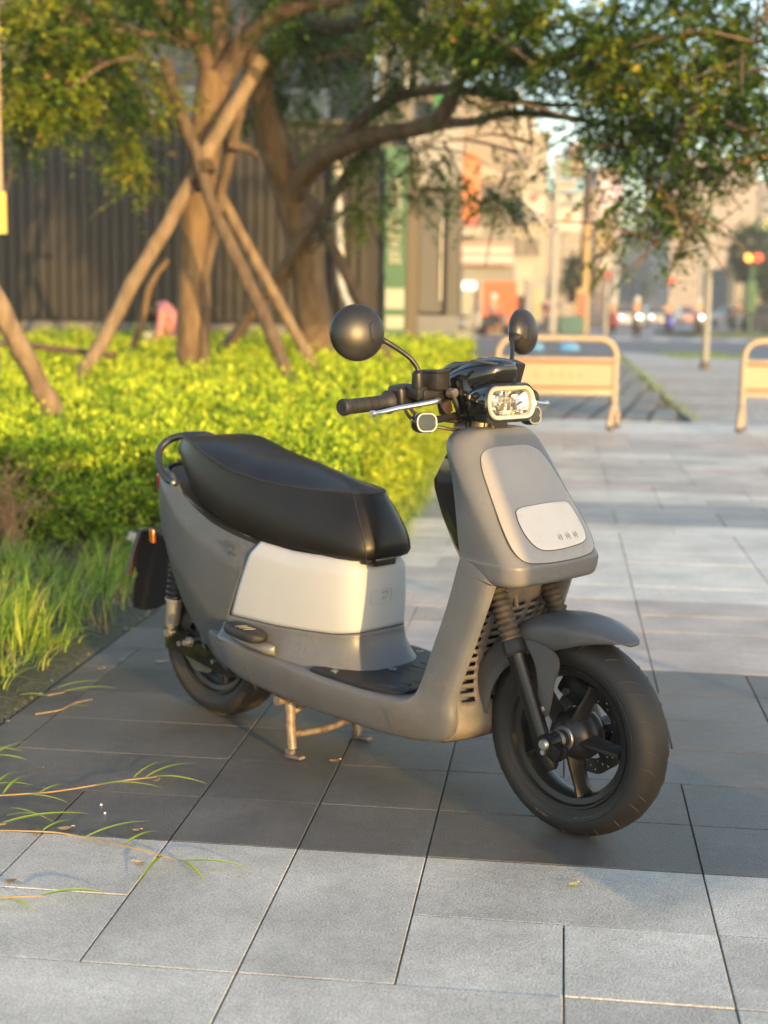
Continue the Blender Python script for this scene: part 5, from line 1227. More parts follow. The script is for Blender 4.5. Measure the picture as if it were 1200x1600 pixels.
# ------------------------------------------------------------------ person crouching behind the hedge
def skin_body(name, J, E_, m, parent, sub=2):
    me = bpy.data.meshes.new(name); me.from_pydata([j[0] for j in J], E_, []); o = bpy.data.objects.new(name, me); C.objects.link(o); o.parent = parent
    md = o.modifiers.new('skin', 'SKIN'); md.use_smooth_shade = True; ms = o.modifiers.new('sub', 'SUBSURF'); ms.levels = ms.render_levels = sub
    sl = me.skin_vertices[0].data
    for i, j in enumerate(J): sl[i].radius = (j[1], j[2] if len(j) > 2 else j[1])
    sl[0].use_root = True; me.materials.append(m); return o
def person_crouch():
    base = AT(266, 540, 14.2); base.z = 0.0
    t = tag(empty('person', base), 'person bending forward in a pink jacket and dark trousers beside the upright tree trunk', 'person')
    M_skin = mat('skin', (0.45, 0.27, 0.19), 0.5); M_pink = mat('pink_jacket', (0.48, 0.20, 0.22), 0.75, var=0.12, scale=14, bump=0.3, bscale=30); M_navy = mat('navy_trousers', (0.02, 0.024, 0.04), 0.8); M_hair = mat('black_hair', (0.012, 0.010, 0.010), 0.5)
    # facing left, legs straight, back bent, arms reaching down to the hedge
    J = [((0.06, 0, 0.72), .09), ((0.02, 0, 0.92), .085), ((-0.05, 0, 1.10), .085), ((-0.10, 0, 1.12), .04), ((-0.16, 0, 1.07), .075),
         ((-0.06, -.12, 1.08), .04), ((-0.07, -.12, 0.92), .034), ((-0.12, -.11, 0.79), .027), ((-0.15, -.11, 0.76), .024), ((-0.06, .12, 1.08), .04), ((-0.07, .12, 0.92), .034), ((-0.12, .11, 0.81), .027), ((-0.15, .11, 0.78), .024),
         ((0.03, -.09, 0.40), .06), ((0.06, -.09, 0.06), .04), ((-0.02, -.09, 0.03), .035), ((0.05, .09, 0.40), .06), ((0.08, .09, 0.06), .04), ((0.0, .09, 0.03), .035)]
    E_ = [(0, 1), (1, 2), (2, 3), (3, 4), (2, 5), (5, 6), (6, 7), (7, 8), (2, 9), (9, 10), (10, 11), (11, 12), (0, 13), (13, 14), (14, 15), (0, 16), (16, 17), (17, 18)]
    skin_body('body', J, E_, M_skin, t)
    J2 = [((0.05, 0, 0.70), .085), ((0.055, 0, 0.92), .098), ((-0.03, 0, 1.10), .085), ((-0.09, 0, 1.17), .045), ((-0.06, -.13, 1.07), .052), ((-0.07, -.13, 0.92), .045), ((-0.10, -.12, 0.80), .038), ((-0.06, .13, 1.07), .052), ((-0.07, .13, 0.92), .045), ((-0.10, .12, 0.82), .038)]
    skin_body('jacket', J2, [(0, 1), (1, 2), (2, 3), (2, 4), (4, 5), (5, 6), (2, 7), (7, 8), (8, 9)], M_pink, t)
    J3 = [((0.06, 0, 0.70), .105), ((0.03, -.09, 0.40), .072), ((0.06, -.09, 0.08), .052), ((0.05, .09, 0.40), .072), ((0.08, .09, 0.08), .052)]
    skin_body('trousers', J3, [(0, 1), (1, 2), (0, 3), (3, 4)], M_navy, t)
    for s_ in (-1, 1): MB().box((0.03, s_ * .09, 0.035), (0.20, 0.075, 0.07), None, 0.02, 2).build('shoe', mat('pale_shoe', (0.45, 0.42, 0.42), 0.6), t)
    MB().lathe([(0.03, -0.12), (0.075, -0.07), (0.092, 0.0), (0.078, 0.05), (0.03, 0.08)], Matrix.Translation((-0.165, 0, 1.06)) @ Matrix.Rotation(-0.6, 4, 'Y'), 18).build('hair', M_hair, t)
    for s_ in (-1, 1):
        for k in range(5): MB().tube([(-0.15, s_ * .11 + (k - 2) * 0.010, 0.76), (-0.165, s_ * .11 + (k - 2) * 0.012, 0.73), (-0.16, s_ * .11 + (k - 2) * 0.012, 0.705)], [0.007, 0.006, 0.0045], 6, smooth=2).build('finger', M_skin, t)
    MB().box((-0.20, -0.02, 0.80), (0.14, 0.10, 0.12), None, 0.03, 2).build('held_cloth', mat('pale_cloth', (0.42, 0.40, 0.42), 0.8), t)
person_crouch()

# ------------------------------------------------------------------ trees
def bark_mat(name, c1, c2):
    return mat(name, c1, 0.85, col2=c2, scale=16, bump=1.0, bscale=34, stretch=(1, 1, 0.30), thresh=(0.35, 0.68), bdist=0.018)
M_bark = bark_mat('tree_bark', (0.095, 0.062, 0.034), (0.19, 0.130, 0.076)); M_bark2 = bark_mat('upper_bark', (0.068, 0.047, 0.034), (0.145, 0.100, 0.072))
M_stake = bark_mat('peeled_stake', (0.13, 0.092, 0.060), (0.23, 0.175, 0.12)); M_stake2 = bark_mat('weathered_stake', (0.07, 0.05, 0.034), (0.13, 0.094, 0.066)); M_tie = mat('dark_rope_tie', (0.05, 0.035, 0.02), 0.8)
LF1 = leaf_mat('tree_leaflet', [(0.0, (0.016, 0.050, 0.010)), (0.5, (0.044, 0.110, 0.018)), (0.85, (0.105, 0.20, 0.028)), (1.0, (0.19, 0.29, 0.038))], 0.45)
LF2 = leaf_mat('yellowing_leaflet', [(0.0, (0.10, 0.19, 0.016)), (0.5, (0.25, 0.34, 0.025)), (0.9, (0.46, 0.47, 0.045)), (1.0, (0.42, 0.22, 0.08))], 0.5)
def limb(pts, rads, t, m, name='branch', n=12, smooth=5, wob=0.0):
    P = [AT(*p) - t.location for p in pts]
    return MB().tube(P, rads, n, smooth=smooth).build(name, m, t)
def sprays(t, clumps_, m, name, per=1.15, L0=0.060, size=0.24, hangf=0.5):
    """compound leaves: leaflets in pairs along a drooping stalk"""
    P = []; D = []; U = []; Ls = []
    for (px, py, Y, rx, ry, cnt) in clumps_:
        c = AT(px, py, Y); sx = rx * Y / CAM_F; sy = ry * Y / CAM_F; n = int(cnt * per)
        ns_ = max(3, n // 11); sub = rng.normal(0, 1, (ns_, 3)); sub = sub / np.linalg.norm(sub, axis=1, keepdims=True) * rng.uniform(0.1, 1, (ns_, 1)) ** (1 / 2.2)
        q = sub[rng.integers(0, ns_, n)] + rng.normal(0, 1, (n, 3)) * np.array([0.10 / max(sx, .1), 0.10 / max(min(sx, .6), .1), 0.07 / max(sy, .1)])
        base = np.array([c.x, c.y, c.z]) + q * np.array([sx, min(sx, 0.9), sy])
        h = rng.uniform(0, 2 * PI, n); dr = np.stack([np.cos(h), np.sin(h), -hangf + rng.normal(0, 0.35, n)], 1); dr = norm(dr); ln = size * rng.uniform(0.6, 1.2, n)
        for k in range(8):
            tt = (k + 0.6) / 8; pos = base + dr * (ln * tt)[:, None]; pos[:, 2] -= ln * 0.45 * tt ** 2
            sd2 = norm(np.cross(dr, np.tile([0, 0, 1.0], (n, 1))))
            for s_ in (-1, 1):
                P.append(pos); D.append(sd2 * s_ + dr * 0.55 + rng.normal(0, 0.22, (n, 3)) + np.array([0, 0, -0.25])); U.append(np.tile([0, 0, 1.0], (n, 1)) + rng.normal(0, 0.35, (n, 3)))
                Ls.append(L0 * rng.uniform(0.75, 1.25, n) * (1 - 0.35 * abs(2 * tt - 1)) * (size / 0.24))
    P = np.concatenate(P) - np.array(t.location); D = np.concatenate(D); U = np.concatenate(U); L = np.concatenate(Ls)
    o = leaf_mesh(name, P, D, U, L, L * 0.46, m, t, 0.1); o['kind'] = 'stuff'; return o
t1 = tag(empty('street_tree', AT(300, 650, 11.0)), 'upright tree with a straight trunk propped by crossed stakes, left of the leaning tree', 'tree'); t1.location.z = 0
g1 = Vector((AT(300, 560, 11).x, 11.0, 0)); 
P = [g1 - t1.location, AT(300, 560, 11) - t1.location, AT(302, 450, 11) - t1.location, AT(306, 340, 11) - t1.location, AT(318, 240, 11) - t1.location, AT(330, 165, 11) - t1.location, AT(336, 115, 11) - t1.location]
MB().tube(P, [0.16, 0.125, 0.115, 0.115, 0.125, 0.14, 0.125], 18, smooth=6).build('trunk', M_bark, t1)
limb([(334, 130, 11), (312, 70, 10.9), (298, 20, 10.7), (280, -60, 10.5), (250, -200, 10.3)], [0.08, 0.06, 0.048, 0.04, 0.025], t1, M_bark2)
limb([(338, 125, 11), (345, 60, 11.1), (342, -10, 11.2), (350, -140, 11.3)], [0.10, 0.085, 0.075, 0.05], t1, M_bark2)
limb([(340, 130, 11), (368, 85, 10.9), (395, 50, 10.8), (450, 15, 10.6), (540, -2, 10.4), (640, -40, 10.2)], [0.11, 0.08, 0.072, 0.06, 0.048, 0.03], t1, M_bark2)
limb([(308, 62, 10.9), (275, 45, 10.6), (250, 10, 10.4), (225, -60, 10.2)], [0.06, 0.05, 0.045, 0.03], t1, M_bark2)
limb([(290, 72, 10.8), (255, 55, 10.4), (200, 52, 10), (140, 35, 9.8), (90, 15, 9.6), (40, 30, 9.4), (-30, 45, 9.2)], [0.03, 0.026, 0.025, 0.022, 0.022, 0.018, 0.012], t1, M_bark2)
limb([(140, 35, 9.8), (110, 0, 9.7), (70, -50, 9.6)], [0.022, 0.018, 0.012], t1, M_bark2)
limb([(355, 225, 11), (385, 232, 11.1), (398, 240, 11.2)], [0.035, 0.03, 0.028], t1, M_bark2)
CL1 = [(40, 42, 9.6, 90, 70, 170), (130, 72, 9.9, 90, 70, 190), (50, 132, 9.4, 70, 45, 120), (215, 255, 11.9, 30, 36, 40), (160, 152, 10.4, 60, 35, 90), (60, -38, 9.8, 110, 70, 160), (180, -28, 10.2, 90, 60, 150), (260, -30, 10.4, 90, 60, 120), (380, -20, 10.8, 120, 50, 130),
       (470, 110, 12.4, 70, 60, 110), (530, 60, 12.2, 70, 60, 130), (490, 200, 13.2, 60, 50, 60), (440, 30, 11.8, 60, 40, 70), (380, 150, 12.6, 60, 50, 50), (20, 210, 9.7, 26, 24, 14),
       (0, -200, 9.6, 300, 120, 380), (300, -260, 10.8, 300, 140, 420), (100, -420, 10.4, 260, 160, 380)]
sprays(t1, CL1, LF1, 'crown')
sprays(t1, [(30, 152, 9.2, 55, 40, 60), (90, 112, 9.5, 70, 50, 60), (60, 12, 9.3, 80, 60, 60), (150, 42, 10, 70, 60, 60), (190, 210, 10.7, 60, 40, 42), (240, 142, 10.6, 60, 60, 50), (225, 260, 11, 26, 30, 12), (290, 12, 11.4, 40, 60, 26), (130, 157, 9.9, 60, 30, 50)], LF2, 'yellowing_foliage')

t2 = tag(empty('street_tree', AT(490, 650, 12.5)), 'leaning tree whose long limb reaches right over the paving', 'tree'); t2.location.z = 0
L2 = t2.location
P = [Vector((AT(495, 540, 12.5).x, 12.5, 0)) - L2, AT(492, 540, 12.5) - L2, AT(482, 440, 12.5) - L2, AT(462, 340, 12.4) - L2, AT(438, 260, 12.3) - L2, AT(415, 190, 12.2) - L2, AT(405, 130, 12.1) - L2, AT(418, 92, 12) - L2]
MB().tube(P, [0.22, 0.165, 0.145, 0.14, 0.13, 0.12, 0.115, 0.11], 18, smooth=6).build('trunk', M_bark, t2)
limb([(415, 105, 12), (440, 62, 11.9), (480, 45, 11.7), (540, 42, 11.4), (600, 20, 11), (680, -30, 10.6)], [0.10, 0.082, 0.07, 0.058, 0.045, 0.03], t2, M_bark2)
limb([(455, 315, 12.4), (480, 268, 12.1), (530, 232, 11.6), (590, 212, 11.1), (640, 203, 10.6), (690, 190, 10.2)], [0.13, 0.10, 0.08, 0.07, 0.062, 0.058], t2, M_bark)
limb([(685, 192, 10.2), (704, 155, 10), (722, 118, 9.8), (742, 80, 9.6), (765, 30, 9.4), (780, -40, 9.2)], [0.07, 0.055, 0.045, 0.04, 0.03, 0.02], t2, M_bark2)
limb([(722, 118, 9.8), (760, 98, 9.6), (810, 92, 9.3), (862, 92, 9.1), (930, 75, 8.9), (1010, 60, 8.7)], [0.045, 0.042, 0.038, 0.03, 0.024, 0.015], t2, M_bark2)
limb([(530, 226, 11.6), (575, 180, 11.2), (630, 148, 10.8), (700, 140, 10.2), (770, 148, 9.9), (830, 162, 9.6), (920, 165, 9.2)], [0.06, 0.05, 0.045, 0.035, 0.03, 0.022, 0.014], t2, M_bark2)
limb([(692, 192, 10.2), (740, 190, 9.9), (790, 178, 9.7), (860, 180, 9.4), (950, 195, 9), (1030, 205, 8.8)], [0.04, 0.032, 0.026, 0.024, 0.018, 0.012], t2, M_bark2)
limb([(860, 92, 9.1), (950, 40, 8.9), (960, -20, 8.8)], [0.02, 0.02, 0.015], t2, M_bark2)
limb([(1200, 60, 8.4), (1150, 70, 8.5), (1100, 55, 8.6), (1010, 60, 8.7)], [0.012, 0.014, 0.016, 0.016], t2, M_bark2)
limb([(445, 285, 12.3), (420, 250, 12.4), (395, 180, 12.5)], [0.05, 0.05, 0.04], t2, M_bark2)
CL2 = [(640, 60, 10.6, 80, 70, 170), (620, 130, 10.9, 50, 40, 60), (720, 40, 9.8, 90, 60, 190), (800, 50, 9.4, 90, 70, 200), (780, 140, 9.6, 70, 35, 60), (880, 60, 9, 90, 80, 220), (960, 140, 9.1, 36, 44, 60), (980, 60, 8.8, 90, 80, 210), (960, 190, 8.9, 75, 60, 150), (1020, 150, 8.7, 90, 70, 180), (1040, 240, 8.7, 70, 50, 110), (1010, 310, 8.8, 52, 45, 80), (1060, 345, 8.9, 30, 40, 36), (985, 360, 8.9, 22, 36, 22),
       (1100, 60, 8.5, 90, 80, 200), (1130, 170, 8.4, 90, 60, 150), (1180, 230, 8.3, 60, 50, 90), (1200, 100, 8.2, 70, 90, 130), (1090, 215, 8.6, 50, 36, 50), (575, 300, 11.6, 26, 60, 80), (560, 180, 11.8, 40, 60, 60), (660, 260, 10.8, 32, 45, 55), (640, 300, 10.9, 30, 26, 24), (690, 230, 10.4, 22, 36, 26), (770, 305, 9.9, 22, 18, 14), (812, 235, 9.5, 26, 30, 18),
       (770, 312, 9.8, 28, 20, 40), (1035, 380, 8.9, 24, 18, 12), (700, -70, 10, 200, 80, 380), (950, -110, 9, 250, 100, 480), (1150, -90, 8.6, 150, 100, 280), (900, -260, 9.4, 350, 120, 600), (520, -120, 11, 200, 90, 240)]
sprays(t2, CL2, LF1, 'crown', 0.86, 0.058)
sprays(t2, [(960, 90, 8.7, 60, 50, 46), (1010, 70, 8.6, 60, 40, 36), (930, 120, 8.8, 30, 28, 26), (780, 30, 9.3, 60, 40, 46), (740, 10, 9.4, 60, 40, 40), (1080, 90, 8.5, 90, 60, 50), (575, 330, 11.5, 22, 34, 20), (1150, 190, 8.4, 60, 50, 26), (1000, 330, 8.7, 40, 50, 22), (1150, 20, 8.4, 70, 50, 30), (640, 10, 10.2, 70, 40, 50), (700, 60, 9.9, 60, 40, 40), (870, 40, 8.9, 70, 40, 50), (420, 20, 11.6, 80, 40, 30), (520, 30, 12, 70, 50, 30)], LF2, 'yellowing_foliage')

def twigs(t, clumps_, m):
    mb = MB(); rq = random.Random(len(clumps_))
    for (px, py, Y, rx, ry, cnt) in clumps_:
        if py < -120: continue
        for k in range(5 if rx > 40 else 2):
            a0 = AT(px + rq.uniform(-.9, .9) * rx, py + rq.uniform(-.8, .6) * ry, Y + rq.uniform(-.2, .2)) - t.location
            d0 = Vector((rq.gauss(0, .5), rq.gauss(0, .3), rq.gauss(-0.1, .4))).normalized(); L_ = rq.uniform(0.25, 0.7)
            p1 = a0 + d0 * L_ * 0.5 + Vector((0, 0, rq.uniform(-.02, .05))); p2 = a0 + d0 * L_ + Vector((0, 0, -0.12 * L_))
            mb.tube([a0, p1, p2], [0.013, 0.008, 0.003], 5, smooth=3)
            mb.tube([p1, p1 + Vector((rq.gauss(0, .12), rq.gauss(0, .1), rq.gauss(0, .12)))], [0.006, 0.002], 4)
    mb.build('twigs', m, t)['kind'] = 'stuff'
twigs(t1, CL1, M_bark2); twigs(t2, CL2, M_bark2)

# ------------------------------------------------------------------ wooden stakes propping the trees
def stake(pts, r0, r1, m, label, ties=()):
    P = [AT(*q) for q in pts]
    d = (P[0] - P[1]).normalized() if len(P) > 1 else Vector((0, 0, -1))
    if P[0].z > 0.05: 
        k = (P[0].z) / max(0.05, -d.z if d.z < 0 else 0.2); P = [P[0] + d * k] + P
    t = tag(empty('tree_stake', P[0]), label, 'stake', 'wooden stakes propping the street trees')
    r0 *= 0.92; r1 *= 0.92
    Q = resample([tuple(p - t.location) for p in P], 22); rr_ = np.linspace(r0, r1, 22) * (1 + rng.normal(0, 0.035, 22)); Q = Q + rng.normal(0, 0.004, Q.shape)
    MB().tube([Vector(q) for q in Q], list(rr_), 12).build('stake_pole', m, t)
    for (px, py, Y) in ties:
        c = AT(px, py, Y) - t.location; dd = (P[-1] - P[0]).normalized(); MB().tube([c - dd * 0.045, c + dd * 0.045], r0 * 1.22, 12).build('tie', M_tie, t)
stake([(150, 548, 10.1), (300, 282, 10.55), (330, 225, 10.6), (408, 95, 10.9)], 0.056, 0.062, M_stake, 'pale stake leaning right across the upright trunk from the hedge', [(322, 235, 10.62), (306, 285, 10.55), (395, 118, 10.85)])
stake([(441, 567, 10.0), (384, 430, 10.2), (336, 336, 10.3), (306, 240, 10.4), (255, 95, 10.7)], 0.052, 0.050, M_stake2, 'grey-brown bent stake crossing in front of the upright trunk to lean left', [(322, 262, 10.38)])
stake([(474, 543, 11.2), (327, 275, 11.35), (207, 57, 11.6)], 0.050, 0.044, M_stake, 'straight stake passing behind the upright trunk up to the left', [(245, 140, 11.5)])
stake([(319, 553, 10.9), (322, 420, 10.95), (385, 120, 11.3), (400, 70, 11.3)], 0.044, 0.046, M_stake2, 'slim stake standing close against the right side of the upright trunk')
stake([(564, 474, 12.0), (510, 366, 12.1), (462, 264, 12.2), (414, 138, 12.4)], 0.055, 0.045, M_stake2, 'stake leaning left along the leaning trunk of the right tree', [(508, 360, 12.1)])
stake([(360, 531, 12.9), (432, 446, 12.6), (519, 354, 12.2)], 0.048, 0.048, M_stake, 'short stake rising to the right behind the crossed stakes', [(428, 452, 12.6)])
stake([(500, 335, 12.1), (545, 270, 11.9), (591, 212, 11.6)], 0.048, 0.050, M_stake2, 'stake bracing the long right limb from below')
stake([(208, 545, 12.2), (222, 500, 12.25), (236, 440, 12.3), (262, 405, 12.4)], 0.042, 0.03, M_bark, 'thin brown stake left of the crouching person')
stake([(78, 632, 7.5), (40, 560, 7.4), (0, 482, 7.3), (-60, 370, 7.15)], 0.058, 0.060, M_stake, 'thick peeled stake entering from the left edge, nearest of all stakes', [])
stake([(90, 545, 10.4), (140, 550, 10.3), (180, 556, 10.25)], 0.028, 0.026, M_bark2, 'brown branch stub lying on the hedge at the foot of the pale stake')
# ------------------------------------------------------------------ beyond the paving: strip-stone path, concrete apron, road
M_strip = stone_mat('path_stone', (0.20, 0.205, 0.195), 0.75, scale=20, rnd=0.16)
M_slab = stone_mat('pale_concrete', (0.38, 0.37, 0.35), 0.85, scale=12, mott=0.14)
M_asph = stone_mat('asphalt', (0.11, 0.115, 0.125), 0.7, scale=30, mott=0.12)
M_asph2 = stone_mat('worn_asphalt', (0.20, 0.205, 0.22), 0.7, scale=20, mott=0.10)
M_line = mat('road_paint', (0.6, 0.6, 0.58), 0.7, var=0.12, scale=3)
def sheet(name, pts, m, kind='structure', parent=None):
    o = MB().add(pts, [tuple(range(len(pts)))]).build(name, m, parent, smooth=False)
    if kind: o['kind'] = kind
    return o
path = sheet('path', [P2(-8, 15.0, -0.03), P2(1.35, 15.0, -0.03), P2(1.5, 40, -0.03), P2(-8, 40, -0.03)], M_joint)
rs_ = random.Random(21)
a = -3.0; k = 0
cnt = 0
while a < 1.2:
    w_ = 0.30; b = 15.0 + rs_.uniform(0, 0.4)
    while b < 34:
        l_ = rs_.uniform(1.4, 2.6); b1 = min(b + l_, 36); sk = 0.10
        def q(aa, bb): return P2(aa + (bb - 15) * sk, bb, 0)
        if -1.3 < a + (b - 15) * sk - 0.0 and a + (b1 - 15) * sk + w_ < 1.42 + (b1 - 15) * 0.006 + 0.1 and cnt < 170:
            v = [q(a + 0.03, b + .03), q(a + w_ - 0.03, b + .03), q(a + w_ - 0.03, b1 - .03), q(a + .03, b1 - .03)]
            c = sum(v, Vector()) / 4
            m = MB(); m.rings([[x - c + Vector((0, 0, -0.03)) for x in v], [x - c for x in v]], (False, True)); o = m.build('stone_plank', M_strip, path, smooth=False, loc=c); cnt += 1
        b = b1
    a += w_
sheet('apron', [P2(1.38, 15.0, -0.012), P2(12, 15.0, -0.012), P2(12, 33, -0.012), P2(4.3, 36, -0.012), P2(1.55, 40, -0.012)], M_slab)
m = MB()
for (b0, c0) in ((17.6, .02), (20.5, .02), (24, .02), (29, .02)): m.box(P2(5, b0, -0.008), (7.5, 0.05, 0.006), Matrix.Rotation(-GX, 3, 'Z'))
tag(m.build('slab_joint', mat('slab_joint_dark', (0.10, 0.08, 0.07), 0.9), smooth=False), kind='structure')
# weeds on the seam between path and apron, and the verge
n = 380; bb = rng.uniform(15.5, 36, n); aa = 1.42 + rng.normal(0, 0.07, n); h = rng.uniform(0.03, 0.12, n)
blades('grass', wp(aa, bb, 0 * aa - 0.02), rng.uniform(-3, 3, n), h, h, rng.uniform(0.006, 0.015, n), GR)
pA = G(1095, 556); n = 1500; aa = pA.x + rng.uniform(-0.9, 0.9, n); bb = pA.y + rng.uniform(-1.5, 1.5, n); h = rng.uniform(0.05, 0.14, n)
blades('grass', np.stack([aa, bb, 0 * aa - 0.02], 1), rng.uniform(-3, 3, n), h, h, rng.uniform(0.008, 0.02, n), GR)
road = sheet('road', [(-200, 37.5, -0.045), (200, 30.0, -0.045), (200, 62, -0.045), (-200, 62, -0.045)], M_asph)
sheet('road', [(-200, 58, -0.041), (200, 52, -0.041), (300, 900, -0.041), (-60, 900, -0.041)], M_asph2)
for i in range(9): sheet('road_marking', [(1.5 + i * 1.5, 56.8 - i * .1, -0.030), (2.2 + i * 1.5, 56.8 - i * .1, -0.030), (2.4 + i * 1.55, 60.5 - i * .1, -0.030), (1.7 + i * 1.55, 60.5 - i * .1, -0.030)], M_line)
far_pv = tag(MB().box((-4, 59.2, 0.02), (15.0, 2.4, 0.14), None, 0.02).build('far_pavement', M_slab), kind='structure')
tag(MB().box((24, 70, 0.04), (20, 10, 0.16), Matrix.Rotation(0.0, 3, 'Z'), 0.02).build('traffic_island', stone_mat('verge', (0.07, 0.10, 0.04), 0.9, scale=8)), kind='structure')

# ------------------------------------------------------------------ beige barriers
M_bar = mat('cream_powder_coat', (0.33, 0.275, 0.215), 0.45, var=0.05, scale=5); M_pan = mat('cream_panel', (0.33, 0.255, 0.195), 0.5, var=0.05, scale=4); M_rst = mat('rust_red_stripe', (0.20, 0.065, 0.03), 0.6); M_foot = mat('barrier_foot_rubber', (0.03, 0.03, 0.035), 0.8); M_mark = mat('faded_print', (0.25, 0.17, 0.10), 0.6)
def barrier(px0, px1, pyf, label):
    c = G((px0 + px1) / 2, pyf); Y = c.y; x0, x1 = AT(px0, pyf, Y).x, AT(px1, pyf, Y).x; hw = (x1 - x0) / 2
    t = tag(empty('steel_barrier', (c.x, Y, 0), 0.0), label, 'barrier', 'cream steel barriers across the end of the paving')
    H = 0.865; r = 0.031; R_ = 0.16
    pts = [Vector((-hw, 0, 0.17)), Vector((-hw, 0, H - R_))] + [Vector((-hw + R_ - R_ * math.cos(a), 0, H - R_ + R_ * math.sin(a))) for a in np.linspace(0.2, PI / 2, 6)]
    pts = pts + [Vector((-p.x, 0, p.z)) for p in reversed(pts)]
    MB().tube(pts, r, 12).build('frame', M_bar, t)
    MB().box((0, 0, 0.515), (hw * 2 - 0.02, 0.022, 0.235), None, 0.004).build('panel', M_pan, t, smooth=False)
    for z_ in (0.640, 0.390): MB().box((0, -0.002, z_), (hw * 2 - 0.02, 0.040, 0.028), None, 0.003).build('stripe', M_rst, t, smooth=False)
    MB().box((0, 0, 0.665), (hw * 2 - 0.02, 0.034, 0.028), None, 0.006).build('rail', M_bar, t)
    MB().box((0, 0, 0.350), (hw * 2 - 0.02, 0.034, 0.056), None, 0.006).build('rail', M_bar, t)
    for i, (u, w_) in enumerate(((-0.22, 0.07), (-0.07, .035), (0.02, .035), (0.11, .035), (0.20, .035))):
        m = MB()
        for k in range(3): m.box((u + 0.03, -0.0125, 0.49 + 0.022 * k), (w_, 0.003, 0.006))
        m.box((u + 0.03, -0.0128, 0.51), (0.006, 0.003, 0.06)); m.build('printed_mark', M_mark, t, smooth=False)
    for s_ in (-1, 1):
        for k in (-1, 1):
            L_ = MB().tube([(s_ * hw, 0, 0.24), (s_ * hw + k * 0.035, k * 0.11, 0.19), (s_ * hw + k * 0.06, k * 0.17, 0.10), (s_ * hw + k * 0.06, k * 0.18, 0.02)], r * 0.9, 10, smooth=4).build('leg', M_bar, t)
            MB().tube([(s_ * hw + k * 0.06, k * 0.18, 0.035), (s_ * hw + k * 0.06, k * 0.18, 0.0)], r * 1.1, 10).build('foot', M_foot, L_)
barrier(775, 958, 668, 'cream steel barrier with rust-red stripes seen just right of the handlebar')
barrier(1157, 1345, 674, 'cream steel barrier cut off by the right edge of the photo')

# ------------------------------------------------------------------ far street
hue = lambda n_, c, r=0.8: mat(n_, tuple(0.62 * (q * 0.60 + 0.40 * sum(c) / 3) for q in c), r, var=0.06, scale=1.5)
def pxb(name, label, px0, px1, pyt, Y, m, depth=8, nx=0, ny=0, **k):
    x0, x1 = AT(px0, 400, Y).x, AT(px1, 400, Y).x; top = AT((px0 + px1) / 2, pyt, Y).z; W_ = x1 - x0
    return building(name, label, x0, x1, Y, top, m, depth, wgrid(W_, top, nx, ny, v0=k.get('v0', 3.4), fw=k.get('fw', .6), fh=k.get('fh', .45)) if nx else ())
def panel(name, px0, px1, py0, py1, Y, m, t, th=0.2, out=0.0, b=0.0):
    c = (AT(px0, py0, Y) + AT(px1, py1, Y)) / 2; w_ = abs(AT(px1, py0, Y).x - AT(px0, py0, Y).x); h_ = abs(AT(px0, py0, Y).z - AT(px0, py1, Y).z)
    o = MB().box((c.x - t.location.x, Y - t.location.y - out, c.z - t.location.z), (w_, th, h_), None, b, 1).build(name, m, t, smooth=False); return o
M_shut = hue('grey_shutter', (0.33, 0.34, 0.31)); M_or = mat('orange_red_poster', (0.50, 0.10, 0.035), 0.6, var=0.15, scale=2, coords='Object'); M_cream = hue('cream_wall', (0.56, 0.50, 0.42)); M_pcream = hue('peach_cream_wall', (0.55, 0.43, 0.32))
M_w = hue('white_sign', (0.70, 0.70, 0.70)); M_pk = hue('pink_sign_stripe', (0.70, 0.35, 0.28)); M_ors = mat('orange_vertical_sign', (0.50, 0.17, 0.07), 0.5, var=0.2, scale=2); M_rd = hue('red_sign', (0.60, 0.04, 0.04), 0.5)
s1 = pxb('shop_building', 'beige shop building with orange sign and red poster behind the left mirror', 690, 802, 150, 62, hue('beige_wall', (0.42, 0.35, 0.28)), 8)
panel('upper_band', 722, 800, 262, 282, 62, M_cream, s1, 0.3, 0.1)
panel('window', 746, 798, 288, 352, 62, hue('dim_balcony', (0.16, 0.15, 0.15), 0.4), s1, 0.2, 0.06)
panel('canopy_wall', 720, 800, 356, 378, 62, M_shut, s1, 0.3, 0.1)
for (y0, y1, mm) in ((380, 388, M_pk), (388, 395, M_w), (395, 402, M_pk), (402, 410, M_w), (410, 415, M_pk)): panel('sign_stripe', 720, 800, y0, y1, 62, mm, s1, 0.5, 0.6)
panel('shutter', 720, 800, 417, 522, 62, M_shut, s1, 0.3, 0.15)
op = panel('red_poster', 752, 805, 441, 515, 62, M_or, s1, 0.3, 0.5)
panel('poster_edge', 746, 752, 441, 518, 62, hue('pale_pink_edge', (0.6, 0.42, 0.36)), s1, 0.3, 0.5)
panel('lit_shopfront', 720, 744, 440, 515, 62, hue('pale_green_front', (0.45, 0.47, 0.36)), s1, 0.2, 0.3)
panel('lamp_panel', 722, 742, 441, 452, 62, mat('shop_lamp', (1, 1, .9), 0.5, emit=(1, 0.97, 0.88), estr=0.35), s1, 0.2, 0.5)
panel('vertical_sign', 721, 746, 243, 345, 62, M_ors, s1, 0.6, 0.9); panel('vertical_sign_foot', 721, 742, 345, 356, 62, M_rd, s1, 0.6, 0.9); panel('vertical_sign_base', 719, 750, 357, 370, 62, M_cream, s1, 0.6, 0.9)
s2 = pxb('apartment_building', 'cream apartment building with hanging signs above the left mirror', 800, 852, 215, 74, M_cream, 8)
for (a_, b_, c_, d_) in ((806, 826, 232, 262), (832, 846, 300, 330), (806, 822, 372, 400), (826, 844, 372, 400)): panel('window', a_, b_, c_, d_, 74, hue('dim_window', (0.22, 0.20, 0.18), 0.4), s2, 0.2, 0.05)
panel('roof_block', 800, 838, 170, 215, 74, M_cream, s2, 4, -2)
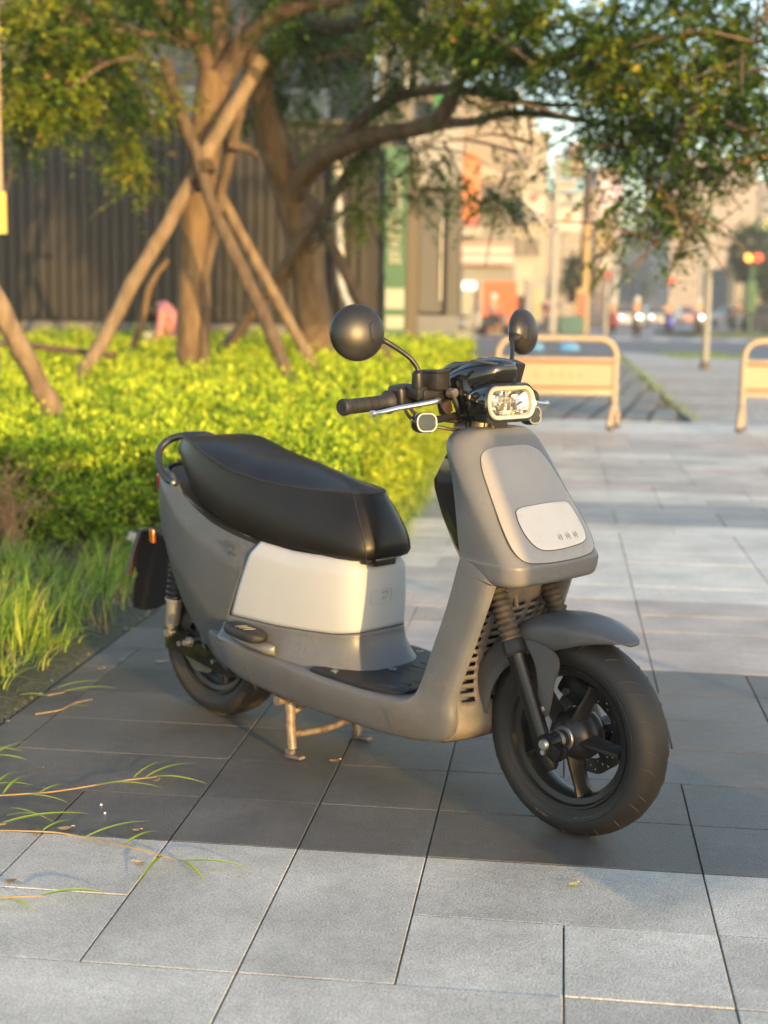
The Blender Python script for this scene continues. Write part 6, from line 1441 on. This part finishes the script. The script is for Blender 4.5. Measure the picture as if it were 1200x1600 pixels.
panel('ground_front', 802, 830, 415, 500, 74, hue('pale_front', (0.62, 0.58, 0.50)), s2, 0.3, 0.1)
panel('doorway', 806, 820, 462, 510, 74, hue('dark_doorway', (0.10, 0.03, 0.04)), s2, 0.2, 0.3)
s3 = pxb('apartment_building', 'pinkish beige building framed by billboards in the middle distance', 846, 932, 300, 92, hue('rose_wall', (0.50, 0.38, 0.31)), 8, 4, 3, v0=4)
panel('roof_tank', 890, 912, 222, 300, 92, hue('tan_block', (0.52, 0.36, 0.25)), s3, 4, -2); panel('green_roof_sign', 876, 890, 252, 276, 92, hue('green_roof', (0.18, 0.42, 0.14)), s3, 1, 0)
s4 = pxb('apartment_building', 'pale pink building with purple vertical sign right of the striped pole', 930, 968, 268, 100, hue('pale_pink_wall', (0.62, 0.46, 0.38)), 8, 2, 4, v0=4)
panel('purple_sign', 938, 963, 283, 350, 98, mat('purple_white_sign', (0.55, 0.50, 0.62), 0.5, col2=(0.20, 0.12, 0.42), scale=1.1, thresh=(0.5, 0.6)), s4, 0.4, 0.3)
panel('yellow_sign', 932, 962, 365, 388, 98, hue('yellow_sign', (0.70, 0.52, 0.22)), s4, 0.4, 0.3); panel('white_sign', 934, 962, 400, 420, 98, M_w, s4, 0.4, 0.3)
s5 = pxb('apartment_building', 'far grey-white building glimpsed below the hanging leaves', 966, 1042, 360, 210, hue('hazy_grey_wall', (0.42, 0.42, 0.42)), 12, 6, 6, v0=4)
s6 = pxb('apartment_tower', 'tall peach apartment tower with window bands under the right-hand foliage', 1046, 1178, 248, 170, hue('peach_tower_wall', (0.52, 0.40, 0.33)), 14, 9, 8, v0=3.4, fw=0.72, fh=0.35)
s7 = pxb('apartment_tower', 'grey tower at the right edge beside the peach tower', 1179, 1300, 286, 185, hue('grey_tower_wall', (0.25, 0.25, 0.26)), 14, 5, 8, v0=3.4, fw=0.7, fh=0.3)
s8 = pxb('shop_row', 'low far row of shops with pink and red signs down the street', 1040, 1150, 405, 240, hue('shop_row_wall', (0.30, 0.31, 0.30)), 10, 8, 1, v0=1)
for (a_, b_, mm) in ((1070, 1086, M_pk), (1092, 1104, hue('magenta_sign', (0.55, 0.08, 0.22))), (1106, 1118, M_rd), (1119, 1131, hue('magenta_sign', (0.55, 0.08, 0.22)))): panel('shop_sign', a_, b_, 420, 434, 238, mm, s8, 0.4, 0.4)
s9 = pxb('shop_row', 'far teal and grey shop row left of the traffic', 968, 1040, 415, 190, hue('teal_shop_wall', (0.22, 0.30, 0.28)), 10, 5, 1, v0=1)
s10 = pxb('shop_row', 'dark shopfronts at the right edge behind parked cars', 1140, 1260, 425, 120, hue('dark_shop_wall', (0.12, 0.13, 0.135)), 10, 6, 1, v0=0.8)

M_postc = hue('light_post', (0.45, 0.46, 0.46))
def billboard(name, label, px0, px1, py0, py1, Y, m, marks=(), pole=True):
    a_, b_ = AT(px0, py0, Y), AT(px1, py1, Y); c = (a_ + b_) / 2
    t = tag(empty(name, (c.x, Y, 0)), label, 'sign')
    panel('sign_board', px0, px1, py0, py1, Y, m, t, 0.3, 0.0, 0.05)
    for (q0, q1, r0, r1, mm) in marks: panel('sign_mark', q0, q1, r0, r1, Y, mm, t, 0.06, 0.18)
    if pole: MB().tube([(0, 0.25, 0), (0, 0.25, c.z)], 0.10, 10).build('sign_post', M_postc, t)
    return t
M_bl = mat('sky_blue_board', (0.16, 0.36, 0.55), 0.5, var=0.25, scale=0.6)
M_org = hue('orange_mark', (0.80, 0.28, 0.12)); M_dsk = hue('pale_lilac_mark', (0.50, 0.50, 0.68))
billboard('white_billboard', 'white billboard with a red mark on the cream building', 815, 849, 303, 346, 73, M_w, [(826, 840, 306, 315, M_rd), (820, 844, 328, 344, M_dsk)], pole=False)
billboard('blue_billboard', 'large sky blue billboard with a red oval in the middle distance', 851, 918, 279, 316, 80, M_bl, [(868, 898, 283, 295, M_pk), (853, 916, 301, 314, M_w), (858, 868, 302, 313, M_org), (884, 894, 304, 312, M_pk)])
billboard('white_billboard', 'white billboard with an orange dot below the sky blue one', 866, 911, 327, 362, 80, M_w, [(880, 892, 338, 348, M_org)])
billboard('round_sign', 'small red round sign on a post beside the striped column', 944, 956, 424, 436, 66, M_rd)
billboard('yellow_sign', 'round yellow shop sign at the far right edge', 1191, 1206, 345, 361, 118, mat('lit_yellow_sign', (0.75, 0.70, 0.25), 0.5, emit=(1, 0.9, 0.35), estr=0.35), pole=False)
def pole_thing(name, label, cat, px, pyt, Y, r, m, extra=None):
    c = AT(px, pyt, Y); t = tag(empty(name, (c.x, Y, 0)), label, cat)
    MB().tube([(0, 0, 0), (0, 0, c.z * 0.5), (0, 0, c.z)], [r * 1.15, r, r * 0.85], 12).build('shaft', m, t)
    MB().tube([(0, 0, 0), (0, 0, 0.15)], [r * 1.9, r * 1.5], 10).build('base', M_conc, t); return t, c
t_, c = pole_thing('sign_pole', 'slim pale pole standing on the grass patch right of the barrier', 'pole', 1121, 150, 28.5, 0.06, hue('pale_pole', (0.42, 0.43, 0.40)))
MB().tube([(0, 0, c.z), (0.5, 0, c.z + 0.25), (1.1, -0.1, c.z + 0.30)], 0.045, 8, smooth=4).build('arm', hue('pale_pole', (0.42, 0.43, 0.40)), t_)
t_, c = pole_thing('utility_pole', 'grey utility pole in front of the round green tree', 'pole', 871, 240, 60, 0.14, hue('light_concrete', (0.45, 0.47, 0.47)))
for z_ in (c.z - 0.6, c.z - 1.6): MB().box((0, 0, z_), (2.0, 0.12, 0.12)).build('crossarm', M_conc, t_)
t_, c = pole_thing('striped_pole', 'tall dark brown pole with yellow lower part among the signs', 'pole', 919, 262, 64, 0.20, hue('dark_brown_pole', (0.10, 0.065, 0.05)))
MB().tube([(0.02, -0.16, 0.4), (0.02, -0.16, AT(925, 345, 64).z)], 0.17, 10).build('yellow_sleeve', hue('yellow_sleeve', (0.70, 0.44, 0.05)), t_)
MB().box((-0.10, -0.3, 1.05), (0.55, 0.3, 2.0), None, 0.03).build('yellow_box', hue('yellow_box', (0.75, 0.50, 0.05)), t_); MB().box((-0.10, -0.47, 1.2), (0.30, 0.06, 1.3), None, 0.02).build('red_notice', M_rd, t_)
t_, c = pole_thing('utility_pole', 'pale utility pole left of the oncoming headlights', 'pole', 965, 330, 90, 0.2, hue('light_concrete', (0.45, 0.47, 0.47)))
t_, c = pole_thing('lamp_post', 'pale lamp post beyond the traffic near the pink shop signs', 'pole', 1100, 350, 110, 0.14, hue('light_concrete', (0.45, 0.47, 0.47)))
# traffic light on a green post
tl = tag(empty('traffic_light', (AT(1176, 400, 74).x, 74, 0)), 'traffic light glowing amber on a green post at the right', 'traffic light')
zc = AT(1176, 403, 74).z
MB().tube([(0, 0, 0), (0, 0, zc + 0.3)], 0.11, 10).build('post', hue('green_post', (0.06, 0.22, 0.09)), tl)
MB().box((0, -0.05, 1.9), (0.5, 0.4, 1.6), None, 0.03).build('control_box', hue('green_cabinet', (0.06, 0.24, 0.08)), tl)
MB().box((0.02, -0.2, zc), (1.25, 0.3, 0.46), None, 0.05).build('lamp_case', hue('black_case', (0.03, 0.03, 0.03)), tl)
for (dx, col, st) in ((-0.28, (1.0, 0.38, 0.05), 0.6), (0.20, (0.9, 0.05, 0.03), 0.3)):
    MB().tube([(dx, -0.36, zc), (dx, -0.38, zc)], 0.20, 16).build('signal_lamp', mat('signal_lamp', col, 0.4, emit=col, estr=st), tl)
t2_ = tag(empty('traffic_light', (AT(1045, 440, 120).x, 120, 0)), 'far traffic light showing red above the riders', 'traffic light')
zc = AT(1045, 439, 120).z; MB().tube([(0, 0, 0), (0, 0, zc + 0.4)], 0.12, 8).build('post', M_conc, t2_); MB().box((0, -0.2, zc), (1.0, 0.3, 0.5), None, 0.05).build('lamp_case', hue('black_case', (0.03, 0.03, 0.03)), t2_)
MB().tube([(0.2, -0.36, zc), (0.2, -0.38, zc)], 0.2, 14).build('signal_lamp', mat('red_signal', (0.9, 0.03, 0.03), 0.4, emit=(1, .05, .04), estr=0.5), t2_)

# far trees
def round_tree(px, py, Y, rx, ry, label, m, n=900, name='street_tree'):
    base = AT(px, py, Y); t = tag(empty(name, (base.x, Y, 0)), label, 'tree')
    MB().tube([(0, 0, 0), (0.05, 0, base.z * 0.6), (0, 0, base.z)], [0.16, 0.11, 0.05], 8).build('trunk', M_bark2, t)
    sx, sy = rx * Y / CAM_F, ry * Y / CAM_F
    q = norm(rng.normal(0, 1, (n, 3))) * rng.uniform(0.3, 1, (n, 1)) ** 0.5; q *= (1 + 0.18 * np.sin(q[:, :1] * 9) * np.cos(q[:, 2:] * 7))
    pos = q * np.array([sx, sx, sy]) + np.array([0, 0, base.z]); d = norm(q + rng.normal(0, 0.6, q.shape)); L = rng.uniform(0.12, 0.30, n) * sx / 0.9
    leaf_mesh('crown', pos, d, rng.normal(0, 1, pos.shape), L, L * 0.6, m, t)['kind'] = 'stuff'; return t
LF3 = leaf_mat('dark_street_foliage', [(0.0, (0.014, 0.035, 0.014)), (0.6, (0.03, 0.065, 0.022)), (1.0, (0.06, 0.11, 0.03))], 0.25)
round_tree(905, 435, 65, 26, 38, 'round dark green tree beside the grey utility pole', LF3, 1500)
round_tree(862, 447, 68, 14, 18, 'small dark green tree left of the grey utility pole', LF3, 500)
round_tree(1178, 398, 90, 40, 46, 'broad dark green tree behind the traffic light', LF3, 1600)
round_tree(1225, 440, 85, 40, 50, 'dark green tree partly cut by the right edge', LF3, 1200)
round_tree(1016, 445, 170, 14, 20, 'far small tree beyond the oncoming car', LF3, 400)

# vehicles and riders in the street
M_head = mat('headlight_glow', (1, 1, 1), 0.3, emit=(1, 0.98, 0.92), estr=1.6)
M_skin2 = mat('rider_skin', (0.42, 0.26, 0.18), 0.6)
def rider_scooter(px, py, Y, col, shirt, label, plabel, light=True, helmet=(0.5, 0.5, 0.5), person=True, face=-1, rz=0.0):
    x = AT(px, py, Y).x; t = tag(empty('motor_scooter', (x, Y, 0), rz), label, 'scooter', 'motor scooters out in the street')
    bm_ = mat('scooter_paint', col, 0.35)
    MB().tube([(0.75 * 0, -0.62, 0.24), (0, -0.62, 0.24)], 0.01, 4)
    for yy in (-0.62, 0.62): MB().lathe([(0.16, -0.05), (0.235, -0.045), (0.25, 0), (0.235, 0.045), (0.16, 0.05)], Matrix.Translation((0, yy, 0.25)) @ Matrix.Rotation(PI / 2, 4, 'Y'), 20).build('wheel', M_tyre, t)
    MB().rings([[Vector((w_ * c1, yy, z0 + h_ * s1)) for c1, s1 in [(math.cos(a), math.sin(a)) for a in np.linspace(0, 2 * PI, 12, endpoint=False)]] for (yy, w_, z0, h_) in ((0.75, 0.06, 0.62, 0.08), (0.5, 0.15, 0.55, 0.18), (0.1, 0.16, 0.48, 0.20), (-0.15, 0.15, 0.30, 0.08))]).build('body', bm_, t)
    MB().rings([[Vector((w_ * math.cos(a), yy + 0.07 * math.sin(a), z0)) for a in np.linspace(0, 2 * PI, 14, endpoint=False)] for (z0, yy, w_) in ((0.32, -0.42, 0.16), (0.55, -0.46, 0.20), (0.80, -0.44, 0.16), (0.95, -0.40, 0.10))]).build('front_cover', bm_, t)
    MB().box((0, 0.32, 0.76), (0.26, 0.62, 0.09), None, 0.03).build('seat', M_seat, t)
    MB().tube([(-0.34, -0.30, 1.02), (-0.1, -0.40, 0.98), (0.1, -0.40, 0.98), (0.34, -0.30, 1.02)], 0.02, 8).tube([(-0.22, -0.38, 1.0), (-0.28, -0.36, 1.18)], 0.012, 6).tube([(0.22, -0.38, 1.0), (0.28, -0.36, 1.18)], 0.012, 6).build('handlebar', M_black, t)
    if light: MB().tube([(0, -0.54, 0.86), (0, -0.56, 0.86)], 0.085, 16).build('headlight', M_head, t)
    if person:
        p = tag(empty('person', (x, Y, 0), rz), plabel, 'person', 'riders on motor scooters in the street')
        J = [((0, 0.22, 0.84), .13), ((0, 0.20, 1.08), .13), ((0, 0.14, 1.30), .14), ((0, 0.10, 1.42), .05), ((0, 0.06, 1.54), .09), ((-.19, 0.10, 1.28), .055), ((-.27, -0.05, 1.12), .045), ((-.30, -0.26, 1.05), .035), ((.19, 0.10, 1.28), .055), ((.27, -0.05, 1.12), .045), ((.30, -0.26, 1.05), .035),
             ((-.14, -0.12, 0.82), .085), ((-.13, -0.16, 0.42), .06), ((-.13, -0.26, 0.34), .045), ((.14, -0.12, 0.82), .085), ((.13, -0.16, 0.42), .06), ((.13, -0.26, 0.34), .045)]
        skin_body('body', J, [(0, 1), (1, 2), (2, 3), (3, 4), (2, 5), (5, 6), (6, 7), (2, 8), (8, 9), (9, 10), (0, 11), (11, 12), (12, 13), (0, 14), (14, 15), (15, 16)], M_skin2, p, 1)
        J2 = [((0, 0.22, 0.86), .155), ((0, 0.20, 1.08), .15), ((0, 0.14, 1.31), .155), ((-.20, 0.10, 1.28), .07), ((-.27, -0.05, 1.12), .058), ((-.30, -0.22, 1.06), .05), ((.20, 0.10, 1.28), .07), ((.27, -0.05, 1.12), .058), ((.30, -0.22, 1.06), .05)]
        skin_body('jacket', J2, [(0, 1), (1, 2), (2, 3), (3, 4), (4, 5), (2, 6), (6, 7), (7, 8)], mat('rider_jacket', shirt, 0.8), p, 1)
        J3 = [((0, 0.22, 0.84), .145), ((-.14, -0.12, 0.82), .098), ((-.13, -0.16, 0.44), .075), ((.14, -0.12, 0.82), .098), ((.13, -0.16, 0.44), .075)]
        skin_body('trousers', J3, [(0, 1), (1, 2), (0, 3), (3, 4)], mat('rider_trousers', (0.03, 0.035, 0.05), 0.8), p, 1)
        MB().lathe([(0.10, -0.12), (0.135, -0.04), (0.14, 0.04), (0.11, 0.11), (0.04, 0.145)], Matrix.Translation((0, 0.07, 1.58)), 18).build('helmet', mat('rider_helmet', helmet, 0.3), p)
    return t
rider_scooter(995, 500, 62, (0.05, 0.05, 0.05), (0.10, 0.10, 0.11), 'dark scooter with its headlight on, nearest of the oncoming ones left of the blue scooter', 'rider in dark clothes left of the blue scooter, headlight on')
rider_scooter(1045, 505, 66, (0.02, 0.04, 0.35), (0.35, 0.25, 0.24), 'blue scooter in the middle of the street with no headlight lit', 'rider in a dull pink top on the blue scooter', light=False, helmet=(0.35, 0.3, 0.3))
rider_scooter(1092, 505, 66, (0.06, 0.06, 0.06), (0.36, 0.34, 0.42), 'dark scooter with a bright headlight just left of the pale pole', 'rider in a lilac grey top just left of the pale pole')
rider_scooter(957, 505, 70, (0.55, 0.07, 0.04), (0.10, 0.10, 0.10), 'orange-red scooter at the foot of the pale utility pole', 'rider in dark clothes on the orange-red scooter', light=False)
rider_scooter(773, 500, 58, (0.08, 0.09, 0.08), (0.25, 0.24, 0.20), 'grey scooter parked in front of the red poster', 'person sitting on the scooter in front of the red poster', light=False, rz=0.9)
rider_scooter(733, 505, 58, (0.30, 0.30, 0.30), (0.1, 0.1, 0.1), 'pale scooter parked at the left end of the shop front', '', light=False, person=False, rz=1.0)
def car(px, Y, col, label, lights=True, rz=0.0):
    x = AT(px, 480, Y).x; t = tag(empty('car', (x, Y, 0), rz), label, 'car', 'cars down the street'); pm = mat('car_paint', col, 0.3, coat=0.6)
    S = [(-2.1, .70, .30, .62), (-2.0, .84, .25, .74), (-1.1, .88, .22, .92), (-0.9, .88, .22, .98), (1.4, .88, .22, 1.0), (2.0, .84, .28, .92), (2.15, .74, .35, .80)]
    MB().rings([[Vector((x_, y, z_)) for x_, z_ in ((-w_, z0), (-w_ * 1.0, z1 * 0.8), (-w_ * 0.92, z1), (w_ * 0.92, z1), (w_, z1 * 0.8), (w_, z0))] for (y, w_, z0, z1) in S]).build('body', pm, t)
    MB().rings([[Vector((x_, y, z_)) for x_, z_ in ((-w0, z0), (-w1, z1), (w1, z1), (w0, z0))] for (y, w0, w1, z0, z1) in ((-1.05, .76, .74, .93, .95), (-0.35, .80, .62, .96, 1.42), (0.9, .80, .62, .97, 1.46), (1.7, .76, .66, .95, 1.02))]).build('cabin_glass', M_glass, t)
    MB().box((0, 0.3, 1.455), (1.2, 1.3, 0.04), None, 0.015).build('roof', pm, t)
    for sx in (-.78, .78):
        for y in (-1.3, 1.35): MB().lathe([(0.15, -.1), (0.31, -.1), (0.33, 0), (0.31, .1), (0.15, .1)], Matrix.Translation((sx, y, .33)) @ Matrix.Rotation(PI / 2, 4, 'Y'), 18).build('wheel', M_tyre, t)
        MB().box((sx * 0.82, -2.09, 0.66), (0.22, 0.10, 0.12), None, 0.03).build('headlight', M_head if lights else M_silv_b, t)
    return t
car(1024, 105, (0.35, 0.36, 0.36), 'oncoming silver car with both headlights on in the middle of the street')
car(979, 95, (0.50, 0.50, 0.48), 'oncoming pale car with headlights on, left of the silver car')
car(1008, 150, (0.15, 0.17, 0.17), 'far dark car behind the silver one', lights=False)
car(1075, 120, (0.42, 0.22, 0.18), 'dull red car beyond the scooter riders', lights=False)
car(1186, 88, (0.05, 0.055, 0.06), 'dark car parked at the right under the tree', lights=False, rz=0.5)
car(1150, 100, (0.45, 0.46, 0.47), 'white car parked at the right beyond the pale pole', lights=False, rz=0.3)
car(945, 110, (0.55, 0.55, 0.50), 'pale van-like car beside the striped pole', lights=True)
car(1215, 75, (0.10, 0.11, 0.12), 'dark grey car cut by the right edge', lights=False, rz=0.6)
def pedestrian(px, Y, top, legs, label, rz=0):
    x = AT(px, 480, Y).x; p = tag(empty('person', (x, Y, 0), rz), label, 'person')
    J = [((0, 0, .92), .13), ((0, 0, 1.15), .12), ((0, 0, 1.38), .13), ((0, 0, 1.47), .05), ((0, -.01, 1.60), .09), ((-.2, 0, 1.36), .05), ((-.25, .02, 1.10), .042), ((-.24, -.06, .86), .033), ((.2, 0, 1.36), .05), ((.25, .02, 1.10), .042), ((.24, -.06, .86), .033), ((-.1, 0, .50), .07), ((-.1, .06, .08), .045), ((-.1, -.08, .04), .04), ((.1, -.06, .50), .07), ((.1, -.04, .08), .045), ((.1, -.18, .04), .04)]
    skin_body('body', J, [(0, 1), (1, 2), (2, 3), (3, 4), (2, 5), (5, 6), (6, 7), (2, 8), (8, 9), (9, 10), (0, 11), (11, 12), (12, 13), (0, 14), (14, 15), (15, 16)], M_skin2, p, 1)
    skin_body('shirt', [((0, 0, .90), .15), ((0, 0, 1.15), .14), ((0, 0, 1.39), .145), ((-.2, 0, 1.36), .065), ((-.25, .02, 1.14), .055), ((.2, 0, 1.36), .065), ((.25, .02, 1.14), .055)], [(0, 1), (1, 2), (2, 3), (3, 4), (2, 5), (5, 6)], mat('shirt', top, 0.8), p, 1)
    skin_body('trousers', [((0, 0, .92), .14), ((-.1, 0, .50), .085), ((-.1, .06, .12), .06), ((.1, -.06, .50), .085), ((.1, -.04, .12), .06)], [(0, 1), (1, 2), (0, 3), (3, 4)], mat('trousers', legs, 0.8), p, 1)
    MB().lathe([(0.06, -.07), (0.10, 0), (0.095, .06), (0.03, .11)], Matrix.Translation((0, .01, 1.64)), 14).build('hair', mat('hair', (.015, .012, .012), .5), p)
pedestrian(856, 61, (0.10, 0.04, 0.05), (0.04, 0.04, 0.05), 'person in dark red walking past the white-striped kiosk')
pedestrian(1156, 80, (0.04, 0.045, 0.05), (0.03, 0.03, 0.03), 'person in black standing on the far right pavement')
pedestrian(865, 63.0, (0.06, 0.06, 0.07), (0.03, 0.03, 0.04), 'person in dark grey just left of the grey utility pole')
# kiosk between poster and pole
kx0, kx1 = AT(822, 480, 63.4).x, AT(853, 480, 63.4).x
kk = tag(empty('kiosk', ((kx0 + kx1) / 2, 63.4, 0.08)), 'pale blue and yellow street kiosk between the red poster and the utility pole', 'kiosk')
MB().box((0, 0.4, 1.1), (kx1 - kx0, 0.8, 2.2), None, 0.03).build('cabinet', hue('pale_blue_cabinet', (0.42, 0.47, 0.55)), kk, smooth=False); MB().box((0.05, -0.03, 1.25), (0.34, 0.06, 1.4), None, 0.01).build('yellow_panel', hue('pale_yellow_panel', (0.55, 0.58, 0.28)), kk, smooth=False); MB().box((0, 0.4, 2.25), (kx1 - kx0 + 0.2, 1.0, 0.1), None, 0.02).build('roof', hue('pale_blue_cabinet', (0.42, 0.47, 0.55)), kk, smooth=False)
bn = AT(893, 500, 61); tag(MB().box((bn.x, 61, 0.45), (1.1, 0.6, 0.8), None, 0.05).build('planter_box', hue('teal_planter', (0.05, 0.22, 0.20))), 'teal planter box at the foot of the round green tree', 'planter')
for (px, wd, lb) in ((838, 0.34, 'smaller left one of the two low blue plastic blocks on the road edge'), (889, 0.52, 'larger right one of the two low blue plastic blocks on the road edge')):
    c = G(px, 549); MB_ = MB().box((0, 0, 0.10), (wd, 0.30, 0.20), None, 0.05, 3).box((0, 0, 0.21), (wd * 0.6, 0.2, 0.05), None, 0.02, 2).build('blue_block', mat('blue_plastic', (0.05, 0.22, 0.55), 0.4), loc=(c.x, c.y, 0)); tag(MB_, lb, 'plastic block', 'low blue plastic blocks on the road edge')

# ------------------------------------------------------------------ thin evening haze over the whole place
hz_m = bpy.data.materials.new('air_haze'); hz_m.use_nodes = True; hn_ = hz_m.node_tree.nodes; hn_.remove(hn_['Principled BSDF'])
pv = hn_.new('ShaderNodeVolumePrincipled'); pv.inputs['Color'].default_value = (0.93, 0.96, 1.0, 1); pv.inputs['Density'].default_value = 0.0013; pv.inputs['Anisotropy'].default_value = 0.2
hz_m.node_tree.links.new(pv.outputs[0], hn_['Material Output'].inputs['Volume'])
tag(MB().box((0, 390, 20), (760, 860, 46)).build('haze', hz_m, smooth=False), kind='stuff')

# ------------------------------------------------------------------ unseen board added on the sun side to shade the nose, fender and wheel
sb_ = tag(empty('shade_board', (2.10, 0.582, 0), math.atan2(0.5075, 0.8616)), 'grey board on a single post, added out of view to shade the scooter front', 'shade board')
M_sb = mat('grey_powder_coat', (0.22, 0.23, 0.23), 0.5, var=0.08, scale=4)
MB().box((0, 0, 0.80), (0.66, 0.03, 0.92), None, 0.004).build('panel', M_sb, sb_)
MB().tube([(0.98, 0, 0.0), (0.98, 0, 1.42)], 0.022, 12).build('post', M_sb, sb_)
MB().tube([(-0.30, 0, 1.275), (0.98, 0, 1.275)], 0.016, 10).tube([(0.33, 0, 0.60), (0.98, 0, 0.60)], 0.012, 10).build('arm', M_sb, sb_)
MB().box((0.98, 0, 0.01), (0.16, 0.16, 0.02), None, 0.004).build('base_plate', M_sb, sb_)
